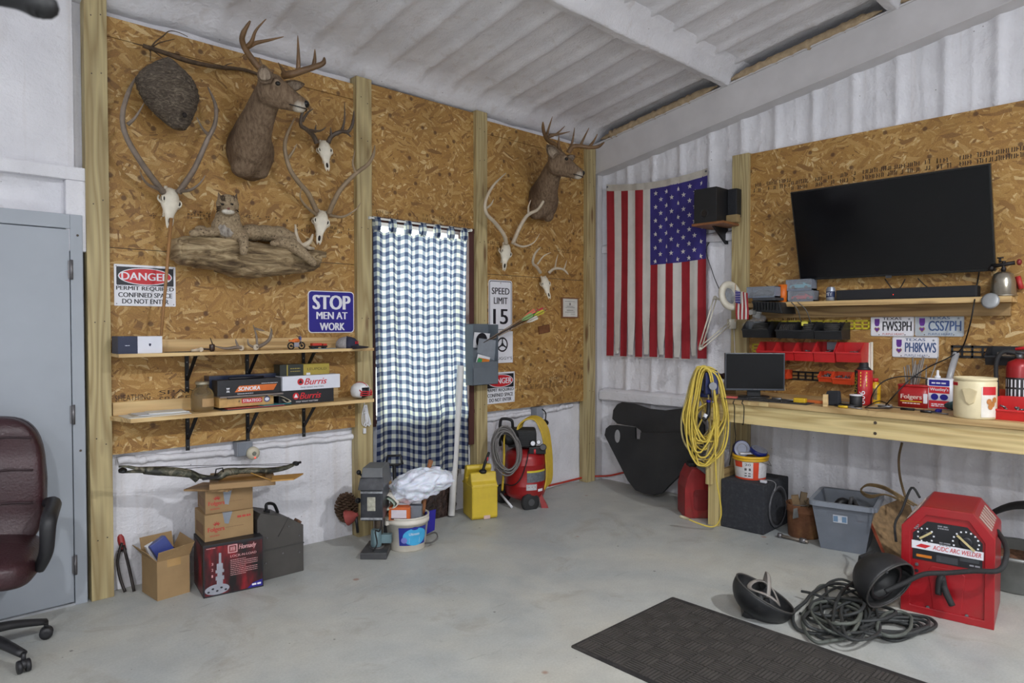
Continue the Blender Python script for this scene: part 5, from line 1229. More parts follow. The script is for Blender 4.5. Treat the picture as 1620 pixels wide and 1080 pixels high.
# long-handled loppers
O = PF(200, 938, 0); q = L2(O); t = thing('loppers', 'dark loppers with a red handle standing beside the left post', 'loppers', O, VR)
m = M(); m.tube(spline([q(187, 812, .1), q(189, 838, .08), q(196, 868, .05)], 4), [.021, .023, .016], 10, flat=.8); part('grip', m, mat('red_grip', (152, 42, 40), .5), t)
m = M(); m.tube(spline([q(196, 862, .05), q(204, 895, .02), q(212, 935, 0)], 4), .009, 7); m.tube(spline([q(194, 858, .05), q(187, 885, .02), q(190, 912, .01), q(198, 936, 0)], 4), .009, 7); m.tube(spline([q(188, 872, .05), q(200, 868, .05)], 3), .008, 7); part('blades', m, mat('dark_steel', (54, 48, 46), .5, .5), t)
# wall outlet box with round photocell
O = PA(384, 709, .02); t = thing('wall_outlet', 'grey outlet box with a round cream cover under the shelves', 'outlet', O)
m = M(); m.box(-.055, .05, -.045, .03, -.045, .05); part('box', m, mat('outlet_grey', (140, 144, 152), .5), t, bevel=.004)
m = M(); m.box(-.05, .045, -.05, -.045, -.04, .045); part('face_plate', m, mat('outlet_plate', (120, 126, 136), .45), t)
m = M(); m.lathe([(.042, 0), (.044, .012), (.04, .03), (.02, .036)], 20, c=(.045, -.045, -.03), rot=Matrix.Rotation(PI/2, 4, 'X')); part('round_cover', m, mat('cream_plastic', (198, 192, 172), .5), t)
m = M(); m.lathe([(.014, 0), (.010, .004)], 12, c=(.045, -.082, -.03), rot=Matrix.Rotation(PI/2, 4, 'X')); part('lens', m, mat('lens_grey', (130, 132, 120), .3), t)
m = M(); m.ball((.05, -.082, -.058), .004, 6); part('indicator', m, m_emit('red_led', (255, 40, 20), 3), t)

# ================================================================ FLOOR, under the window
# small drill press
A = PF(569, 886, 0); B = PF(612, 884, 0); O = (A+B)/2; q = L2(O); t = thing('drill_press', 'small dusty black drill press standing on the floor', 'drill press', O, VR)
IRON = mat('dusty_iron', (74, 74, 76), .6, .3, .15, 15, dirt=(120, 112, 100), dirtamt=.5); HOOD = mat('hood_grey', (98, 100, 102), .6, 0, .1, 10); DPB = mat('press_black', (34, 36, 42), .35, 0, .1, dirt=(96, 96, 100), dirtamt=.4)
w_ = (B-A).length/2; h0 = q(590, 740).z
m = M(); m.hexa([(-w_, 0, 0), (w_, 0, 0), (w_*.9, .26, 0), (-w_*.9, .26, 0)], [(-w_, .0, .045), (w_, 0, .045), (w_*.9, .26, .05), (-w_*.9, .26, .05)]); m.lathe([(.055, .045), (.05, .06), (.03, .062)], 16, c=(0, .12, 0)); part('base', m, IRON, t, bevel=.006)
m = M(); m.lathe([(.03, .05), (.03, h0*.62)], 16, c=(.01, .13, 0)); part('column', m, mat('column_steel', (96, 84, 72), .4, .6, .15), t)
m = M(); m.lathe([(.036, .06), (.038, .08), (.036, .17), (.03, .18)], 16, c=(.0, .10, 0)); m.cb((.07, .12, .11), (.07, .05, .06)); part('vise_block', m, mat('pale_blue_metal', (110, 134, 140), .4, .3, .15), t, bevel=.004)
zt, zb = h0*.79, h0*.43
m = M(); m.box(-.082, .07, -.02, .22, zb, zt); part('head', m, DPB, t, bevel=.012)
m = M(); m.hexa([(-.085, -.04, zt), (.075, -.04, zt), (.085, .24, zt), (-.075, .24, zt)], [(-.075, .02, h0), (.06, .02, h0), (.07, .22, h0), (-.065, .22, h0)]); part('belt_hood', m, HOOD, t, bevel=.008)
m = M(); m.hexa([(-.09, -.06, zt-.005), (.08, -.06, zt-.005), (.08, -.02, zt-.005), (-.09, -.02, zt-.005)], [(-.08, -.03, zt+.07), (.068, -.03, zt+.07), (.07, .02, zt+.07), (-.08, .02, zt+.07)]); part('front_cover', m, DPB, t, bevel=.004)
m = M(); fl(m, rrect(-.035, .02, zb+.07, zt-.06, .003), -.0215); part('label', m, mat('worn_label', (168, 166, 150), .5, 0, .2, 40, dirt=(90, 90, 90), dirtamt=.8), t)
for z_ in (zt-.035, zb+.01):
    m = M(); m.box(-.08, .068, -.023, -.018, z_, z_+.014); part('worn_band', m, mat('worn_silver', (150, 152, 156), .4, .3, .3, 40), t)
m = M(); m.tube([(-.08, .08, zb+.11), (-.11, .06, zb+.12)], .012, 8); m.ball((-.115, .06, zb+.12), .02, 10); part('feed_knob', m, BLK, t); m = M(); m.tube([(-.08, .08, zt+.05), (-.105, .05, zt+.09)], .008, 8); m.ball((-.107, .05, zt+.092), .018, 8); part('tension_knob', m, BLK, t)
m = M(); m.tube(spline([(.06, .0, zb+.02), (.05, -.03, zb-.06), (.01, .02, zb*.7), (.02, .03, .1), (.0, -.01, .06)], 5), .005, 6); part('power_cord', m, BLK, t)
# pine-cone ornament and pink cup behind the post
O = PA(548, 838, -.02); q = L2(O); t = thing('pine_cone', 'large brown pine cone leaning against the wall by the post', 'pine cone', O, VR)
PC = mat('cone_brown', (88, 66, 48), .8, 0, .2, 40); m = M(); n = 0
cz = q(548, 803).z
m.ball((0, 0, cz), (.05, .05, .10), 10)
for k in range(130):
    z_ = -.1+.2*k/130; rr = .055*math.cos(z_/.1*1.35)+.018; a = k*2.39996
    m.cb((math.cos(a)*rr, math.sin(a)*rr, cz+z_), (.030, .022, .007), Matrix.Rotation(a, 4, 'Z') @ Matrix.Rotation(R(-30), 4, 'Y'))
o = solo('x', m, PC, 'x', 'x'); o.name = 'scales'; o.parent = t; del o['label'], o['category']; o['kind'] = 'stuff'
O = PF(556, 842, 0); q = L2(PA(560, 842, -.12)); m = M(); c = q(553, 818); t = thing('plunger_cup', 'pink rubber plunger cup leaning against the post', 'plunger', PA(560, 842, -.12), VR)
m.lathe([(.056, 0), (.058, .004), (.05, .03), (.036, .055), (.016, .075), (.014, .09)], 20, c=q(548, 819), rot=Matrix.Rotation(R(72), 4, 'Y')); part('cup', m, mat('pink_rubber', (168, 78, 72), .7), t)
m = M(); m.lathe([(.047, -.001), (.03, .02)], 16, c=q(548, 819)+V((.004, 0, 0)), rot=Matrix.Rotation(R(72), 4, 'Y')); part('hollow', m, mat('pink_dark', (120, 50, 48), .8), t)
m = M(); m.tube([q(563, 815, 0), q(566, 842, .02)], .011, 8); part('handle', m, DPB, t)
# white bucket with label, bag and odds and ends
O = (PF(613, 872, 0)+PF(672, 868, 0))/2+V((.05, .06, 0)); q = L2(O); t = thing('white_bucket', 'white plastic bucket with a blue label and full of junk', 'bucket', O, VR)
hb = HT(O+V((-.1, -.1, 0)), 818)-.01; rb, rt_ = .128, .15
WPL = mat('white_plastic', (214, 208, 196), .4, 0, .05, 6, dirt=(150, 134, 110), dirtamt=.35)
m = M(); m.lathe([(rb*.96, .0), (rb, .006), (rt_, hb*.80), (rt_+.008, hb*.80), (rt_+.008, hb*.90), (rt_+.003, hb*.905), (rt_+.003, hb*.96), (rt_+.008, hb*.965), (rt_+.008, hb), (rt_-.004, hb), (rt_-.008, hb*.8), (rb-.004, .012), (.001, .012)], 40); part('pail', m, WPL, t)
def wrap(r0, r1, z0, z1, a0, a1, n=14): return lambda x, z_: (lerp(r0, r1, (z_)/hb)*math.cos(R(x)), lerp(r0, r1, (z_)/hb)*math.sin(R(x)), z_)
fnw = lambda x, z_, e=.0012: ((lerp(rb, rt_, z_/hb/.8)+e)*math.cos(R(x)), (lerp(rb, rt_, z_/hb/.8)+e)*math.sin(R(x)), z_)
m = M(); m.grid(lambda u, v: fnw(lerp(-105, -20, u), lerp(hb*.20, hb*.73, v)), 18, 2); part('label', m, mat('label_navy', (36, 46, 140), .35), t)
m = M(); m.grid(lambda u, v: fnw(-57+37*v*math.cos(2*PI*u), hb*.45+hb*.26*v*math.sin(2*PI*u), .0022), 30, 6); part('label_disc', m, mat('label_cyan', (66, 164, 212), .35), t)
m = M(); m._a([fnw(-90+9*math.cos(2*PI*k/14), hb*.36+hb*.09*math.sin(2*PI*k/14), .003) for k in range(14)], [tuple(range(14))]); part('label_spot', m, mat('label_lilac', (120, 124, 196), .35), t)
m = M(); letters(m, 'Ultimate', -76, -46, hb*.50, hb*.58, fn=lambda x, z_: fnw(x, z_, .003), bold=0)
for k in range(4): m._a([fnw(x, z_, .003) for x, z_ in ((-76, hb*(.40-.04*k)), (-44, hb*(.40-.04*k)), (-44, hb*(.415-.04*k)), (-76, hb*(.415-.04*k)))], [(0, 1, 2, 3)])
part('lettering', m, SW, t)
m = M(); m._a([fnw(-60+10*math.cos(2*PI*k/14), hb*.70+hb*.045*math.sin(2*PI*k/14), .003) for k in range(14)], [tuple(range(14))]); part('brand_oval', m, mat('label_navy'), t)
m = M(); m.cb((-rt_*.78, -rt_*.68, hb*.84), (.045, .02, .03), Matrix.Rotation(R(40), 4, 'Z')); m.tube(spline([(-rt_*.8, -rt_*.66, hb*.84), (-.05, -rt_*1.12, hb*.70), (.08, -rt_*1.05, hb*.72)], 4)[:1]+[V((-rt_*.8, -rt_*.66, hb*.84))], .001, 4); part('handle_lug', m, WPL, t, bevel=.004)
BO = O.copy()
def inb(name, label, cat, m, mt, **kw): return solo(name, m, mt, label, cat, BO, VR, **kw)
# the bag
m = M(); c = q(662, 770); R3 = (.20, .14, .11)
def bagf(u, v):
    th, ph = u*2*PI, (v-.5)*PI; x, y, z_ = math.cos(ph)*math.cos(th), math.cos(ph)*math.sin(th), math.sin(ph)
    k = 1+.2*nz((x*2, y*2, z_*2), 1.3)+.14*nz((x, y, z_), 4, 3)+.07*nz((x, y, z_), 9, 6)
    if x > .4: k += .35*(x-.4)*(1 if z_ > -.1 else .6)
    return (c.x+x*R3[0]*k, c.y-.02+y*R3[1]*k, c.z+.02+z_*R3[2]*k+.05*x)
m.grid(bagf, 72, 40); kb = N('bag_plastic'); kb.b.inputs['Base Color'].default_value = lin((222, 226, 238)); kb.b.inputs['Roughness'].default_value = .35; kb.b.inputs['Subsurface Weight'].default_value = .15; kb.bump(kb.noise(kb.coord(), 22, 4, .6, 1), .5, .02)
inb('plastic_bag', 'crumpled white plastic bag lying on top of the white bucket', 'plastic bag', m, kb.m)
m = M(); p = q(637, 804); m.box(p.x-.075, p.x+.075, -.14, -.06, p.z-.045, p.z+.045); t = thing('orange_gadget', 'orange boxed gadget with a pale screen in the white bucket', 'gadget', BO, VR)
part('case', m, mat('orange_plastic', (196, 92, 30), .4), t, bevel=.006)
m = M(); m.box(p.x-.055, p.x+.050, -.143, -.139, p.z-.028, p.z+.028); part('screen', m, mat('pale_screen', (206, 196, 204), .4), t)
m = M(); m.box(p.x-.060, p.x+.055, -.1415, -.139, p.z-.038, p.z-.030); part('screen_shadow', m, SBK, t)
m = M(); p = q(660, 805); m.box(p.x-.045, p.x+.045, -.1, -.03, p.z-.05, p.z+.05); inb('grey_adapter', 'small grey power adapter next to the orange gadget', 'adapter', m, mat('adapter_grey', (104, 108, 116), .5), bevel=.005)
for k, (cl, pts) in enumerate((((204, 198, 186), ((605, 782), (618, 778), (632, 790), (627, 797), (612, 800))), ((150, 164, 150), ((604, 786), (616, 783), (627, 792), (622, 799), (608, 803))))):
    m = M(); sp = spline([q(u, v, -.05) for u, v in pts], 5); m._a([p_+V((0, dy, 0)) for p_ in sp for dy in (-.09, .06)], [(2*i, 2*i+1, 2*i+3, 2*i+2) for i in range(len(sp)-1)], 0, True)
    inb('rolled_newspaper', ('cream rolled newspaper', 'greenish rolled magazine')[k]+' in the white bucket under the bag', 'newspaper', m, mat('newsprint_%d' % k, cl, .8, 0, .12, 60), solid=.006)
m = M(); m.tube(spline([q(682, 728, .02), q(678, 745, .03), q(668, 812, .04)], 5), [.018, .016, .02], 10); inb('wooden_tool', 'brown wooden tool handle sticking up behind the bag', 'tool handle', m, mat('handle_wood', (148, 96, 60), .5, 0, .12, 20))
m = M(); m.tube(spline([q(615, 758, .05), q(619, 775, .03), q(622, 800, .02)], 4), .017, 8); inb('wooden_stick', 'short wooden stick left of the bag in the white bucket', 'stick', m, mat('stick_tan', (168, 132, 84), .6))
m = M(); p = q(676, 828); m._a([(p.x-.03, .05, p.z-.10), (p.x+.04, .09, p.z-.07), (p.x+.05, .09, p.z+.08), (p.x-.02, .05, p.z+.07)], [(0, 1, 2, 3)]); inb('blue_folder', 'dark blue folder stuck behind the white bucket', 'folder', m, SBL, solid=.01)
m = M(); m.tube(spline([q(672, 848, .05), q(688, 842, .02), q(692, 850, -.02), q(684, 857, -.05), q(672, 859, -.02)], 5), .006, 6); inb('grey_hose', 'short grey cable loop on the floor beside the white bucket', 'cable', m, mat('cable_grey', (92, 90, 86), .6))
# D-handled shovel behind
t = thing('shovel', 'shovel with a black D-shaped grip standing behind the bucket', 'shovel', BO, VR)
m = M(); m.tube([q(614, 721, .1), q(634, 720, .1), q(637, 733, .1), q(629, 735, .1), q(618, 735, .1), q(612, 731, .1)], .010, 8, closed=True); part('grip', m, BLK, t)
m = M(); m.tube([q(624, 735, .1), q(628, 870, .17)], .014, 8); part('shaft', m, BLK, t)
m = M(); m._a([(q(628, 862, .17).x+a, .17, b) for a, b in ((-.1, .02), (.1, .02), (.1, .2), (.03, .24), (-.03, .24), (-.1, .2))], [(0, 1, 2, 3, 4, 5)]); part('blade', m, IRON, t, solid=.004)
# dark bundle under the window
O = V((-2.06, .0, 0)); m = M()
def bund(u, v):
    a = u*2*PI; k = 1+.25*nz((math.cos(a)*2, math.sin(a)*2, v*4), 1.5)+.1*nz((math.cos(a)*6, math.sin(a)*6, v*9), 2); return (math.cos(a)*.17*k*(1-.35*v)-.06+.1*v, math.sin(a)*.042*k+.0, v*.38*(1+.08*nz((a, 1, 1))))
m.grid(bund, 40, 24); m._a([bund(k/40, 1) for k in range(40)], [tuple(range(40))]); kb = N('dark_bark'); kb.l(kb.ramp(kb.noise(kb.coord('Object', (1, 1, .4)), 26, 6, .7, 1), [(.35, lin((26, 18, 16))), (.55, lin((58, 40, 34))), (.72, lin((110, 86, 76)))]), kb.b.inputs['Base Color']); kb.b.inputs['Roughness'].default_value = .6; kb.bump(kb.noise(kb.coord(), 30, 5), 1, .02)
solo('bark_bundle', m, kb.m, 'dark brown shaggy bark bundle under the curtain', 'bark bundle', O)
# white plastic pipe
a = PF(714, 817, .0)+V((0, 0, .012)); b = PA(729, 578, -.085); m = M(); dv = b-a; n = 24
m.tube([(0, 0, 0), dv], .0285, 20, caps=False); m.tube([(0, 0, .0), dv], .024, 20, caps=False)
t = thing('plastic_pipe', 'long white plastic pipe leaning against the window', 'pipe', a); part('pipe', m, mat('pvc_white', (208, 206, 204), .35, 0, .03), t)
m = M(); m.T = dv.to_track_quat('Z', 'Y').to_matrix().to_4x4()
for k in range(7): m.box(-.028, -.0284-.0006, -.008, .008, .25+.13*k, .29+.13*k) if False else m.lathe([(.0288, .22+.15*k), (.0288, .225+.15*k)], 6, sx=1, sy=1) if False else None
# ------------ yellow jug
A = PF(747, 824, 0); B = PF(784, 820, 0); r_ = B-A; rz = math.atan2(r_.y, r_.x); W_ = r_.length+.02; Dp = .26; t = thing('fuel_jug', 'yellow plastic fuel jug with a black spout', 'fuel jug', A, rz)
YEL = mat('jug_yellow', (206, 178, 52), .4, 0, .06, 8, dirt=(168, 132, 50), dirtamt=.5); hj = HT(A, 742)
m = M(); pr = [(0, .02), (.02, 0), (Dp-.02, 0), (Dp, .02), (Dp, hj*.66), (Dp-.02, hj*.72), (Dp*.80, hj*.99), (Dp*.60, hj), (Dp*.55, hj*.93), (Dp*.74, hj*.74), (Dp*.55, hj*.69), (Dp*.30, hj*.90), (Dp*.16, hj*.90), (.03, hj*.74), (0, hj*.68)]
m.prism(pr, 0, W_, ax='X'); part('body', m, YEL, t, bevel=.026, seg=4)
m = M(); m.box(-.003, W_+.003, -.003, Dp+.003, hj*.62, hj*.655); part('moulding_rib', m, YEL, t, bevel=.003)
m = M(); sp0 = V((W_*.5, Dp*.22, hj*.88)); m.lathe([(.030, 0), (.032, .02), (.02, .03)], 16, c=sp0); m.tube(spline([sp0+V((0, 0, .02)), sp0+V((.015, 0, .07)), sp0+V((.055, .0, .17))], 4), [.012, .013, .011], 8); part('spout', m, BLK, t)
m = M(); m.tube([sp0+V((.035, -.010, .10)), sp0+V((.04, -.010, .13))], .006, 6); part('red_ring', m, SRED, t)
m = M(); fl(m, rrect(W_*.45, W_*.7, .005, .035, .003), -.001); part('sticker', m, mat('pink_sticker', (200, 170, 160), .5), t)
# ================================================================ COMPRESSOR in the corner
RX, RY = Matrix.Rotation(PI/2, 4, 'X'), Matrix.Rotation(PI/2, 4, 'Y')
CR = mat('tank_red', (148, 26, 29), .33, .1, .06, 6, dirt=(110, 70, 60), dirtamt=.5); RUB = mat('rubber', (36, 36, 37), .75, 0, .1); GUN = mat('gun_metal', (92, 92, 94), .35, .6)
O = V((-1.30, -.24, 0)); q = L2(O); t = thing('air_compressor', 'red upright air compressor with wheels and a black motor cover', 'air compressor', O, VR)
c = q(831, 750).x; z0, z1 = q(831, 789).z, q(831, 707).z; rt_ = (q(863, 750).x-q(799, 750).x)/2
m = M(); hh = z1-z0; m.lathe([(.02, 0), (rt_*.6, hh*.03), (rt_*.92, hh*.10), (rt_, hh*.18), (rt_, hh*.30), (rt_*1.012, hh*.31), (rt_*1.012, hh*.325), (rt_, hh*.335), (rt_, hh*.70), (rt_*1.012, hh*.71), (rt_*1.012, hh*.725), (rt_, hh*.735), (rt_, hh*.82), (rt_*.92, hh*.92), (rt_*.6, hh*.985), (.02, hh)], 40, c=(c, 0, z0)); part('tank', m, CR, t)
def cyl(u0, u1, v0, v1, nm, mt, e=.002):
    m = M(); def_ = lambda x: R(-90)+math.asin(max(-1, min(1, (x-c)/rt_)))
    a0, a1 = def_(q(u0, 750).x), def_(q(u1, 750).x); za, zb = q(831, v1).z, q(831, v0).z
    m.grid(lambda u, v: (c+(rt_+e)*math.cos(lerp(a0, a1, u)), (rt_+e)*math.sin(lerp(a0, a1, u)), lerp(za, zb, v)), 10, 1); part(nm, m, mt, t)
cyl(833, 861, 741, 756, 'spec_label', mat('label_grey', (96, 100, 106), .4, 0, .25, 60)); cyl(833, 861, 738, 741, 'yellow_strip', mat('strip_yellow', (206, 186, 50), .4)); cyl(832, 848, 759, 768, 'white_label', mat('label_pale', (176, 178, 180), .4, 0, .1, 60)); cyl(850, 857, 767, 771, 'warning_label', SW)
m = M(); a, b = q(803, 704), q(848, 677); m.box(a.x, b.x, -.13, .12, a.z, b.z); part('motor_cover', m, RUB, t, bevel=.03, seg=3)
m = M(); m.lathe([(.075, 0), (.08, .02), (.075, .05), (.03, .06)], 24, c=q(806, 688, -.12), rot=RX); part('fan_cover', m, BLK, t)
for k in range(8):
    m = M(); zz = lerp(a.z+.02, b.z-.02, k/7); m.box(a.x+.03, b.x-.02, -.134, -.128, zz-.004, zz+.004); part('cooling_fin', m, BLK, t)
for k, (u, v, r_) in enumerate(((843, 700, .024), (852, 698, .02), (859, 706, .03))):
    m = M(); m.lathe([(r_*.9, 0), (r_, .006), (r_, .02), (r_*.85, .024)], 18, c=q(u, v, -.15), rot=RX); g = part('gauge', m, BLK if k == 2 else GUN, t)
    m = M(); m.lathe([(r_*.8, .0), (r_*.8, .001)], 18, c=q(u, v, -.176), rot=RX); part('dial', m, SW if k != 2 else GUN, g)
m = M(); m.box(q(836, 700).x, q(862, 700).x, -.15, -.06, q(850, 713).z, q(850, 702).z); part('regulator', m, BLK, t, bevel=.008)
m = M(); m.lathe([(.022, 0), (.022, .04)], 14, c=q(846, 716, -.13)); part('safety_valve', m, SRED, t)
m = M(); m.tube(spline([q(792, 705, .05), q(790, 690, .05), q(792, 666, .05), q(797, 662, .05), q(808, 664, .05), q(811, 672, .05), q(811, 705, .05)], 5), .013, 8); part('handle', m, BLK, t)
def wheel(p):
    m = M(); m.lathe([(.035, -.02), (.075, -.022), (.085, -.012), (.085, .012), (.075, .022), (.035, .02)], 28, c=p, rot=Matrix.Rotation(R(28), 4, 'Z') @ RX); w_ = part('wheel', m, RUB, t)
    m = M(); m.lathe([(.03, -.024), (.03, .024)], 14, c=p, rot=Matrix.Rotation(R(28), 4, 'Z') @ RX); part('hub', m, GUN, w_)
wheel(q(839, 793, -.15)); wheel(V((c-.2, .06, .085)))
m = M(); m.tube([q(839, 793, -.15), V((c-.2, .06, .085))], .01, 8); m.tube([V((c-.1, -.1, .1)), V((c-.08, -.05, z0+.08))], .012, 6); part('axle', m, CR, t)
m = M(); p = q(862, 792, -.1); m.hexa([(p.x-.03, -.12, 0), (p.x+.03, -.12, 0), (p.x+.03, -.04, 0), (p.x-.03, -.04, 0)], [(p.x-.06, -.10, z0+.09), (p.x-.04, -.10, z0+.09), (p.x-.04, -.05, z0+.09), (p.x-.06, -.05, z0+.09)]); part('foot', m, CR, t)
m = M(); m.tube(spline([q(836, 712, -.14), q(833, 730, -.2), q(824, 755, -.21), q(812, 766, -.2), q(800, 765, -.12)], 5), .005, 6); part('power_cord', m, BLK, t)
# yellow air hose over it, grey hose coiled on the handle
YH = mat('hose_yellow', (196, 164, 52), .4, 0, .08, 20); GH = mat('hose_grey', (112, 108, 106), .4, 0, .08, 20)
rnd = random.Random(3); m = M()
for k in range(10):
    e = k*1.9; y = -.06+.018*k
    m.tube(spline([q(818+k*.5, 688+rnd.uniform(-3, 3), y-.04), q(820+k*.9, 673-k*.6, y), q(832+e*.5, 663-k*.5, y), q(846+e*.55, 664-k*.3, y), q(856+e*.62, 682-k*.5, y), q(861+e*.62, 706, y), q(864+e*.55, 735, y), q(864+e*.5, 758, y), q(860+e*.4, 775-k, y), q(857+e*.2, 770-k*2, y+.05), q(856, 735, .12)], 5), .0078, 7)
for k in range(2): m.tube(spline([q(818, 690, -.14), q(806, 676, -.16), q(798, 690, -.18-.02*k), q(797+k, 720, -.18), q(796+k, 748, -.18), q(794+k, 775, -.16)], 5), .0075, 7)
solo('air_hose', m, YH, 'yellow air hose coiled over the red air compressor', 'hose', O, VR)
m = M()
for k in range(9):
    rx, ry = rnd.uniform(14, 23), rnd.uniform(28, 38); jx, jy = rnd.uniform(-3, 3), rnd.uniform(-3, 4)
    m.tube([q(800+jx+rx*math.cos(2*PI*j/28)+3*math.sin(2*PI*j/28), 711+jy+ry*math.sin(2*PI*j/28), -.20-.012*k+.02*math.cos(2*PI*j/28)) for j in range(28)], .0072, 7, closed=True)
solo('air_hose', m, GH, 'grey hose coiled on the compressor handle', 'hose', O, VR)
m = M(); m.tube([PF(810, 802, .012), PF(792, 781, .09)], .011, 8); solo('white_stick', m, PW, 'short white plastic stick on the floor beside the compressor', 'stick')
# outlet with a black plug, orange cord along the wall foot
O = PA(848, 653, .02); t = thing('wall_outlet', 'small grey outlet box with a black plug behind the compressor', 'outlet', O)
m = M(); m.box(-.04, .05, -.05, .03, -.05, .06); part('box', m, mat('outlet_grey'), t, bevel=.004)
m = M(); m.lathe([(.03, 0), (.032, .02), (.02, .05)], 14, c=(.05, -.05, -.09), rot=RX); part('plug', m, BLK, t); m = M(); m.tube(spline([(.03, -.05, .04), (.06, -.07, .0), (.055, -.07, -.07)], 4), .006, 6); part('plug_cord', m, BLK, t)
m = M(); m.tube(spline([PA(868, 768, -.08), PA(890, 763, .0), PA(918, 756, .02), PA(930, 753, .03), PA(943, 753, -.04), PB(965, 752, -.03), PB(990, 747, -.03), PB(1030, 746, -.04)], 6), .010, 7); solo('extension_cord', m, mat('cord_red', (186, 56, 40), .5), 'orange-red extension cord running along the foot of the corner', 'extension cord')

# ================================================================ RIGHT WALL: flag, speakers, lamp
FR = mat('flag_red', (150, 30, 40), .85, 0, .1, 8); FWH = mat('flag_white', (206, 202, 196), .85, 0, .05, 8); FBL = mat('flag_blue', (52, 44, 118), .85, 0, .08, 8)
A = PB(961, 292, -.065); B = PB(1121, 266, -.065); D_ = PB(958, 563, -.065)
O = V((0, A.y, D_.z)); t = thing('flag', 'large American flag hung upright with frayed lower edge', 'flag', O)
FWd = A.y-B.y; FHt = A.z-D_.z
def fx(u, v):
    """u along the wall, v up: gentle hanging folds"""
    sag = -.045*math.sin(u*PI)*v + (B.z-A.z)*u*v
    y = -(u*FWd)-.02*math.sin(v*PI)*(.5-u)
    fold = (.012*math.sin(u*19+v*1.5)+.008*math.sin(u*37+2))*(1-.3*v)
    return V((-.066-abs(fold), y, v*FHt+sag))
CAN = .435
for i in range(13):
    u0, u1 = i/13, (i+1)/13; red = i % 2 == 0; top = .965 if i < 6 else 1-.035-CAN+.005
    rnd = random.Random(i+40); fray = 0 if red else rnd.uniform(.03, .16); b0 = rnd.uniform(-.008, .008)
    def sf(u, v, u0=u0, u1=u1, top=top, fray=fray, b0=b0, i=i):
        uu = lerp(u0, u1, u); vv = lerp(b0, top, v)
        if fray and v < .4:
            k = (1-v/.4)**1.5; uu = lerp(uu, lerp(u0, u1, .5+.3*nz((i, v*9, 0))), k*.45*(1+nz((u*3, i, v*6)))); vv = max(vv, b0+fray*(.5+.5*nz((u*4, i*3, 1)))*k*.6)
        return fx(uu, vv)
    m = M(); m.grid(sf, 4, 44); part('stripe', m, FR if red else FWH, t)
m = M(); m.grid(lambda u, v: fx(lerp(6/13-.002, 1.0, u), lerp(.965-CAN, .966, v))+V((-.001, 0, 0)), 26, 30); can = part('canton', m, FBL, t)
m = M(); m.grid(lambda u, v: fx(u, lerp(.962, 1.0, v))+V((-.0015, 0, 0)), 40, 2); part('header', m, mat('flag_canvas', (188, 182, 172), .85), t)
m = M()
for i in range(11):
    for j in range(9):
        if (i+j) % 2: continue
        cu = lerp(6/13, 1, (j+1)/10); cv = lerp(.96-CAN, .955, (10-i+.6)/11.2); rr = .026
        ctr = fx(cu, cv)+V((-.003, 0, 0)); pts = []
        for k in range(10):
            a = PI/2+k*PI/5; r_ = rr if k % 2 == 0 else rr*.40; pts.append(ctr+V((0, -r_*math.cos(a), r_*math.sin(a))))
        m._a(pts+[ctr+V((-.001, 0, 0))], [(k, (k+1) % 10, 10) for k in range(10)])
so = part('stars', m, FWH, can); so['kind'] = 'stuff'
for u in (.012, .988):
    m = M(); m.lathe([(.010, 0), (.010, .006), (.005, .012)], 12, c=fx(u, .985)+V((-.004, 0, 0)), rot=Matrix.Rotation(-PI/2, 4, 'Y')); part('grommet', m, HINGE, t)
m = M(); m.tube([fx(k/30, .004)+V((-.002, 0, -.004)) for k in range(29)], .0025, 5); part('hem_thread', m, FWH, t)

# corner shelf with subwoofer
SBX = mat('speaker_black', (24, 25, 28), .55, 0, .08, 12)
t = thing('corner_shelf', 'small wooden shelf carrying the black subwoofer', 'shelf', (0, -1.28, 2.44)); m = M(); m.box(-.34, 0, -.30, 0, 0, .02); part('board', m, mat('shelf_brown', (134, 86, 50), .5, 0, .1, 20), t, bevel=.002)
m = M(); m.hexa([(-.03, -.16, -.14), (0, -.16, -.14), (0, -.14, -.14), (-.03, -.14, -.14)], [(-.25, -.16, 0), (0, -.16, 0), (0, -.14, 0), (-.25, -.14, 0)]); part('support', m, BLK, t)
t = thing('subwoofer', 'black subwoofer cube on the small shelf by the flag', 'speaker', (-.33, -1.295, 2.461), RB)
hs = PB(1100, 300, -.33).z-2.461; m = M(); m.box(0, .215, 0, .24, 0, hs); part('cabinet', m, SBX, t, bevel=.004)
m = M(); m.lathe([(.040, 0), (.036, .006), (.028, .002), (.028, -.004)], 20, c=(.10, .002, .08), rot=RX); pt = part('port', m, SBX, t); m = M(); m.lathe([(.028, 0), (.028, .001)], 18, c=(.10, -.0008, .08), rot=RX); part('port_hole', m, DARKIN, pt)
t = thing('small_speaker', 'slim black speaker on the post right of the subwoofer', 'speaker', (-.08, -1.515, PB(1170, 343, -.12).z), RB); h_ = PB(1170, 298, -.12).z-t.location.z
m = M(); m.box(0, .088, -.08, .0, 0, h_); part('cabinet', m, SBX, t, bevel=.008); m = M(); m.box(.008, .080, -.083, -.079, .01, h_-.01); part('grille', m, mat('grille_black', (34, 35, 40), .9, 0, .2, 150), t)
m = M(); m.box(0, .10, 0, .06, 0, .065); solo('cream_block', m, mat('tan_card', (150, 128, 88), .7), 'small tan box on the shelf beside the subwoofer', 'box', (-.18, -1.515, 2.461), RB, bevel=.003)
m = M(); m.tube(spline([V((-.02, -1.42, 2.44)), PB(1118, 390, -.03), PB(1127, 430, -.03), PB(1137, 455, -.03), PB(1150, 480, -.03), PB(1160, 495, -.05)], 5), .0035, 5); solo('speaker_wire', m, BLK, 'thin dark wire hanging from the shelf with the subwoofer', 'wire')

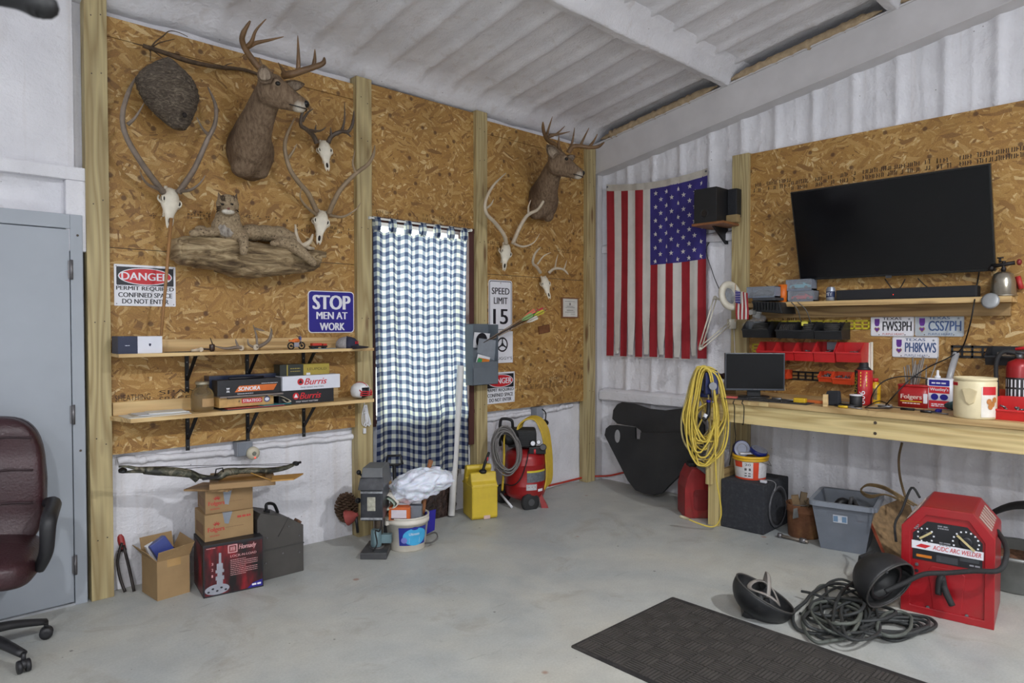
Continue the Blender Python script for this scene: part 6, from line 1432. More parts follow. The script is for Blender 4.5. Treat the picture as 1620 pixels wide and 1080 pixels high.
# magnifier lamp
LW = mat('lamp_white', (206, 200, 184), .35); O = PB(1157, 512, -.09); q = L2(O); t = thing('magnifier_lamp', 'white swing-arm magnifier lamp beside the flag', 'lamp', O, VR)
m = M(); m.box(-.03, .03, -.04, .03, -.045, .04); part('wall_bracket', m, LW, t, bevel=.004)
for dx in (-.012, .012):
    m = M(); m.tube([q(1154, 512, -.05)+V((0, dx, dx)), q(1108, 550, -.16)+V((0, dx, dx))], .006, 6); part('lower_arm', m, LW, t)
    m = M(); m.tube([q(1108, 550, -.16)+V((dx, 0, 0)), q(1131, 471, -.22)+V((dx, 0, 0))], .006, 6); part('upper_arm', m, LW, t)
m = M(); m.ball(q(1108, 551, -.16), .016, 10); m.ball(q(1131, 470, -.22), .018, 10); m.tube([q(1131, 470, -.22), q(1142, 474, -.24)], .010, 8); part('joint', m, LW, t)
rot = Matrix.Rotation(R(30), 4, 'Z') @ Matrix.Rotation(R(80), 4, 'X'); c = q(1150, 468, -.26)
m = M(); m.lathe([(.068, .0), (.085, .0), (.118, .018), (.124, .03), (.12, .048), (.10, .055), (.070, .045), (.068, .0)], 36, c=c, rot=rot); part('ring_shade', m, LW, t)
m = M(); m.lathe([(.001, .018), (.068, .020)], 28, c=c, rot=rot); kl = N('lens'); kl.b.inputs['Base Color'].default_value = lin((210, 214, 220)); kl.b.inputs['Roughness'].default_value = .08; kl.b.inputs['Transmission Weight'].default_value = .7; part('lens', m, kl.m, t)
m = M(); m.tube([c+(rot.to_3x3() @ V((.087*math.cos(2*PI*k/28), .087*math.sin(2*PI*k/28), .010))) for k in range(28)], .009, 6, closed=True); part('tube', m, mat('tube_white', (226, 222, 206), .3), t)
m = M(); m.tube(spline([q(1161, 518, -.02), q(1163, 560, -.03), q(1166, 600, -.02)], 4), .003, 5); part('lamp_cord', m, PW, t)
# little flag on the post
O = V((-.10, -1.515, 0)); a = PB(1164, 459, -.37); b = PB(1183, 505, -.37); t = thing('small_flag', 'little American flag hanging beside the magnifier lamp', 'flag', (-.37, a.y, b.z)); hh = a.z-b.z; ww = a.y-b.y
for i in range(7):
    m = M(); m.grid(lambda u, v, i=i: (-.006*math.sin(v*4+i*.6)-.01*(1-v), -lerp(i/7, (i+1)/7, u)*ww-.012*(1-v), lerp(0, 1 if i > 2 else .58, v)*hh-.03*v*i/7), 2, 8); part('stripe', m, FR if i % 2 == 0 else FWH, t)
m = M(); m.grid(lambda u, v: (-.008, -u*ww*3/7, lerp(.58, 1, v)*hh-.03*u*.4), 3, 3); part('canton', m, FBL, t); m = M()
for i in range(4):
    for j in range(5): m._a([V((-.0095, -ww*3/7*(i+.5)/4+dy, hh*lerp(.62, .95, j/4)+dz)) for dy, dz in ((-.004, 0), (0, -.004), (.004, 0), (0, .004))], [(0, 1, 2, 3)])
part('stars', m, FWH, t)['kind'] = 'stuff'
m = M(); m.tube([(0, .004, -.02), (0, .004, hh+.05)], .003, 5); part('stick', m, mat('stick_tan'), t)

# ================================================================ RIGHT WALL: television and its shelf
SHZ = 1.772
t = thing('tv_shelf', 'long pine shelf under the television', 'shelf', (0, 0, 0)); m = M(); m.box(-.22, -.041, -3.53, -1.67, SHZ-.038, SHZ); part('board', m, m_wood('pine_board_y', (196, 166, 116), (166, 132, 84), 'Y'), t, bevel=.003)
m = M(); m.box(-.08, -.041, -3.50, -1.70, SHZ-.125, SHZ-.039); part('cleat', m, m_wood('pine_cleat_y', (150, 122, 80), (120, 92, 56), 'Y'), t, bevel=.003)
xb, xt, y0, y1, zb, zt = -.12, -.31, -2.13, -3.425, 1.942, 2.615
t = thing('television', 'large black flat television tilted forward on the wall', 'television', (xb, y0, zb), rot=(0, 0, RB)); Wt = y0-y1; Ht = math.hypot(zt-zb, xb-xt); tl = math.atan2(xb-xt, zt-zb)
T0 = Matrix.Rotation(tl, 4, 'X')
m = M(); m.T = T0; m.box(0, Wt, 0, .03, 0, Ht); part('bezel', m, mat('tv_bezel', (14, 15, 17), .3), t, bevel=.003)
m = M(); m.T = T0; m.box(.010, Wt-.010, -.0015, .002, .018, Ht-.010); ks = N('tv_screen'); ks.b.inputs['Base Color'].default_value = (.0035, .0035, .0045, 1); ks.b.inputs['Roughness'].default_value = .12; ks.b.inputs['Specular IOR Level'].default_value = .35; part('screen', m, ks.m, t)
m = M(); m.T = T0; m.box(.25, Wt-.25, .03, .055, .1, Ht-.2); m.T = Matrix(); m.box(Wt*.4, Wt*.6, .04, .10, .2, .5); part('wall_mount', m, SBX, t)
m = M(); m.T = T0; m.box(Wt*.5-.02, Wt*.5+.02, -.003, 0, -.012, .006); part('sensor_tab', m, GUN, t)
t = thing('soundbar', 'long black soundbar on the shelf under the television', 'soundbar', (-.19, PB(1322, 460, -.19).y, SHZ+.001), RB); ws = t.location.y-PB(1546, 458, -.19).y
m = M(); m.box(0, ws, 0, .08, 0, .078); part('body', m, mat('soundbar_cloth', (27, 28, 33), .85, 0, .1, 200), t, bevel=.010); m = M(); m.box(ws*.44-.002, ws*.44+.003, -.002, 0, .03, .035); part('standby_light', m, MATS['red_led'], t)
m = M(); m.box(ws-.012, ws+.001, -.001, .081, .004, .074); part('end_cap', m, SBX, t)
for k, pts in enumerate((((1400, 441), (1410, 455), (1415, 460)), ((1432, 441), (1424, 455), (1414, 460)), ((1452, 440), (1462, 450), (1470, 456)))):
    m = M(); m.tube(spline([PB(u, v, -.09) for u, v in pts], 4), .004, 5); solo('tv_cable', m, BLK, ('left', 'middle', 'right')[k]+' of the three short cables under the television', 'cable', group='cables under the television')
m = M(); m.tube(spline([PB(1549, 430, -.10), PB(1545, 455, -.08), PB(1541, 480, -.25), PB(1534, 515, -.24), PB(1522, 550, -.12), PB(1500, 566, -.15), PB(1470, 580, -.3), PB(1440, 600, -.42), PB(1415, 625, -.5), PF(1400, 642, 1.031)], 6), .0045, 6); solo('power_cable', m, BLK, 'long black cable drooping from the television to the bench', 'cable')
# can, toy cars, cup, black case
O = V((-.16, PB(1307, 460, -.16).y-.035, SHZ+.001)); t = thing('drink_can', 'small grey drink can left of the soundbar', 'can', O, RB); m = M(); m.lathe([(.028, 0), (.033, .006), (.033, .088), (.026, .102), (.026, .106), (.022, .104)], 22); part('can', m, mat('can_grey', (150, 156, 168), .35, .4), t)
cf_ = lambda x, z_: (.0337*math.cos(R(x)), .0337*math.sin(R(x)), z_); m = M(); m.grid(lambda u, v: cf_(lerp(-165, -15, u), lerp(.028, .072, v)), 12, 1); part('label', m, mat('can_navy', (30, 44, 84), .4), t)
m = M(); letters(m, 'YET', -140, -55, .038, .062, fn=lambda x, z_: (.0343*math.cos(R(x)), .0343*math.sin(R(x)), z_), bold=0); part('lettering', m, SW, t)
ACR = N('clear_plastic'); ACR.b.inputs['Base Color'].default_value = lin((220, 226, 235)); ACR.b.inputs['Roughness'].default_value = .12; ACR.b.inputs['Alpha'].default_value = .16
def car_box(label, u0, u1, vb, h_, x, z, col, lying=False):
    y = PB(u0, vb, x).y; ww = y-PB(u1, vb, x).y; t = thing('toy_car_box', label, 'toy car', (x, y, z), RB, 'boxed model cars on the shelf')
    m = M(); m.box(0, ww, 0, .10, 0, .012); m.box(0, ww, .095, .10, .012, h_); m.box(0, .004, 0, .10, 0, h_); m.box(ww-.004, ww, 0, .1, 0, h_); m.box(0, ww, 0, .1, h_-.004, h_); part('carton', m, mat('carton_silver', (120, 128, 142), .4), t)
    b = mat('car_%d%d%d' % col, col, .2, .1, .05); cw = ww-.03; m = M(); pr = [(0, .004), (cw, .004), (cw, .024), (cw*.80, .030), (cw*.68, .046), (cw*.36, .046), (cw*.24, .030), (.006, .026)]
    m.T = Matrix.Translation((.015, .025, .018)); m.prism(pr, 0, .05); body = part('car_body', m, b, t, bevel=.004)
    m = M(); m.T = Matrix.Translation((.015, .023, .018)); m.prism([(cw*.66, .032), (cw*.62, .043), (cw*.40, .043), (cw*.30, .032)], 0, .054); part('car_window', m, SBK, body)
    for xx in (.2, .78):
        m = M(); m.lathe([(.013, -.002), (.013, .056)], 12, c=(.015+cw*xx, .023, .026), rot=RX @ Matrix.Rotation(PI, 4, 'X')); part('car_wheel', m, BLK, body)
    m = M(); m.box(.004, ww-.004, .001, .002, .012, h_-.004); part('clear_window', m, ACR.m, t)
    return h_
CZ = SHZ+.001
car_box('boxed red model car on the shelf left of the can', 1246, 1287, 472, .088, -.17, CZ, (176, 30, 40)); car_box('boxed turquoise model car on top of the red one', 1243, 1284, 455, .088, -.17, CZ+.089, (90, 164, 180))
O = V((-.17, PB(1236, 470, -.17).y-.012, CZ)); m = M(); m.lathe([(.022, 0), (.03, .004), (.034, .14), (.031, .14), (.027, .01), (.001, .008)], 20); solo('orange_cup', m, mat('cup_orange', (214, 106, 28), .4), 'tall orange cup beside the boxed model cars', 'cup', O)
t = thing('tool_case', 'black ribbed plastic case at the left end of the shelf', 'case', (-.34, PB(1190, 480, -.34).y, SHZ-.075), RB); ww = t.location.y-PB(1240, 480, -.30).y
m = M(); m.hexa([(0.03, 0, 0), (ww, .02, -.02), (ww, .28, -.02), (0.03, .28, .0)], [(0, -.02, .085), (ww-.02, .0, .07), (ww-.02, .28, .07), (0, .28, .085)]); part('case_body', m, SBX, t, bevel=.006)
for k in range(9):
    m = M(); x = ww*(.08+.1*k); m.box(x, x+.007, -.024, -.006, .01, .07); part('rib', m, SBX, t)
m = M(); m.box(.0, ww-.05, .0, .26, .086, .11); part('lid', m, mat('case_grey', (58, 60, 64), .5), t, bevel=.006)
car_box('boxed black model car on top of the black case', 1181, 1226, 456, .09, -.30, SHZ+.036, (34, 34, 40))
for k, pts in enumerate((((1252, 478, -.26), (1262, 490, -.28), (1266, 505, -.2), (1270, 512, -.12)), ((1262, 478, -.24), (1275, 490, -.24), (1282, 508, -.18), (1284, 512, -.12)))):
    m = M(); m.tube(spline([PB(u, v, x) for u, v, x in pts], 4), .004, 5); solo('case_cable', m, mat('cable_grey'), ('left', 'right')[k]+' of two grey cables hanging from the black case', 'cable')
# old blowtorch at the right end
O = V((-.14, PB(1587, 460, -.14).y, SHZ+.001)); t = thing('blowtorch', 'old silver blowtorch at the right end of the shelf', 'blowtorch', O, RB); BR = mat('worn_silver_metal', (170, 164, 150), .25, .9, .1, 10, dirt=(110, 96, 74), dirtamt=.5)
m = M(); m.lathe([(.078, 0), (.08, .008), (.074, .012), (.066, .10), (.054, .145), (.035, .158), (.02, .162)], 28); part('tank', m, BR, t)
m = M(); m.lathe([(.012, .16), (.016, .18), (.010, .19), (.010, .22), (.014, .23)], 12); m.tube([(-.06, 0, .20), (.06, 0, .215)], .013, 8); m.tube([(-.06, 0, .2), (-.075, 0, .17)], .016, 8); m.tube([(-.02, 0, .22), (-.02, 0, .25)], .008, 6); m.tube([(-.035, 0, .252), (.0, 0, .252)], .005, 6); part('burner', m, mat('burnt_iron', (40, 36, 36), .5, .6), t)
m = M(); m.lathe([(.010, 0), (.02, .006), (.02, .02), (.010, .026)], 14, c=(.07, 0, .217), rot=RY); part('knob', m, mat('knob_red', (120, 34, 34), .4), t)
m = M(); c = PB(1567, 476, -.24); m.lathe([(.05, 0), (.052, .006), (.04, .012), (.02, .014)], 22, rot=Matrix.Rotation(R(-80), 4, 'Y')); solo('round_lid', m, mat('pale_lid', (150, 152, 154), .35, .3), 'round pale metal lid hanging at the right end of the shelf', 'lid', c)
m = M(); a, b = PB(1610, 437, -.06), PB(1616, 457, -.06); m.tube([(0, 0, 0), b-a], .016, 12); solo('red_tube', m, mat('tube_red', (170, 44, 44), .4), 'short red tube on the wall right of the blowtorch', 'tube', a)

# licence plates
def lplate(label, u0, v0, u1, v1, txt, txc, base):
    a, b = PB(u0, v0, -.044), PB(u1, v1, -.044); ww, hh = a.y-b.y, .150; z = (a.z+b.z)/2-hh/2
    t = thing('licence_plate', label, 'licence plate', (-.0445, a.y, z), RB, 'licence plates under the television shelf'); m = M(); m.prism(rrect(0, ww, 0, hh, .012), -.002, .001); part('plate', m, base, t)
    m = M(); o_ = rrect(.002, ww-.002, .002, hh-.002, .010); i_ = rrect(.005, ww-.005, .005, hh-.005, .008); m._a([(p[0], -.004, p[1]) for p in o_]+[(p[0], -.003, p[1]) for p in i_], [(k, (k+1) % len(o_), len(o_)+(k+1) % len(o_), len(o_)+k) for k in range(len(o_))]); part('rim', m, mat('plate_rim', (190, 192, 196), .35, .3), t)
    m = M(); letters(m, 'TEXAS', ww*.28, ww*.72, hh*.80, hh*.93, -.0026, .03); letters(m, txt, ww*.28, ww*.95, hh*.26, hh*.73, -.0026, .02); part('lettering', m, txc, t)
    m = M(); letters(m, 'PURPLE HEART', ww*.28, ww*.78, hh*.06, hh*.16, -.0026, .0); part('motto', m, CRED if txc is SBK else txc, t)
    PUR = mat('ribbon_purple', (96, 44, 140), .5); m = M(); fl(m, [(ww*.09, hh*.62), (ww*.21, hh*.62), (ww*.21, hh*.86), (ww*.09, hh*.86)], -.0026); fl(m, [(ww*.11, hh*.5), (ww*.19, hh*.5), (ww*.21, hh*.62), (ww*.09, hh*.62)], -.0026); part('ribbon', m, PUR, t)
    m = M(); n = 20; hp = [(ww*.15+.020*math.sin(2*PI*k/n)**3, hh*.33+.0014*(13*math.cos(2*PI*k/n)-5*math.cos(4*PI*k/n)-2*math.cos(6*PI*k/n)-math.cos(8*PI*k/n))) for k in range(n)]; fl(m, hp, -.0028); part('medal', m, mat('medal_gold', (160, 120, 80), .4), t)
    m = M(); fl(m, [(ww*.15+(x-ww*.15)*.7, hh*.33+(z_-hh*.33)*.7) for x, z_ in hp], -.0031); part('medal_centre', m, PUR, t)
    m = M(); sx, sz = ww*.89, hh*.84; pts = [(sx+(.011 if k % 2 == 0 else .0045)*math.sin(k*PI/5), sz+(.011 if k % 2 == 0 else .0045)*math.cos(k*PI/5)) for k in range(10)]; fl(m, pts, -.0028); part('star_print', m, mat('plate_grey', (120, 124, 134), .5), t)
    for x in (ww*.2, ww*.8):
        m = M(); m.lathe([(.004, 0), (.003, .002)], 8, c=(x, -.002, hh*.08), rot=RX); part('screw', m, SCREW, t)
lplate('white Texas plate reading FWS3PH under the shelf', 1378, 501, 1446, 531, 'FWS3PH', SBK, SW); PBL = mat('plate_blue', (60, 84, 130), .45); PGY = mat('plate_silver', (176, 184, 190), .4)
lplate('faded Texas plate reading CSS7PH under the shelf', 1448, 500, 1525, 531, 'CSS7PH', PBL, PGY)
lplate('lower Texas plate reading PH8KWS', 1412, 534, 1485, 565, 'PH8KWS', PBL, SW)

# ================================================================ RIGHT WALL: rails and bins
YR = mat('rail_yellow', (206, 190, 48), .45, 0, .06); BKR = mat('rail_black', (24, 25, 28), .5); RBN = mat('bin_red', (196, 40, 42), .35, 0, .05); OBN = mat('bin_orange', (214, 72, 36), .35, 0, .05); KBN = mat('bin_black', (32, 33, 36), .4, 0, .08)
def rail(label, u0, v0, u1, v1, h_, mt):
    a, b = PB(u0, v0, -.045), PB(u1, v1, -.045); z = (a.z+b.z)/2-h_; L = a.y-b.y; t = thing('bin_rail', label, 'rail', (-.041, a.y, z), RB, 'slotted bin rails'); m = M(); nS = int(L/.055); sw = L/nS
    m.box(0, L, -.008, 0, 0, h_*.18); m.box(0, L, -.008, 0, h_*.82, h_); m.box(0, L, -.008, 0, h_*.44, h_*.56)
    for k in range(nS+1): x = min(k*sw, L-.012); m.box(x, x+.012, -.008, 0, 0, h_)
    part('slotted_strip', m, mt, t); return t
rail('yellow slotted rail behind the black bins', 1213, 507, 1376, 506, .070, YR); rail('yellow slotted rail behind the red bins', 1190, 546, 1374, 544, .070, YR)
rail('black slotted rail behind the small orange bins', 1240, 587, 1357, 590, .072, BKR); rail('black slotted rail at the right above the fire extinguisher', 1505, 548, 1640, 546, .085, BKR)
STEEL = mat('loose_steel', (128, 128, 130), .35, .7, .2, 30); RUBB = mat('disc_rubber', (62, 60, 58), .8)
def bin_(label, u0, u1, vt, vb, x0, dep, mt, fill=None, z=None, group='hanging storage bins', rz=RB, y=None):
    """stacking bin: open sloped front, lip, ribbed sides; its front faces -y of its own frame"""
    ya = PB(u0, vb, x0).y if y is None else y; ww = (ya-PB(u1, vb, x0).y) if y is None else u1; zb = PB((u0+u1)/2, vb, x0).z if z is None else z; hh = (PB((u0+u1)/2, vt, x0).z-zb) if y is None else vt
    t = thing('storage_bin', label, 'storage bin', (x0, ya, zb), rz, group); th = .003
    m = M(); m.box(.004, ww-.004, 0.012, dep, 0, th); m.box(0, ww, dep-th, dep, 0, hh); m.hexa([(.004, .012, 0), (ww-.004, .012, 0), (ww-.004, .015, 0), (.004, .015, 0)], [(0, -.004, hh*.48), (ww, -.004, hh*.48), (ww, -.001, hh*.48), (0, -.001, hh*.48)])
    pr = [(.012, 0), (dep, 0), (dep, hh), (dep*.38, hh), (-.004, hh*.5)]
    for x in (0, ww-th): m.prism(pr, x, x+th, ax='X')
    part('tub', m, mt, t)
    m = M(); m.box(-.002, ww+.002, -.010, .004, hh*.44, hh*.52)
    for x in (-.002, ww-.006): m.hexa([(x, -.006, hh*.47), (x+.008, -.006, hh*.47), (x+.008, dep*.38, hh*.96), (x, dep*.38, hh*.96)], [(x, -.006, hh*.53), (x+.008, -.006, hh*.53), (x+.008, dep*.38, hh*1.02), (x, dep*.38, hh*1.02)])
    part('rim', m, mt, t)
    if fill: fill(t, ww, dep, hh)
    return t
def fill_bits(kind, seed):
    def f(t, ww, dep, hh):
        rnd = random.Random(seed); m = M()
        if kind == 'bolts':
            for k in range(22):
                p = V((rnd.uniform(.02, ww-.02), rnd.uniform(.03, dep-.02), hh*.3+rnd.uniform(-.008, .03))); d_ = V((rnd.uniform(-1, 1), rnd.uniform(-1, 1), rnd.uniform(-.4, .6))).normalized()*rnd.uniform(.012, .026); m.tube([p-d_, p+d_], rnd.uniform(.003, .007), 6)
                if k % 2: m.ball(p+d_, .008, 6)
        elif kind == 'discs':
            for k in range(9): m.lathe([(hh*.42, -.004), (hh*.42, .004)], 18, c=(ww*(.14+.09*k), dep*.45, hh*.45), rot=RY)
        elif kind == 'coil':
            for k in range(6): m.tube([(ww*.5+ww*.34*math.cos(2*PI*j/18)*(1-.06*k), dep*.5+dep*.3*math.sin(2*PI*j/18), hh*(.35+.1*k)) for j in range(18)], .006, 6, closed=True)
        elif kind == 'tags':
            for k in range(10): m.cb((rnd.uniform(.03, ww-.03), rnd.uniform(.03, dep-.03), hh*.35+rnd.uniform(0, .03)), (.05, .03, .004), Matrix.Rotation(rnd.uniform(0, 3), 4, 'Z') @ Matrix.Rotation(rnd.uniform(-.7, .7), 4, 'X'))
        o = part('hardware', m, RUBB if kind in ('discs', 'coil') else STEEL, t); o['kind'] = 'stuff'
    return f
bin_('black bin of grinding discs, first of three in the row', 1227, 1257, 509, 535, -.22, .17, KBN, fill_bits('discs', 1)); bin_('black bin with a yellow sponge, middle of the row', 1257, 1287, 509, 536, -.22, .17, KBN, fill_bits('coil', 2)); bin_('wide black bin of coiled wire, last in the row', 1288, 1331, 510, 537, -.22, .17, KBN, fill_bits('coil', 3))
m = M(); m.cb((0, 0, 0), (.06, .05, .035), Matrix.Rotation(.4, 4, 'Z')); solo('sponge', m, mat('sponge_yellow', (206, 196, 80), .9), 'yellow sponge in the middle black bin', 'sponge', PB(1273, 512, -.15), bevel=.008)
bin_('lone black bin with a plastic bag beside the post', 1174, 1215, 508, 534, -.24, .19, KBN, fill_bits('coil', 4))
m = M(); m.grid(lambda u, v: (.10*(math.cos(u*2*PI)*math.sin(v*PI))*(1+.3*nz((u*4, v*4, 1), 2)), .05*math.sin(u*2*PI)*math.sin(v*PI), -.045*math.cos(v*PI)*(1+.4*nz((u*5, v*3, 5), 2))+.03*math.cos(u*2*PI)), 26, 14); solo('plastic_wrap', m, ACR.m, 'crumpled clear plastic wrapping in the lone black bin', 'plastic wrap', PB(1194, 509, -.16), RB)
m = M(); m.lathe([(.03, 0), (.034, .02), (.034, .09), (.02, .10)], 16, rot=Matrix.Rotation(R(15), 4, 'Y')); m.tube([(.0, 0, .03), (.0, -.06, .05), (.0, -.10, .04)], .022, 8); solo('spray_gun', m, mat('white_nozzle', (206, 206, 204), .35), 'white plastic spray gun above the lone black bin', 'spray gun', PB(1196, 502, -.13)+V((0, 0, .0)), RB)
for k, (u0, u1, vt, vb, f) in enumerate(((1197, 1224, 541, 569, None), (1225, 1255, 542, 570, None), (1256, 1286, 542, 571, ('bolts', 5)), (1287, 1320, 541, 573, ('tags', 6)), (1322, 1362, 542, 573, ('bolts', 7)))):
    bin_(('first', 'second', 'third', 'fourth', 'fifth')[k]+' red bin from the left in the hanging row', u0, u1, vt, vb, -.22, .17, RBN, fill_bits(*f) if f else None)
m = M(); m.box(0, .10, 0, .012, 0, .06); solo('grey_plate', m, mat('plate_grey'), 'grey electrical cover plate standing in the fourth red bin', 'cover plate', PB(1308, 553, -.10), RB, bevel=.002)
bin_('small orange bin of bolts left of its twin', 1294, 1315, 588, 604, -.16, .11, OBN, fill_bits('bolts', 8)); bin_('small orange bin of bolts right of its twin', 1316, 1347, 589, 608, -.16, .11, OBN, fill_bits('bolts', 9)); bin_('orange bin mostly hidden behind the monitor', 1222, 1244, 585, 599, -.16, .11, OBN)
bin_('black bin of steel parts at the right edge', 1558, 1612, 549, 578, -.24, .19, KBN, fill_bits('tags', 10))
# ================================================================ WORKBENCH
BZ = 1.024; BXF = -.745
t = thing('workbench', 'long pine workbench along the right-hand wall', 'workbench', (0, 0, 0))
WBY = m_wood('bench_top_y', (188, 160, 112), (158, 128, 82), 'Y'); WAY = m_wood('bench_apron_y', (206, 186, 134), (180, 156, 104), 'Y'); WLZ = m_wood('bench_leg_z', (190, 172, 120), (160, 138, 90), 'Z')
xs = [BXF, BXF+.14, BXF+.28, BXF+.42, BXF+.56, -.042]
for k in range(5):
    m = M(); m.box(xs[k]+.0015, xs[k+1]-.0015, -6.1, -1.60, BZ-.038, BZ); part('top_plank', m, WBY, t, bevel=.002)
m = M(); m.box(-.72, -.682, -6.1, -1.615, .843, .983); part('front_apron', m, WAY, t, bevel=.003)
m = M(); m.box(-.68, -.05, -1.655, -1.617, .843, .983); part('end_apron', m, m_wood('bench_apron_x', (206, 176, 120), (178, 146, 94), 'X'), t, bevel=.003)
for y in (-1.745, -3.95, -5.9):
    m = M(); m.box(-.68, -.59, y, y+.09, 0, .985); part('leg', m, WLZ, t, bevel=.004)
m = M(); m.box(-.59, -.05, -1.74, -1.70, .30, .44); part('stretcher', m, m_wood('bench_brace_x', (150, 126, 84), (120, 96, 60), 'X'), t, bevel=.003)
m = M(); m.box(-.72, -.68, -1.70, -1.655, .33, .50); part('leg_block', m, WLZ, t, bevel=.003)
m = M()
for y in (-1.76, -2.9, -4.2):
    for z_ in (.875, .945): m.lathe([(.011, 0), (.009, .004)], 8, c=(-.7205, y, z_), rot=Matrix.Rotation(-PI/2, 4, 'Y'))
part('bolt_heads', m, SCREW, t)['kind'] = 'stuff'
for k, y in enumerate((-2.02, -2.11)): m = M(); m.box(-.7465, -.7455, y-.02-.05*k, y, BZ-.034, BZ-.004); part('pale_splice', m, mat('pale_wood', (206, 182, 130), .6), t)
def on(u, v): return PF(u, v, BZ+.0005)
# vise
O = on(1113, 628)+V((.05, 0, 0)); q = L2(O); t = thing('bench_vise', 'blue bench vise half hidden by the yellow cord', 'vise', O, VR); VB = mat('vise_blue', (34, 44, 96), .4, .2, .1); VK = mat('vise_dark', (44, 44, 50), .45, .4)
m = M(); m.lathe([(.075, 0), (.075, .03), (.05, .04), (.05, .06)], 20); m.box(-.05, .05, -.05, .07, .05, .15); part('body', m, VB, t, bevel=.008)
m = M(); m.box(-.05, .05, -.135, -.075, .03, .20); part('front_jaw', m, VB, t, bevel=.010); m = M(); m.box(-.055, .055, -.08, -.05, .16, .215); m.box(-.055, .055, -.045, -.02, .14, .215); m.box(-.06, .06, -.02, .06, .15, .22); part('jaw_plates', m, VK, t, bevel=.004)
m = M(); m.lathe([(.022, 0), (.022, .05), (.03, .05), (.03, .065)], 14, c=(-.01, -.13, .10), rot=RX); m.tube([(-.01, -.18, .12), (-.008, -.18, -.02)], .006, 8); m.ball((-.01, -.18, .12), .010, 8); m.ball((-.008, -.18, -.02), .010, 8); part('screw_and_bar', m, mat('vise_steel', (134, 134, 138), .3, .8), t)
m = M(); m.tube([(.06, .0, .17), (.13, .02, .16)], .02, 10); m.ball((.14, .02, .16), .026, 10); part('side_knob', m, mat('rusty_brown', (84, 62, 58), .5, .4), t)
m = M(); m.lathe([(.028, 0), (.03, .005), (.03, .075), (.016, .09)], 16, c=(0, 0, 0)); m.lathe([(.013, .088), (.010, .10), (.003, .125)], 10); solo('glue_bottle', m, mat('bottle_lilac', (186, 170, 188), .4), 'small pale bottle with a pointed tip behind the vise', 'bottle', V((-.40, -1.64, BZ+.0005)))
# yellow extension cord hanging in loops from the vise
YC = mat('cord_yellow', (212, 186, 78), .45, 0, .06, 20, dirt=(150, 136, 100), dirtamt=.3); YC2 = mat('cord_dusty', (176, 162, 112), .5, 0, .08, 20)
O = V((-.80, -1.70, BZ)); q = L2(O); t = thing('extension_cord', 'yellow extension cord hung in loops on the bench end', 'extension cord', O, VR); rnd = random.Random(9)
for k in range(23):
    m = M(); cx = 1112+rnd.uniform(-6, 8); wl = rnd.uniform(16, 33); wr = rnd.uniform(16, 34); bt = rnd.uniform(690, 738); tp = 579+rnd.uniform(0, 8); d_ = .14-.010*k+rnd.uniform(-.01, .01)
    xo = rnd.uniform(-8, 8)
    pts = [(cx, tp), (cx+wr*.55, tp+10), (cx+wr*.85, tp+45), (cx+wr, (tp+bt)/2+12), (cx+wr*.85+xo*.3, bt-26), (cx+wr*.35+xo, bt-4), (cx+xo, bt), (cx-wl*.4+xo, bt-5), (cx-wl*.9+xo*.3, bt-30), (cx-wl, (tp+bt)/2+10), (cx-wl*.75, tp+45), (cx-wl*.42, tp+10)]
    if k in (3, 8, 12): pts = pts[:3]+[(cx-wl*.2, (tp+bt)/2+5), (cx-wl*.8, bt-26)]+[(cx-wl*.3, bt-6), (cx+wr*.3, bt-6), (cx+wr*.8, bt-34), (cx+wr*.2, (tp+bt)/2-4), (cx-wl*.5, tp+30), (cx-wl*.4, tp+8)]
    m.tube(spline([q(u, v, d_-.10*math.sin(i/len(pts)*PI*2)*.3) for i, (u, v) in enumerate(pts)], 6, closed=True), .0072, 6, closed=True); part('cord_loop', m, YC2 if k in (1, 5, 9, 14) else YC, t)
m = M(); m.tube(spline([q(1131, 640, -.08), q(1132, 700, -.1), q(1134, 755, -.1), q(1140, 790, -.09), q(1142, 815, -.08), PFq(0) if False else q(1136, 830, -.06), q(1126, 834, -.06), q(1110, 830, -.06), q(1090, 822, -.06)], 6), .0062, 6); part('cord_tail', m, YC, t)
m = M(); m.tube([q(1091, 822, -.06), q(1082, 819, -.06), q(1076, 817, -.06)], [.010, .014, .010], 8); part('plug', m, mat('plug_clear', (170, 160, 130), .3), t)
m = M(); m.tube(spline([q(1121, 632, -.12), q(1121, 648, -.12), q(1119, 656, -.13), q(1113, 664, -.13)], 4), [.014, .016, .02, .018], 10); so = part('socket', m, BLK, t); m = M(); m.tube([q(1118.5, 655, -.13), q(1115.5, 660, -.13)], .0205, 10); part('socket_band', m, SW, so); m = M(); m.tube([q(1121, 632, -.12), q(1121, 636, -.12)], .0165, 10); part('blue_collar', m, SBL, so)
# monitor
O = on(1194, 630)+V((.05, .03, 0)); q = L2(O); t = thing('monitor', 'black computer monitor standing on the bench', 'monitor', O, VR-R(6)); hm0, hm1 = q(1192, 617).z, q(1192, 558).z; w0, w1 = q(1147, 600).x, q(1238, 600).x
m = M(); m.box(w0, w1, -.03, .01, hm0, hm1); part('housing', m, mat('monitor_grey', (60, 64, 72), .35), t, bevel=.004); m = M(); m.box(w0+.008, w1-.010, -.032, -.029, hm0+.016, hm1-.008); part('screen', m, mat('monitor_black', (9, 10, 12), .3, 0, .02, spec=.2), t)
m = M(); m.box(-.012, .012, -.033, -.030, hm0+.004, hm0+.010); part('badge', m, GUN, t)
m = M(); m.box(-.05, .05, .01, .03, .01, hm0+.12); m.prism(ell(0, .02, .12, .09, 20), 0, .012, ax='Z'); part('stand', m, SBX, t, bevel=.003)
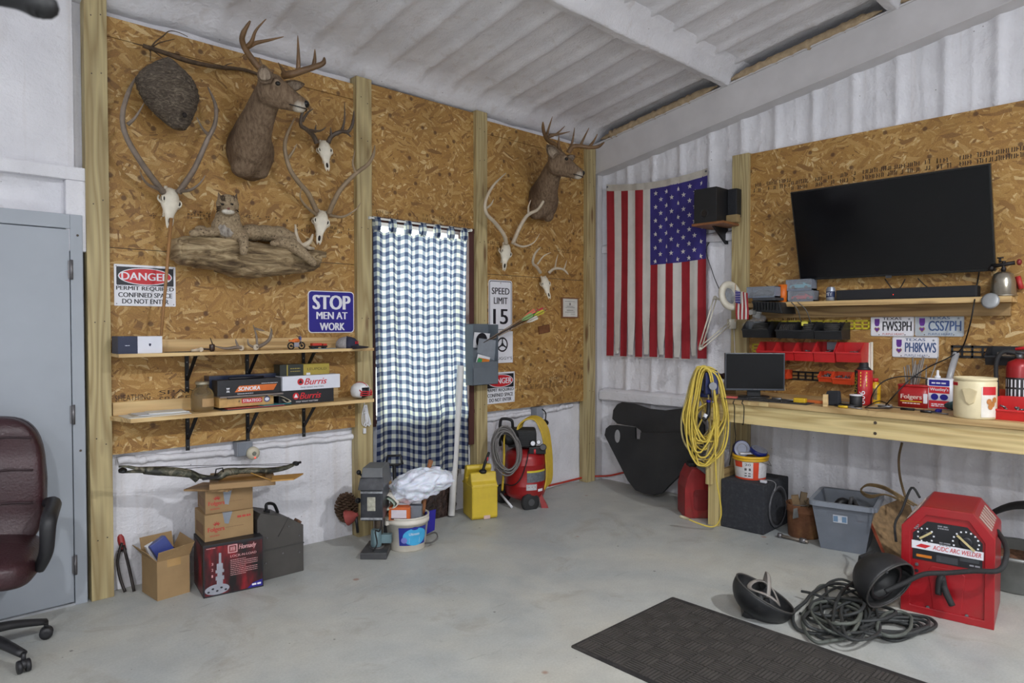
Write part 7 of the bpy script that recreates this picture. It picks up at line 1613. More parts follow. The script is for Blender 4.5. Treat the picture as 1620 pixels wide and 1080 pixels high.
# things lying on the bench top
def flat(name, label, cat, u, v, w_, d_, h_, an, mt, bevel=.002, dz=0): m = M(); m.box(-w_/2, w_/2, -d_/2, d_/2, 0, h_); return solo(name, m, mt, label, cat, on(u, v)+V((0, 0, dz)), RB+R(an), bevel=bevel)
flat('small_carton', 'small brown box beside the monitor', 'box', 1155, 623, .09, .07, .075, 30, CARD); flat('red_block', 'flat red sanding block by the monitor', 'sanding block', 1158, 630, .08, .06, .016, 20, mat('dull_red', (186, 86, 76), .7))
t = thing('work_mat', 'dark bench mat with large white letters in front of the monitor', 'mat', on(1206, 634), RB+R(2)); m = M(); m.box(-.30, .34, -.05, .15, 0, .004); part('mat', m, mat('mat_dark', (54, 52, 52), .8), t)
m = M(); letters(m, 'CRAFT', -.14, .30, 0, .09, bold=.04, fn=lambda x, z_: (x, z_+.0, .0045)); part('lettering', m, mat('letter_grey', (176, 176, 172), .6), t)
flat('tape_measure', 'yellow tape measure on the bench', 'tape measure', 1266, 637, .085, .05, .035, 5, mat('tape_yellow', (210, 170, 30), .4), .008); flat('utility_knife', 'orange utility knife on the bench', 'knife', 1293, 638, .15, .03, .022, -3, mat('knife_orange', (206, 110, 54), .45), .006)
flat('wood_block', 'upright scrap of wood on the bench front', 'wood block', 1306, 643, .03, .03, .085, 10, PINEX)
t = thing('black_pouch', 'black cloth tool pouch on the bench', 'pouch', on(1318, 641), RB); m = M(); m.hexa([(-.05, -.03, 0), (.05, -.03, 0), (.05, .03, 0), (-.05, .03, 0)], [(-.04, -.02, .10), (.045, -.02, .105), (.045, .02, .105), (-.04, .02, .1)]); part('pouch', m, mat('cloth_black', (34, 36, 42), .9), t, bevel=.012, seg=3); m = M(); m.tube([(.05, -.02, .01), (.12, -.01, .008), (.16, .0, .006)], [.012, .012, .006], 8); part('strap', m, BLK, t)
def can(name, label, cat, u, v, r_, h_, mt, top=None, y=None): t = thing(name, label, cat, on(u, v), RB); m = M(); m.lathe([(r_*.95, 0), (r_, .004), (r_, h_), (r_*.9, h_+.003), (r_*.86, h_)], 28); part('body', m, mt, t); return t
t = can('small_cup', 'short black cup with a pale rim on the bench', 'cup', 1354, 643, .040, .075, SBX); m = M(); m.lathe([(.041, .076), (.041, .084), (.036, .084)], 24); part('rim', m, SW, t)
R_, H_ = .058, .245; t = can('fuel_can', 'red and yellow fuel can with white numerals on the bench', 'fuel can', 1366, 640, R_, H_, mat('can_red', (178, 34, 38), .3)); cyf = lambda e: (lambda x, z_: ((R_+e)*math.cos(R(x)), (R_+e)*math.sin(R(x)), z_))
m = M(); m.grid(lambda u, v: cyf(.0008)(lerp(-150, -110, u), lerp(.0, H_, v)), 6, 1); part('black_panel', m, SBK, t)
m = M(); v3 = cyf(.0016); vs, fs = text_mesh('TRUFUEL', 0, 0); m._a([v3(lerp(-116, -144, v), lerp(.02, H_-.02, u)) for u, v in vs], fs); part('yellow_lettering', m, mat('print_yellow', (214, 196, 40), .4), t)
m = M(); vs, fs = text_mesh('606', 0, 0); m._a([v3(lerp(-62, -98, v), lerp(.01, H_*.42, u)) for u, v in vs], fs); part('white_numerals', m, SW, t)
m = M(); [m._a([cyf(.0014)(x, z_) for x, z_ in ((-92, H_*a), (-50, H_*a), (-50, H_*(a+.05)), (-92, H_*(a+.05)))], [(0, 1, 2, 3)]) for a in (.55, .64, .73, .82, .91)]; part('yellow_print', m, mat('print_yellow'), t)
m = M(); m.lathe([(R_*.9, H_), (R_*.6, H_+.02), (.03, H_+.025), (.03, H_+.05), (.026, H_+.052)], 22); part('cap', m, SBX, t)
t = can('oil_bottle', 'yellow plastic oil bottle with a red cap', 'bottle', 1384, 638, .036, .14, mat('bottle_yellow', (214, 170, 34), .35)); m = M(); m.lathe([(.034, .14), (.018, .155), (.018, .158)], 18); part('shoulder', m, mat('bottle_yellow'), t); m = M(); m.lathe([(.022, .157), (.022, .18), (.018, .182)], 14); part('cap', m, SRED, t); m = M(); m.grid(lambda u, v: (.0367*math.cos(R(lerp(-140, -50, u))), .0367*math.sin(R(lerp(-140, -50, u))), lerp(.03, .11, v)), 8, 1); part('label', m, mat('label_dull', (130, 110, 70), .5, 0, .3, 50), t)
for k, (u, v0, v1, lab) in enumerate(((1375, 542, 640, 'left of two white tubes standing against the wall'), (1379, 541, 636, 'right of two white tubes standing against the wall'))):
    b = PB(u, v1, -.09); m = M(); m.tube([(0, 0, BZ+.001-b.z), PB(u, v0, -.055)-b], .010, 10); solo('light_tube', m, mat('tube_white'), lab, 'tube', b, group='white tubes behind the fuel can')
# red coffee tub of welding rods
O = on(1444, 644)+V((.06, 0, 0)); t = thing('coffee_tub', 'red plastic coffee tub filled with welding rods', 'coffee tub', O, RB); R_, H_ = .098, .165; TR = mat('tub_red', (166, 30, 34), .35, 0, .06)
m = M(); m.prism(rrect(-R_, R_, -R_*.8, R_*.8, .04), 0, H_*.94, ax='Z', sm=True); m.prism(rrect(-R_-.004, R_+.004, -R_*.8-.004, R_*.8+.004, .042), H_*.86, H_*.92, ax='Z', sm=True); part('tub', m, TR, t)
m = M(); letters(m, 'Folgers', -R_*.72, R_*.62, H_*.30, H_*.54, -R_*.8-.001, .03); scrib(m, -R_*.6, R_*.5, H_*.14, H_*.22, -R_*.8-.001, 3); part('lettering', m, mat('tub_print', (220, 200, 190), .5), t); m = M(); fl(m, [(-R_*.75, H_*.24), (R_*.65, H_*.24), (R_*.6, H_*.27), (-R_*.75, H_*.27)], -R_*.8-.0012); part('gold_print', m, mat('print_yellow'), t)
m = M(); fl(m, rrect(R_*.70, R_*.95, H_*.2, H_*.6, .004), -R_*.8-.001); part('nutrition_label', m, SW, t)
rnd = random.Random(4)
for k in range(16):
    m = M(); a = V((rnd.uniform(-.06, .06), rnd.uniform(-.05, .05), .01)); lean = (-.02 if k < 9 else .07)
    m.tube([a, a+V((lean+rnd.uniform(-.03, .03), rnd.uniform(-.02, .02), .29+rnd.uniform(-.03, .05)))], .0045, 5); solo('welding_rod', m, mat('rod_grey', (138, 132, 126), .5, .2, .15), 'grey welding rod standing in the red coffee tub', 'welding rod', O, RB, 'welding rods in the coffee tub')
m = M(); m.tube([(0, 0, 0), (.004, 0, .195)], .016, 14); solo('steel_tube', m, mat('tube_steel', (104, 100, 96), .35, .7), 'upright steel tube between the tub and the cleaner can', 'tube', on(1469, 644))
# cleaner can with spout
O = on(1486, 647)+V((.03, 0, 0)); t = thing('cleaner_can', 'white and red rectangular cleaner can with a white spout', 'can', O, RB); w_, d_, H_ = .075, .04, .205
m = M(); m.prism(rrect(-w_, w_, -d_, d_, .015), 0, H_, ax='Z', sm=True); part('can', m, SW, t); m = M(); fl(m, rrect(-w_*.8, w_*.8, .005, H_*.28, .003), -d_-.001); fl(m, rrect(-w_*.8, w_*.8, H_*.52, H_*.74, .003), -d_-.001); part('red_print', m, SRED, t); m = M(); fl(m, rrect(-w_*.8, w_*.8, H_*.76, H_*.96, .003), -d_-.001); fl(m, ell(-w_*.35, H_*.4, .022, .022), -d_-.001); fl(m, ell(w_*.38, H_*.4, .024, .02), -d_-.001); part('blue_print', m, SBL, t)
m = M(); letters(m, "Westley's", -w_*.72, w_*.72, H_*.57, H_*.70, -d_-.0016, .02); scrib(m, -w_*.6, w_*.6, H_*.82, H_*.90, -d_-.0016, 5); scrib(m, -w_*.6, w_*.6, H_*.08, H_*.20, -d_-.0016, 6, 2); part('lettering', m, SW, t)
m = M(); m.lathe([(.018, H_), (.018, H_+.012), (.009, H_+.02), (.007, H_+.05), (.003, H_+.055)], 14, c=(-.02, 0, 0)); part('spout', m, PW, t)
a, b = V((-.21, PB(1490, 640, -.21).y, BZ+.024)), PB(1513, 558, -.10); m = M(); m.tube([(0, 0, 0), b-a], .021, 14); solo('clear_tube', m, mat('clear_tube_grey', (164, 164, 166), .25), 'clear plastic tube leaning against the wall behind the can', 'tube', a)
# cream tub
O = on(1537, 662)+V((.07, .0, 0)); t = thing('cream_tub', 'large cream plastic tub with a moulded grip', 'tub', O, RB); TC = mat('tub_cream', (222, 208, 170), .4, 0, .04); R_, H_ = .112, .245
m = M(); prof = [(R_*.93, 0), (R_*.97, .008), (R_*.97, .03), (R_, .05), (R_, H_*.90), (R_*.94, H_*.93), (R_*1.0, H_*.94), (R_*1.0, H_), (R_*.94, H_), (R_*.9, H_*.9), (R_*.9, .02), (.001, .02)]; m.lathe(prof, 40, sy=.95); part('tub', m, TC, t)
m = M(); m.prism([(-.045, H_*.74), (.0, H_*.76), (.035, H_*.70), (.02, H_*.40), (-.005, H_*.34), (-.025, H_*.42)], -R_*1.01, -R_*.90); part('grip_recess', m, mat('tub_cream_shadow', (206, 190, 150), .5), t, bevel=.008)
cw = lambda e: (lambda x, z_: ((R_+e)*math.cos(R(x)), (R_+e)*.95*math.sin(R(x)), z_)); m = M(); m.grid(lambda u, v: cw(.001)(lerp(-62, -12, u), lerp(H_*.06, H_*.80, v)), 10, 1); part('picture_label', m, mat('label_white', (226, 220, 210), .4), t)
m = M(); m.grid(lambda u, v: cw(.0018)(lerp(-58, -14, u), lerp(H_*.60, H_*.80, v)), 8, 1); m.grid(lambda u, v: cw(.001)(lerp(-160, -128, u), lerp(H_*.80, H_*.88, v)), 8, 1); part('red_print', m, SRED, t)
for k, (x, z_) in enumerate(((-40, .44), (-28, .38), (-36, .32), (-22, .48))): m = M(); m._a([cw(.003+.0004*k)(x+8*math.cos(2*PI*j/12), H_*z_+.018*math.sin(2*PI*j/12)) for j in range(12)], [tuple(range(12))]); part('biscuit_print', m, mat('biscuit', (186, 120, 60), .5), t)
m = M(); m.lathe([(.02, 0), (.024, .004), (.024, .05), (.012, .06), (.012, .08)], 14); solo('purple_bottle', m, mat('bottle_purple', (84, 50, 110), .4), 'small purple bottle right of the cream tub', 'bottle', on(1565, 652)+V((.04, 0, 0)))
m = M(); m.lathe([(.025, 0), (.028, .004), (.028, .09), (.014, .1), (.012, .12)], 14); solo('grey_bottle', m, mat('bottle_grey', (110, 116, 122), .4), 'small grey bottle behind the purple one', 'bottle', on(1571, 643)+V((.02, -.03, 0)))
# red bin of hardware at the right edge, orange bins behind
bin_('large red bin of hardware on the bench at the right edge', 0, .26, .125, 0, -.66, .24, RBN, fill_bits('bolts', 12), z=BZ+.001, y=PB(1568, 655, -.66).y, group='bins on the workbench')
bin_('orange bin on the bench left of the cream tub', 0, .20, .075, 0, -.20, .13, OBN, fill_bits('tags', 13), z=BZ+.06, y=PB(1499, 610, -.2).y, group='bins on the workbench'); bin_('orange bin on the bench right of the cream tub', 0, .19, .085, 0, -.22, .13, OBN, None, z=BZ+.055, y=PB(1556, 615, -.22).y, group='bins on the workbench')
# fire extinguisher
O = V((-.28, PB(1612, 600, -.28).y, BZ+.001)); t = thing('fire_extinguisher', 'red fire extinguisher with black hose at the right edge', 'fire extinguisher', O, RB); R_, H_ = .068, .30
m = M(); m.lathe([(R_*.95, 0), (R_, .01), (R_, H_), (R_*.85, H_+.03), (R_*.4, H_+.045), (.02, H_+.05)], 30); part('cylinder', m, CR, t); m = M(); m.lathe([(R_+.001, .008), (R_+.0012, .05)], 30, sm=True); part('silver_band', m, mat('band_silver', (176, 170, 168), .3, .5), t)
ef = lambda e: (lambda x, z_: ((R_+e)*math.cos(R(x)), (R_+e)*math.sin(R(x)), z_)); m = M(); m.grid(lambda u, v: ef(.001)(lerp(-165, -20, u), lerp(H_*.34, H_*.78, v)), 14, 1); part('label', m, mat('label_black', (40, 38, 40), .4, 0, .4, 40), t); m = M(); m.grid(lambda u, v: ef(.001)(lerp(-165, -20, u), lerp(H_*.20, H_*.33, v)), 14, 1); part('label_strip', m, mat('label_yellow', (206, 180, 70), .4, 0, .3, 40), t)
m = M(); [m._a([ef(.002)(x, z_) for x, z_ in ((x0, H_*z0), (x0+24, H_*z0), (x0+24, H_*(z0+.16)), (x0, H_*(z0+.16)))], [(0, 1, 2, 3)]) for x0, z0 in ((-150, .38), (-115, .38), (-80, .38), (-150, .58), (-115, .58), (-80, .58))]; part('pictograms', m, SW, t)
m = M(); m.lathe([(.02, H_+.045), (.022, H_+.08)], 14); m.tube([(-.06, 0, H_+.10), (.03, 0, H_+.085), (.09, 0, H_+.10)], [.006, .014, .008], 8); m.tube([(-.06, 0, H_+.085), (.0, 0, H_+.075)], .007, 6); part('valve', m, GUN, t); m = M(); m.tube([(-.02, 0, H_+.11), (.09, 0, H_+.13)], .010, 8); part('lever', m, SRED, t)
m = M(); m.tube(spline([(-.02, 0, H_+.085), (-.085, -.01, H_+.09), (-.115, -.02, H_+.02), (-.112, -.02, H_*.6), (-.105, -.02, H_*.2), (-.085, -.02, H_*.04)], 5), [.012, .013, .013, .016], 9); part('hose', m, RUB, t)
# small stuff scattered on the bench
rnd = random.Random(21)
for k, (nm, lab, ct, u, v, w_, an, mt) in enumerate((('screwdriver', 'dark screwdriver lying in front of the cleaner can', 'screwdriver', 1452, 650, .20, 4, BLK), ('pliers', 'black-handled pliers lying by the metal tube', 'pliers', 1478, 654, .16, -8, DPB), ('file_tool', 'grey steel file lying beside the red coffee tub', 'file', 1418, 646, .22, 10, STEEL), ('marker_pen', 'dark marker pen lying near the bench front', 'pen', 1336, 644, .13, -4, SBK), ('screwdriver', 'yellow screwdriver lying in front of the black cup', 'screwdriver', 1345, 646, .15, 3, mat('tape_yellow')), ('chisel', 'thin steel chisel lying before the monitor mat', 'chisel', 1240, 633, .18, 2, STEEL), ('wrench', 'small steel wrench on the bench near the black pouch', 'wrench', 1330, 637, .17, -12, STEEL))):
    t = thing(nm, lab, ct, on(u, v)+V((0, 0, .008)), RB+R(an)); m = M(); m.tube([(-w_*.5, 0, 0), (-w_*.1, 0, 0)], [.009, .011, .009], 8); part('grip', m, mt, t); m = M(); m.tube([(-w_*.1, 0, 0), (w_*.5, 0, -.003)], [.0045, .004], 6); part('shaft', m, STEEL, t)
m = M(); m.ball((0, 0, .014), (.03, .018, .014), 12); m.cb((.03, 0, .012), (.04, .018, .02)); solo('bottle_stopper', m, mat('cap_blue', (40, 44, 160), .4), 'small bright blue plastic cap on the bench', 'cap', on(1484, 653))
m = M(); m.ball((0, 0, .03), (.09, .06, .035), 14); m.ball((.05, .02, .03), (.06, .05, .03), 12); solo('teal_cloth', m, mat('cloth_teal', (58, 84, 88), .9, 0, .15, 30, .6, 50), 'crumpled teal cloth behind the cleaner can', 'cloth', on(1508, 648)+V((.02, 0, 0)))
m = M(); pts = [on(1372, 644), on(1392, 640), on(1410, 646), on(1388, 652), on(1370, 646)]; m.tube(spline([p+V((0, 0, .006+.02*(i % 2))) for i, p in enumerate(pts)], 6, closed=True), .004, 6, closed=True); solo('loose_cable', m, BLK, 'loop of thin black cable on the bench by the yellow bottle', 'cable')
m = M(); pts = [PF(1378, 640, BZ+.006), PB(1380, 625, -.55), PB(1395, 605, -.5), PB(1420, 596, -.42), PB(1450, 596, -.35), PB(1470, 600, -.32)]; m.tube(spline(pts, 6), .0042, 6); solo('loose_cable', m, BLK, 'thin black cable arching over the red coffee tub', 'cable')
for k, (u, v, w_, an, c) in enumerate(((1398, 640, .10, 8, (196, 196, 190)), (1390, 645, .12, -10, (150, 140, 120)), (1470, 652, .09, 6, (170, 168, 160)), (1228, 633, .08, 12, (160, 160, 158)))):
    flat('paper_scrap', ('white paper slip behind the yellow bottle', 'tan paper slip before the yellow bottle', 'grey paper slip at the bench front', 'grey slip by the lettered mat')[k], 'paper', u, v, w_, .06, .002, an, mat('scrap_%d' % k, c, .7), 0)
for k, (u, v, x) in enumerate(((1162, 640, -.735), (1176, 640, -.735))):
    m = M(); s_ = 1 if k == 0 else -1; m.tube(spline([on(u, 632), on(u, 638)+V((-.02, 0, .004)), PB(u+k, 644, -.76), PB(u+s_*0, 670, -.755), PB(u-4*k+2, 690-20*k, -.70 if k == 0 else -.73)], 5) + ([] if k else spline([PB(u+1, 700, -.66), PB(u-4, 715, -.6), PB(u-8, 735, -.5)], 4)), .004, 5); solo('monitor_cable', m, BLK, ('left', 'right')[k]+' of two thin cables hanging over the bench front', 'cable')
# ================================================================ UNDER THE BENCH
def PL(u, v, x0, k):
    """point on a board leaning towards the right-hand wall: foot at x0, moving k metres to the wall per metre of height"""
    z = 0.0
    for _ in range(12): p = PB(u, v, x0+k*z); z = p.z
    return p
BPL = mat('black_panel', (34, 35, 37), .62, 0, .12, 4, .15, 60, dirt=(64, 62, 60), dirtamt=.35)
def leaning(name, label, cat, pts, x0, k, th, mt, holes=()):
    P3 = [PL(930+a/3.2727, 540+b/3.2727, x0, k) for a, b in pts]; n = len(P3); O = V((x0, P3[0].y, 0)); t = thing(name, label, cat, O)
    m = M(); bk = V((th, 0, -th*k)); m._a([p-O for p in P3]+[p-O+bk for p in P3], [tuple(range(n)), tuple(range(2*n-1, n-1, -1))]); o = len(m.v)-2*n
    for i in range(n): m.f.append([o+i, o+n+i, o+n+(i+1) % n, o+(i+1) % n]); m.mi.append(0); m.sm.append(False)
    part('panel', m, mt, t, bevel=.006); return t, O
t, O = leaning('plastic_guard', 'large black rounded panel with a slot leaning against the wall', 'panel', [(85, 485), (92, 450), (112, 433), (150, 431), (243, 443), (245, 503), (268, 505), (272, 470), (460, 470), (560, 480), (560, 610), (420, 745), (385, 782), (340, 795), (290, 788), (245, 770), (205, 720)], -.38, .22, .03, BPL)
P3 = [PL(930+(153+14*math.cos(2*PI*k/14))/3.2727, 540+(490+34*math.sin(2*PI*k/14))/3.2727, -.384, .22)-O for k in range(14)]
m = M(); m._a(P3, [tuple(range(14))]); part('slot', m, mat('slot_light', (150, 150, 152), .7), t)
leaning('plastic_guard', 'curved black panel behind the larger black panel', 'panel', [(125, 400), (130, 355), (150, 325), (175, 313), (240, 320), (320, 347), (400, 355), (490, 345), (560, 380), (600, 430), (600, 560), (400, 560), (290, 500), (272, 460), (243, 440), (150, 425)], -.34, .21, .03, BPL)
# red petrol can behind the bench leg
O = (PF(1078, 816, 0)+PF(1112, 820, 0))/2+V((.10, .02, 0)); q = L2(O); t = thing('petrol_can', 'dirty red petrol can behind the bench leg', 'petrol can', O, VR); PRD = mat('petrol_red', (140, 28, 30), .45, 0, .1, 8, dirt=(100, 70, 56), dirtamt=.7)
w_ = .13; h_ = q(1095, 736).z; m = M(); m.prism([(-w_, .012), (-w_+.012, 0), (w_-.012, 0), (w_, .012), (w_, h_*.70), (w_*.6, h_*.82), (-w_*.2, h_), (-w_*.55, h_), (-w_*.85, h_*.80), (-w_, h_*.6)], -.12, .12); part('body', m, PRD, t, bevel=.018, seg=3)
m = M(); m.prism(rrect(-w_*.45, w_*.5, h_*.16, h_*.58, .035), -.124, -.118); part('side_recess', m, mat('petrol_dark', (112, 20, 22), .5), t); m = M(); m.box(-w_*.6, -w_*.1, -.05, .05, h_-.002, h_+.03); part('cap', m, BLK, t, bevel=.008)
m = M(); m.lathe([(.015, 0), (.018, .03)], 10, c=(w_*.6, -.10, 0)); part('foot', m, BLK, t)
# black subwoofer cabinet
A = PF(1140, 832, 0); B = PF(1208, 847, 0); C_ = PF(1231, 823, 0); r_ = B-A; W_ = r_.length; Dp = min(.46, (C_-B).length); H_ = HT(B, 768); t = thing('speaker_box', 'carpeted black speaker box on the floor under the bench', 'speaker', A, math.atan2(r_.y, r_.x)); CPT = mat('speaker_carpet', (44, 46, 52), .95, 0, .15, 60, .5, 160, dirt=(84, 84, 86), dirtamt=.35)
m = M(); m.box(0, W_, 0, Dp, 0, H_); part('cabinet', m, CPT, t, bevel=.012, seg=3)
rot = RY; c = V((W_, Dp*.5, H_*.47))
m = M(); m.lathe([(.150, -.002), (.150, .008), (.142, .014), (.128, .010), (.118, .004), (.09, -.02), (.05, -.028), (.045, -.01), (.001, .004)], 36, c=c, rot=rot); part('speaker_cone', m, mat('cone_black', (40, 40, 43), .5, 0, .2, 20), t)
m = M(); m.tube([c+V((.010, .152*math.cos(2*PI*k/32), .152*math.sin(2*PI*k/32))) for k in range(32)], .010, 6, closed=True); part('trim_ring', m, mat('ring_grey', (78, 78, 82), .5, 0, .2), t)
m = M(); m.tube(spline([V((W_*.7, Dp*.3, H_+.004)), V((W_*.95, Dp*.35, H_+.01)), V((W_+.012, Dp*.4, H_-.02)), V((W_+.012, Dp*.3, H_-.08))], 4), .0025, 5); part('speaker_lead', m, mat('lead_grey', (150, 150, 152), .5), t)
SPH = H_; SPO = A.copy()
# yellow-rimmed pail on it with two tape rolls
O = PF(1182, 758, SPH+.001)+V((.09, .02, 0)); O.z = SPH+.001; q = L2(O); t = thing('yellow_pail', 'white and orange pail with a yellow rim on the speaker box', 'pail', O, VR); rr = (q(1209, 720).x-q(1156, 720).x)/2; hp = q(1182, 716, -rr).z*.86; rb = rr*.86
m = M(); m.lathe([(rb*.95, 0), (rb, .006), (rr*.96, hp*.8)], 36); part('pail', m, WPL, t)
m = M(); m.lathe([(rr*.98, hp*.78), (rr*1.03, hp*.79), (rr*1.03, hp*.86), (rr*1.0, hp*.87), (rr*1.06, hp*.88), (rr*1.06, hp), (rr*.97, hp), (rr*.95, hp*.75), (.001, hp*.74)], 36); part('rim', m, mat('rim_yellow', (216, 170, 36), .4), t)
pf = lambda e: (lambda x, z_: ((lerp(rb, rr*.96, z_/hp/.8)+e)*math.cos(R(x)), (lerp(rb, rr*.96, z_/hp/.8)+e)*math.sin(R(x)), z_))
m = M(); m.grid(lambda u, v: pf(.001)(lerp(-172, -20, u), lerp(hp*.08, hp*.74, v)), 24, 2); part('label', m, mat('label_paper', (206, 204, 206), .5, 0, .08, 60), t)
ORD = mat('label_orange', (204, 66, 34), .5); m = M(); m.grid(lambda u, v: pf(.002)(lerp(-100, -80, u), lerp(.002, hp*.76, v)), 4, 2); m.grid(lambda u, v: pf(.002)(lerp(-172, -138, u), lerp(hp*.52, hp*.76, v)), 6, 2); part('orange_stripe', m, ORD, t)
m = M(); m.grid(lambda u, v: pf(.0016)(lerp(-185, -20, u), lerp(.001, hp*.08, v)), 24, 1); part('red_foot', m, ORD, t)
m = M(); letters(m, '20', -128, -108, hp*.60, hp*.70, fn=pf(.003), bold=0); [m._a([pf(.003)(x, z_) for x, z_ in ((-130, hp*a), (-108, hp*a), (-108, hp*(a+b)), (-130, hp*(a+b)))], [(0, 1, 2, 3)]) for a, b in ((.40, .10), (.26, .04), (.15, .05))]; [m._a([pf(.003)(x, z_) for x, z_ in ((-68, hp*a), (-30, hp*a), (-30, hp*(a+.015)), (-68, hp*(a+.015)))], [(0, 1, 2, 3)]) for a in (.2, .27, .34, .41, .48, .55)]; part('print', m, mat('print_grey', (84, 80, 84), .6), t)
m = M(); m.tube(spline([V(pf(.006)(-75, hp*.80)), V(pf(.03)(-40, hp*.62)), V(pf(.03)(-20, hp*.56)), V(pf(.006)(0, hp*.80))], 5), .0025, 5); part('bail', m, HINGE, t)
def tape(label, c, rot):
    t = thing('tape_roll', label, 'tape roll', O+Matrix.Rotation(VR, 3, 'Z') @ V(c), rot=rot, group='blue tape rolls in the pail'); m = M(); m.lathe([(.04, -.018), (.066, -.018), (.066, .018), (.04, .018), (.04, -.018)], 28); part('tape', m, mat('tape_blue', (28, 42, 128), .4), t); m = M(); m.lathe([(.036, -.019), (.0405, -.019), (.0405, .019), (.036, .019), (.036, -.019)], 24); part('core', m, CARD, t); m = M(); m.lathe([(.042, .0185), (.062, .019)], 24); part('side_face', m, mat('tape_face', (180, 186, 206), .5), t)
tape('blue tape roll standing at the back left of the pail', (-rr*.45, rr*.3, hp+.035), (R(80), 0, VR)); tape('blue tape roll lying tilted at the right of the pail', (rr*.45, -.01, hp+.022), (R(18), R(14), VR))
m = M(); m.box(-.09, .06, -.03, .03, 0, .012); solo('white_card', m, PW, 'white card lying across the pail', 'card', O+V((0, 0, hp+.002)), VR); m = M(); m.cb((0, 0, .012), (.05, .025, .02)); solo('glue_stick', m, mat('stick_white', (206, 206, 214), .4), 'small white cartridge on the speaker box beside the pail', 'cartridge', PF(1205, 765, SPH+.002)+V((.03, 0, 0)), RB, bevel=.006)
# rusty bucket of wood scraps and a steel rod
O = (PF(1243, 850, 0)+PF(1293, 853, 0))/2+V((.09, .02, 0)); q = L2(O); t = thing('rusty_bucket', 'rusty brown metal bucket holding scraps of wood', 'bucket', O, VR); RST = mat('rust', (116, 76, 50), .8, .2, .2, 10, .5, 50, dirt=(168, 132, 80), dirtamt=.5); rr = (q(1292, 800).x-q(1236, 800).x)/2*.98; hr = q(1265, 795).z
m = M(); m.lathe([(rr*.84, 0), (rr*.86, .008), (rr*.9, hr*.5), (rr*.92, hr*.76), (rr*.96, hr*.77), (rr*.96, hr*.80), (rr*.93, hr*.81), (rr, hr), (rr*.96, hr), (rr*.88, hr*.6), (rr*.82, .02), (.001, .02)], 32); part('bucket', m, RST, t)
m = M(); m.tube(spline([(-rr, 0, hr*.95), (-rr*.3, -rr*.7, hr*1.02), (rr*.6, -rr*.5, hr*1.05), (rr*.98, 0, hr*.95)], 5), .003, 5); part('bail', m, HINGE, t); m = M(); m.prism([(-rr*.95, hr*.62), (-rr*.62, hr*.66), (-rr*.7, hr*.95), (-rr*.92, hr*.92)], -rr*.72, -rr*.70); part('ear', m, mat('galvanised', (134, 136, 134), .4, .5), t)
rnd = random.Random(8)
for k, (x, y, an, l_, w_) in enumerate(((-.05, 0, -12, .22, .05), (-.01, .03, 10, .25, .045), (.03, -.01, 32, .20, .05), (.06, .02, -30, .17, .04), (.0, -.04, 24, .18, .035))):
    m = M(); m.cb((x, y, hr*.80), (w_, .025, l_), Matrix.Rotation(R(an), 4, 'Y') @ Matrix.Rotation(R(14*(k-2)), 4, 'Z')); solo('wood_scrap', m, mat('scrap_wood_%d' % (k % 2), ((124, 102, 74), (100, 84, 64))[k % 2], .8, 0, .15, 30), ('leftmost', 'tallest', 'right-leaning', 'left-leaning', 'front')[k]+' wood scrap in the rusty bucket', 'wood scrap', O, VR, 'wood scraps in the rusty bucket')
a, b = PF(1231, 846, .018), PF(1279, 857, .018); t = thing('steel_rod', 'short steel rod with nuts on the floor before the rusty bucket', 'rod', a); m = M(); m.tube([(0, 0, 0), b-a], .011, 10); part('rod', m, mat('rod_steel', (132, 122, 112), .4, .5), t); m = M(); d_ = (b-a).normalized(); m.tube([d_*.0, d_*.03], .019, 6); m.tube([b-a-d_*.06, b-a-d_*.02], .020, 6); part('nuts', m, HINGE, t)['kind'] = 'stuff'
# grey storage tote
A = PF(1298, 866, 0); B = PF(1369, 878, 0); r_ = (B-A); rz = math.atan2(r_.y, r_.x); W_ = r_.length; t = thing('storage_tote', 'grey plastic storage tote full of junk', 'storage tote', A, rz); TG = mat('tote_grey', (108, 114, 124), .45, 0, .06, 8, dirt=(140, 140, 140), dirtamt=.25); H_ = HT(A, 790)*1.0; Dp = .36; e = .055
lo = [(0, 0, 0), (W_, 0, 0), (W_, Dp, 0), (0, Dp, 0)]; hi = [(-e, -e, H_), (W_+e, -e, H_), (W_+e, Dp+e, H_), (-e, Dp+e, H_)]; th = .006
def shrink(P, s_, z=None): return [(x+(s_ if x < W_/2 else -s_), y+(s_ if y < Dp/2 else -s_), z_ if z is None else z) for x, y, z_ in P]
m = M(); vs = [V(p) for p in lo+hi+shrink(hi, th)+shrink(lo, th, .008)]; m._a(vs, [(3, 2, 1, 0), (0, 1, 5, 4), (1, 2, 6, 5), (2, 3, 7, 6), (3, 0, 4, 7), (4, 5, 9, 8), (5, 6, 10, 9), (6, 7, 11, 10), (7, 4, 8, 11), (8, 9, 13, 12), (9, 10, 14, 13), (10, 11, 15, 14), (11, 8, 12, 15), (12, 13, 14, 15)]); part('tub', m, TG, t, bevel=.012, seg=3)
o_ = rrect(-e-.02, W_+e+.02, -e-.02, Dp+e+.02, .05); i_ = rrect(-e+.006, W_+e-.006, -e+.006, Dp+e-.006, .035); m = M(); n = len(o_); m._a([(x, y, H_+.003) for x, y in o_]+[(x, y, H_+.003) for x, y in i_]+[(x, y, H_-.030) for x, y in o_], [(k, (k+1) % n, n+(k+1) % n, n+k) for k in range(n)]+[(k, (k+1) % n, 2*n+(k+1) % n, 2*n+k) for k in range(n)]); part('rim', m, mat('tote_rim', (128, 134, 144), .4, 0, .05), t)
fz = lambda x, z_: (x, -e*z_/H_-.004, z_)
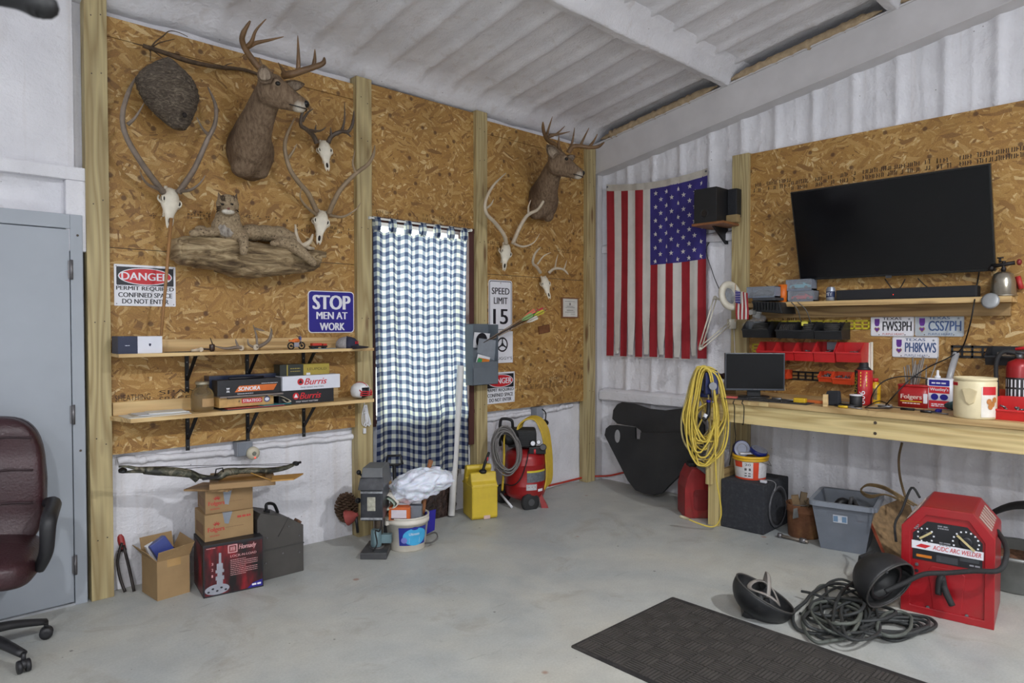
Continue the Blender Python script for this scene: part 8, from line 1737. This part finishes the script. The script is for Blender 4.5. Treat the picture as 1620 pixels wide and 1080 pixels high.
m = M(); pts = [(-.02, H_*.98), (-.02, H_*.70), (.05, H_*.70), (.05, H_*.80), (W_-.05, H_*.80), (W_-.05, H_*.70), (W_+.02, H_*.70), (W_+.02, H_*.98)]; m._a([V(fz(*p)) for p in pts]+[V(fz(*p))+V((0, .01, 0)) for p in pts], [tuple(range(8))]+[(i, (i+1) % 8, 8+(i+1) % 8, 8+i) for i in range(8)]); part('handle_lip', m, TG, t)
m = M(); m._a([fz(x, z_) for x, z_ in ((W_*.30, H_*.60), (W_*.62, H_*.60), (W_*.62, H_*.76), (W_*.30, H_*.76))], [(0, 1, 2, 3)]); part('sticker', m, mat('sticker_white', (196, 200, 208), .4, 0, .1, 40), t); m = M(); [m._a([V(fz(x, z_))+V((0, -.001, 0)) for x, z_ in ((W_*a, H_*.62), (W_*(a+.1), H_*.62), (W_*(a+.1), H_*.74), (W_*a, H_*.74))], [(0, 1, 2, 3)]) for a in (.31, .50)]; part('sticker_print', m, mat('sticker_blue', (110, 140, 170), .5), t)
TO = A.copy(); Tm = Matrix.Translation(A) @ Matrix.Rotation(rz, 4, 'Z')
for k, (lab, pts, r0) in enumerate((('black pipe elbow in the grey tote', [(.05, .12, H_*.55), (.10, .18, H_*.88), (.16, .24, H_*.8)], .03), ('bent dark bracket in the grey tote', [(.16, .14, H_*.6), (.17, .18, H_*.98), (.20, .24, H_*.8)], .014), ('thick dark hose in the grey tote', [(.04, .22, H_*.62), (.15, .28, H_*.76), (.25, .2, H_*.66)], .022))): m = M(); m.tube(spline([Tm @ V(p)-A for p in pts], 5), r0, 10); solo('tote_junk', m, BLK if k != 1 else IRON, lab, 'scrap part', A)
m = M(); m.box(.01, W_-.01, .01, Dp-.01, H_*.2, H_*.55); o = solo('junk_layer', m, mat('junk_dark', (62, 62, 66), .8, 0, .4, 30, 1, 30), 'dark jumbled parts filling the grey tote', 'scrap parts', A, rz); o['kind'] = 'stuff'
# rope over the tote and cord from the bench
m = M()
for k in range(3): m.tube(spline([PB(1440+k*6, 800, -.75), PB(1415, 782-k*2, -.72), PB(1395, 772-k*2, -.62), PB(1372, 768-k, -.55), PB(1362, 775+k, -.5), PB(1376, 783+k*2, -.62), PB(1400, 782, -.7), PB(1425, 790+k, -.78)], 5), .0055, 7)
solo('brown_rope', m, mat('rope_brown', (120, 98, 66), .8, 0, .15, 60), 'brown rope looped over the grey tote', 'rope')
m = M(); m.tube(spline([PB(1427, 700, -.3), PB(1422, 725, -.3), PB(1424, 755, -.35), PB(1432, 785, -.5)], 5), .008, 7); solo('hanging_hose', m, mat('hose_brown', (104, 84, 58), .7), 'brown hose hanging from the bench behind the tote', 'hose')
# OSB offcut leaning on the tote
a, b = PF(1404, 893, 0), PF(1462, 880, 0); c_, d_ = PB(1369, 812, a.x+.16), PB(1432, 786, b.x+.2); m = M(); n_ = (b-a).cross(c_-a).normalized()*.02; P4 = [V((0, 0, 0)), b-a, d_-a, c_-a]
m.hexa([P4[0], P4[1], P4[1]+n_, P4[0]+n_], [P4[3], P4[2], P4[2]+n_, P4[3]+n_]); t = thing('board_offcut', 'square chipboard offcut leaning between tote and welder', 'board', a); part('board', m, mat('offcut_chip', (136, 110, 78), .8, 0, .25, 24, .3, 40, dirt=(90, 70, 48), dirtamt=.5), t); m = M(); u_ = n_*1.02-n_*.01; m.hexa([P4[0]-n_*.05-(b-a)*.006, P4[0]+(b-a)*.002, P4[0]+n_*1.05, P4[0]+n_*1.05-(b-a)*.006], [P4[3]-n_*.05-(b-a)*.006, P4[3]+(b-a)*.002, P4[3]+n_*1.05, P4[3]+n_*1.05-(b-a)*.006]); part('red_edge', m, mat('edge_red', (150, 70, 44), .8), t)

# ================================================================ WELDER
A = PF(1425, 962, 0); B = PF(1573, 996, 0); r_ = B-A; W_ = r_.length; rz = math.atan2(r_.y, r_.x); t = thing('arc_welder', 'red AC/DC arc welder standing on the floor', 'welder', A, rz); WR = mat('welder_red', (152, 22, 30), .3, 0, .06, 5, dirt=(120, 70, 60), dirtamt=.35); H_ = HT(A, 793)*1.0; Dp = .44
H_ = (HT(A, 800)+HT(B, 812))/2; cx = .075; hc = H_*.80
prof = [(0, 0), (W_, 0), (W_, hc), (W_-cx*1.3, H_), (cx*1.3, H_), (0, hc)]
m = M(); m.prism(prof, 0, Dp); part('case', m, WR, t, bevel=.012, seg=3)
# raised front frame
inn = [(.045, .04), (W_-.045, .04), (W_-.045, hc-.03), (W_-cx*1.3-.02, H_-.045), (cx*1.3+.02, H_-.045), (.045, hc-.03)]
m = M(); n = 6; m._a([(x, -.012, z_) for x, z_ in prof]+[(x, -.012, z_) for x, z_ in inn]+[(x, .004, z_) for x, z_ in prof]+[(x, .004, z_) for x, z_ in inn], [(k, (k+1) % n, n+(k+1) % n, n+k) for k in range(n)]+[(k, 2*n+k, 2*n+(k+1) % n, (k+1) % n) for k in range(n)]+[(n+k, n+(k+1) % n, 3*n+(k+1) % n, 3*n+k) for k in range(n)]); part('front_frame', m, WR, t, bevel=.004)
pz0, pz1 = H_*.50, H_*.865; pan = [(.055, pz0), (W_-.055, pz0), (W_-.055, hc-.035), (W_-cx*1.3-.025, pz1), (cx*1.3+.025, pz1), (.055, hc-.035)]
m = M(); m.prism(pan, -.003, .002); part('control_panel', m, mat('panel_black', (30, 30, 34), .4), t)
zb = H_*.60; m = M(); fl(m, [(.050, zb), (W_-.050, zb-.004), (W_-.050, zb+.040), (.050, zb+.044)], -.004); part('white_band', m, SW, t)
m = M(); letters(m, 'AC/DC ARC WELDER', W_*.35, W_*.86, zb+.008, zb+.032, -.005, .012, shear=.2); [fl(m, [(W_*(.16+.02*k), zb+.012+.006*k), (W_*(.27+.02*k), zb+.008+.006*k), (W_*(.29+.02*k), zb+.014+.006*k), (W_*(.18+.02*k), zb+.018+.006*k)], -.005) for k in range(3)]; part('red_lettering', m, SRED, t)
for k, (x, z_, r0) in enumerate(((W_*.27, H_*.735, .038), (W_*.70, H_*.725, .058))):
    m = M(); m.lathe([(r0*.55, 0), (r0*.55, .004), (r0*.4, .006)], 20, c=(x, -.003, z_), rot=RX); d0 = part('dial', m, SBK, t)
    m = M()
    for j in range(9 if k == 0 else 16): a = 2*PI*j/(9 if k == 0 else 16); m.cb((x+r0*math.cos(a), -.0045, z_+r0*math.sin(a)), (.008, .001, .008))
    part('scale_marks', m, SW, t)['kind'] = 'stuff'
    m = M(); m.T = Matrix.Translation((x, -.010, z_)) @ Matrix.Rotation(R(-38 if k == 0 else 42), 4, 'Y'); m.box(-r0*.9, r0*.9, -.004, .004, -.005, .005); part('pointer', m, mat('pointer_cream', (196, 180, 130), .5), d0)
m = M(); scrib(m, W_*.13, W_*.20, H_*.78, H_*.83, -.0042, 2, 3); scrib(m, W_*.42, W_*.55, H_*.66, H_*.70, -.0042, 3, 2); scrib(m, W_*.40, W_*.52, H_*.81, H_*.85, -.0042, 4, 2); scrib(m, W_*.74, W_*.86, H_*.52, H_*.545, -.0042, 5); part('panel_print', m, mat('panel_grey', (140, 140, 146), .5), t)
m = M(); fl(m, rrect(W_*.17, W_*.34, H_*.525, H_*.55, .002), -.0042); part('warning_strip', m, mat('warn_orange', (206, 120, 30), .5), t); m = M(); fl(m, rrect(W_*.39, W_*.62, H_*.51, H_*.57, .003), -.0042); fl(m, rrect(W_*.64, W_*.84, H_*.555, H_*.585, .003), -.0042); part('info_plate', m, mat('plate_dark', (62, 64, 68), .4), t)
for x, z_ in ((.075, .45), (.075, .33), (.13, .07), (W_-.12, .07), (.075, .39)):
    m = M(); m.lathe([(.010, 0), (.008, .005)], 10, c=(x, -.003, H_*z_), rot=RX); part('screw', m, HINGE if z_ != .39 else SBK, t)
m = M(); m.prism([(W_*.36, H_*.06), (W_*.66, H_*.06), (W_*.70, H_*.42), (W_*.62, H_*.46), (W_*.34, H_*.46), (W_*.30, H_*.42)], -.0045, .002); part('tap_plate', m, WR, t, bevel=.004)
for k, pts in enumerate((((.47, .44, -.03), (.44, .36, -.05), (.43, .24, -.05)), ((.47, .40, -.03), (.50, .30, -.06), (.58, .17, -.06)))):
    m = M(); m.tube(spline([(W_*x, y, H_*z_) for x, z_, y in pts], 4), [.013, .017, .016], 10); part('cable_lug', m, RUB, t)
for s_, x0 in ((-1, 0), (1, W_)):
    for k in range(6):
        m = M(); f_ = k/6+.06; a = V((x0 if s_ > 0 else 0, 0, hc)); b = V((W_-cx*1.3 if s_ > 0 else cx*1.3, 0, H_)); p = a.lerp(b, .5); nrm = V((s_*(H_-hc), 0, cx*1.3)).normalized(); m.cb(p+V((0, Dp*(.12+.13*k), 0))+nrm*.003, (.085, .02, .004), Matrix.Rotation(math.atan2(nrm.x, nrm.z), 4, 'Y')); part('louvre', m, mat('louvre_pale', (176, 160, 150), .5), t)
WT = Matrix.Translation(A) @ Matrix.Rotation(rz, 4, 'Z')
m = M(); m.tube(spline([WT @ V((W_*.50, -.05, H_*.30)) if False else PB(1400, 935, -1.55), PB(1430, 922, -1.50), PB(1462, 908, -1.46), PB(1500, 906, -1.42), PB(1540, 903, -1.40), PB(1580, 902, -1.38), PB(1592, 880, -1.32), PB(1590, 860, -1.2), PB(1578, 840, -1.1)], 6), .013, 9); solo('welding_cable', m, RUB, 'thick black cable running across the front of the welder', 'cable')
m = M(); m.tube(spline([WT @ V((.05, .25, H_-.01)), WT @ V((.0, .3, H_+.03)), WT @ V((-.04, .25, H_-.1)), WT @ V((-.05, .1, H_*.75)), WT @ V((-.035, .05, H_*.6))], 5), .007, 7); solo('power_cable', m, RUB, 'black mains cable hanging down the left side of the welder', 'cable')
m = M(); pts = [PF(1403, 905, .3), PF(1404, 900, .2), PF(1402, 905, .1), PF(1398, 930, .02), PF(1385, 945, .012)]; m.tube(spline(pts, 5), .007, 6); solo('thin_cable', m, RUB, 'thin black cable running from the welder to the cable pile', 'cable')
# behind the welder: galvanised tub, black mudguard, small motor, purple box
O = V((-.44, -3.62, 0)); t = thing('galvanised_tub', 'grey metal tub behind the welder at the right edge', 'tub', O, VR); GAL = mat('galvanised'); m = M(); m.lathe([(.19, 0), (.2, .01), (.235, .20), (.25, .205), (.25, .225), (.225, .22), (.19, .03), (.001, .03)], 36); part('tub', m, GAL, t); m = M(); m.lathe([(.001, .15), (.21, .16)], 28); part('contents', m, mat('gravel_brown', (120, 84, 62), .9, 0, .4, 60, 1, 60), t)
m = M(); c = O+V((.25, .05, .05)); sp = [V((.0, -.32+.64*k/16, .42-.9*((k-6)/16)**2)) for k in range(17)]
m._a([p+V((dx, 0, dz)) for p in sp for dx, dz in ((-.09, -.03), (0, 0), (.09, -.03))], [(3*i+j, 3*i+j+1, 3*i+j+4, 3*i+j+3) for i in range(16) for j in range(2)], 0, True); solo('mudguard', m, RUB, 'black plastic mudguard leaning behind the welder', 'mudguard', c, 0, solid=.008)
O = PF(1598, 935, 0)+V((.08, 0, 0)); t = thing('electric_motor', 'small black electric motor on the floor at the right edge', 'motor', O, RB); m = M(); m.lathe([(.03, -.11), (.07, -.10), (.075, -.08), (.075, .07), (.07, .09), (.03, .10)], 24, c=(0, 0, .09), rot=RY); part('housing', m, DPB, t)
for k in range(12): m = M(); a = 2*PI*k/12; m.cb((0, .075*math.cos(a), .09+.075*math.sin(a)), (.14, .006, .006), Matrix.Rotation(a, 4, 'X')); part('fin', m, DPB, t)
m = M(); m.tube([(-.11, 0, .09), (-.17, 0, .09)], .012, 10); part('shaft', m, STEEL, t); m = M(); m.box(-.09, .09, -.07, .07, 0, .016); part('base', m, DPB, t)
m = M(); m.box(-.09, .09, -.06, .06, 0, .14); solo('purple_box', m, mat('box_purple', (84, 50, 100), .4, 0, .3, 30), 'small purple carton behind the motor at the right edge', 'box', PF(1622, 922, 0)+V((.05, 0, 0)), RB+.2, bevel=.002)
# ================================================================ WELDING HELMETS and cable pile
HB = mat('helmet_black', (30, 31, 33), .5, 0, .15, 20, dirt=(74, 70, 66), dirtamt=.3)
def bowl(t, pole, r3, up, cut=25, name='shell'):
    """half-shell hood: pole is the outward crown direction; returns the frame matrix (x right, y up on the rim, z out of the opening)"""
    zz = -V(pole).normalized(); xx = V(up).cross(zz).normalized(); yy = zz.cross(xx); B_ = Matrix((xx, yy, zz)).transposed().to_4x4()
    m = M(); m.T = B_
    def f(u, v):
        a = u*2*PI; ph = lerp(-PI/2, R(cut)*(1+.35*math.sin(a)), v); sq_ = 1+.10*math.cos(2*a)
        return (r3[0]*math.cos(ph)*math.cos(a)*sq_, r3[1]*math.cos(ph)*math.sin(a)*sq_, r3[2]*math.sin(ph))
    m.grid(f, 40, 18); part(name, m, HB, t, solid=.005)
    m = M(); m.T = B_; m.tube([f(k/40, 1) for k in range(40)], .005, 6, closed=True); part('rim', m, mat('edge_worn', (62, 60, 58), .6), t)
    return B_
O = PF(1218, 984, 0)+V((.05, .06, .115)); t = thing('welding_helmet', 'black welding helmet lying on its back by the mat', 'welding helmet', O, VR)
B_ = bowl(t, (-.40, .10, -.85), (.14, .185, .13), (-.9, .25, .35), 6)
BAND = mat('headgear_grey', (140, 134, 128), .5, 0, .1)
m = M(); m.T = B_; m.box(-.055, .055, -.02, .06, -.146, -.12); part('lens_frame', m, mat('lens_dark', (20, 20, 22), .3), t, bevel=.004)
m = M(); m.T = B_; m.tube([(.105*math.cos(2*PI*k/28), .085*math.sin(2*PI*k/28), .02+.02*math.cos(2*PI*k/14)) for k in range(28)], .014, 6, closed=True, flat=.3); part('head_band', m, BAND, t)
m = M(); m.T = B_; m.tube(spline([(-.105, 0, .03), (-.07, .02, .09), (0, .03, .115), (.07, .02, .09), (.105, 0, .03)], 5), .014, 6, flat=.3); part('crown_strap', m, BAND, t)
for s_ in (-1, 1): m = M(); m.T = B_; m.lathe([(.017, 0), (.017, .025)], 12, c=(s_*.12, 0, .01), rot=RY); part('ratchet_knob', m, BLK, t)
O = PF(1408, 985, 0)+V((.05, .03, .19)); t = thing('welding_helmet', 'black welding helmet on top of the cable pile', 'welding helmet', O, VR)
B_ = bowl(t, (-.34, .84, .34), (.145, .16, .175), (-.1, -.3, .9), 6)
m = M(); m.T = B_; m.box(-.05, .05, .0, .08, -.165, -.135); part('lens_frame', m, HB, t, bevel=.006)
m = M(); m.T = B_; m.tube([(.10*math.cos(2*PI*k/28), .11*math.sin(2*PI*k/28), -.01) for k in range(28)], .012, 6, closed=True, flat=.4); part('head_band', m, BLK, t)
m = M(); m.T = B_; m.lathe([(.016, 0), (.020, .012), (.010, .016)], 12, c=(.02, -.165, .05)); part('knob', m, mat('knob_brown', (104, 84, 66), .5), t)
rnd = random.Random(17); t = thing('cable_pile', 'tangled pile of black welding cables on the floor', 'cable pile', PF(1370, 990, 0)); O = t.location.copy(); GC = mat('cable_dark', (48, 50, 50), .6, 0, .15); GC2 = mat('cable_grey_green', (86, 90, 84), .6, 0, .15)
for k in range(21):
    if k < 13: cu, cv, ru, rv = rnd.uniform(1310, 1350), rnd.uniform(955, 982), rnd.uniform(24, 56), rnd.uniform(16, 38)
    else: cu, cv, ru, rv = rnd.uniform(1400, 1430), rnd.uniform(984, 1000), rnd.uniform(28, 54), rnd.uniform(9, 19)
    ph = rnd.uniform(0, 6.3); pts = []
    for j in range(10):
        a = ph+2*PI*j/10; kk = 1+.22*math.sin(a*2+k)+rnd.uniform(-.1, .1); z_ = .011+.005*(k % 9)+.045*max(0, math.sin(a+k))*(k < 13)
        pts.append(PF(cu+ru*math.cos(a)*kk, cv+rv*math.sin(a)*kk, z_)-O)
    m = M(); m.tube(spline(pts, 5, closed=True), .0092 if k % 3 else .007, 7, closed=True); part('cable_loop', m, GC2 if k % 5 == 2 else GC, t)
for pts in (((1268, 935, .05), (1290, 940, .06), (1320, 955, .05), (1350, 985, .03), (1340, 1005, .012), (1310, 1012, .01), (1285, 1000, .012)), ((1310, 950, .02), (1308, 925, .04), (1330, 916, .05), (1355, 925, .05), (1370, 930, .03)), ((1265, 970, .012), (1300, 975, .03), (1340, 965, .04), (1380, 950, .04))):
    m = M(); m.tube(spline([PF(u, v, z_)-O for u, v, z_ in pts], 6), .008, 7); part('cable_run', m, GC, t)
# ================================================================ RUBBER MAT
t = thing('floor_mat', 'dark grey rubber mat with basket-weave ridges', 'floor mat', (-3.03, -2.29, 0)); MW, ML = .89, 1.55; MR = mat('mat_rubber', (38, 36, 36), .8, 0, .12, 14, dirt=(92, 86, 80), dirtamt=.4)
m = M(); m.prism(rrect(0, MW, -ML, 0, .012), 0, .006, ax='Z'); part('sheet', m, MR, t); m = M(); bs = .092
for i in range(int((MW-.03)/bs)):
    for j in range(int((ML-.03)/bs)):
        x0, y0 = .018+i*bs, -.018-j*bs
        for k in range(5):
            o_ = k*bs/5+.003; w_ = bs/5-.007
            if (i+j) % 2: m.box(x0+o_, x0+o_+w_, y0-bs+.003, y0-.003, .005, .0115)
            else: m.box(x0+.003, x0+bs-.003, y0-o_-w_, y0-o_, .005, .0115)
part('ridges', m, mat('ridge_rubber', (66, 62, 59), .75, 0, .12, 14), t)['kind'] = 'stuff'
# ================================================================ OFFICE CHAIR at the left edge
LTH = mat('maroon_leather', (52, 25, 30), .38, 0, .12, 8, .3, 90); CHB = mat('chair_black', (30, 30, 33), .5, 0, .08)
def sq(m, c, r_, e1=.35, e2=.4, fn=None, nu=36, nv=20):
    def sg(v, e): return math.copysign(abs(v)**e, v)
    def f(u, v):
        a, b = u*2*PI, (v-.5)*PI; p = V((r_[0]*sg(math.cos(b), e1)*sg(math.cos(a), e2), r_[1]*sg(math.cos(b), e1)*sg(math.sin(a), e2), r_[2]*sg(math.sin(b), e1)))
        if fn: p = fn(p)
        return V(c)+p
    m.grid(f, nu, nv)
CRZ = R(-18); O = V((-5.19, -.48, 0)); t = thing('office_chair', 'maroon leather office chair with black armrests at the left edge', 'office chair', O, CRZ)
m = M(); sq(m, (0, -.02, .46), (.27, .27, .095), .5, .4, lambda p: V((p.x, p.y, p.z*(1-.25*max(0, -p.y/.27))+.012*math.cos(p.x*9)))); part('seat', m, LTH, t)
m = M(); sq(m, (0, .25, .79), (.26, .085, .335), .55, .35, lambda p: V((p.x*(1-.10*max(0, p.z/.36)), p.y+.10*p.z-.02*math.cos(p.x*6)-.014*math.cos(p.z*22)*(p.y < 0), p.z))); b_ = part('backrest', m, LTH, t)
for z_ in (.70, .86, 1.02): m = M(); m.tube(spline([(-.22, .16+.1*(z_-.84), z_), (-.1, .150+.1*(z_-.84), z_+.01), (0, .147+.1*(z_-.84), z_-.006), (.1, .15+.1*(z_-.84), z_+.01), (.22, .16+.1*(z_-.84), z_)], 4), .005, 6); part('seam', m, mat('seam_maroon', (40, 18, 24), .6), b_)
for s_ in (-1, 1):
    m = M(); m.tube(spline([(s_*.27, .20, .68), (s_*.31, .12, .69), (s_*.325, -.08, .675), (s_*.325, -.13, .64), (s_*.315, -.12, .52), (s_*.28, -.08, .43)], 5), [.026, .034, .036, .034, .03, .024], 10); part('armrest', m, CHB, t)
m = M(); m.lathe([(.05, .12), (.05, .16), (.028, .17), (.028, .36)], 16); m.box(-.1, .1, -.1, .1, .35, .375); part('gas_column', m, CHB, t)
for k in range(5):
    a = math.atan2(.08, .33)+2*PI*k/5-CRZ
    e = V((math.cos(a), math.sin(a), 0))*.31; m = M(); m.tube(spline([(0, 0, .14), e*.5+V((0, 0, .125)), e+V((0, 0, .085))], 4), [.034, .028, .020], 8, flat=.8); part('base_spoke', m, CHB, t)
    m = M(); ca = a+1.1; cx_ = V((math.cos(ca), math.sin(ca), 0)); m.tube([e+V((0, 0, .09)), e+V((0, 0, .05))], .010, 8); rotc = Matrix.Rotation(ca, 4, 'Z') @ RY
    for s_ in (-.016, .016): m.lathe([(.010, -.009), (.028, -.009), (.030, 0), (.028, .009), (.010, .009)], 16, c=e+cx_*s_+V((0, 0, .030)), rot=rotc)
    m.ball(e+V((0, 0, .04)), (.026, .026, .022), 10); part('caster', m, CHB, t)
# ================================================================ near the ceiling
def near(u, v, d): return CAMP+_ray(u, v)*d
O = near(-40, -60, .9); t = thing('hanging_fixture', 'dark blurred fitting hanging into the top left corner', 'fixture', O); m = M(); m.tube(spline([near(-60, -25, .9)-O, near(-20, -14, .9)-O, near(30, -6, .9)-O, near(62, 6, .9)-O, near(74, 18, .9)-O], 5), [.016, .016, .018, .020, .014], 12); m.ball(near(72, 10, .9)-O, .016, 12); part('arm', m, mat('fixture_black', (16, 16, 18), .6), t)
m = M(); m.tube([near(-40, -20, .9)-O, near(-40, -200, .9)-O, near(-40, -200, .9)-O+V((0, 0, 1.2))], .012, 8); part('stem', m, mat('fixture_black'), t)
O = PF(926, -6, 3.45); t = thing('hanging_light', 'bright slim light tube end hanging at the top edge', 'light', O); m = M(); m.tube([(0, 0, .0), (0, 0, .25)], .014, 10); part('tube', m, LEDM, t); m = M(); m.tube([(0, 0, 0), (0, 0, -.014)], [.014, .010], 10); part('end_cap', m, SBK, t); m = M(); m.tube([(0, 0, .25), (0, 0, roof_z(O.y)-O.z)], .004, 5); part('cord', m, PW, t)
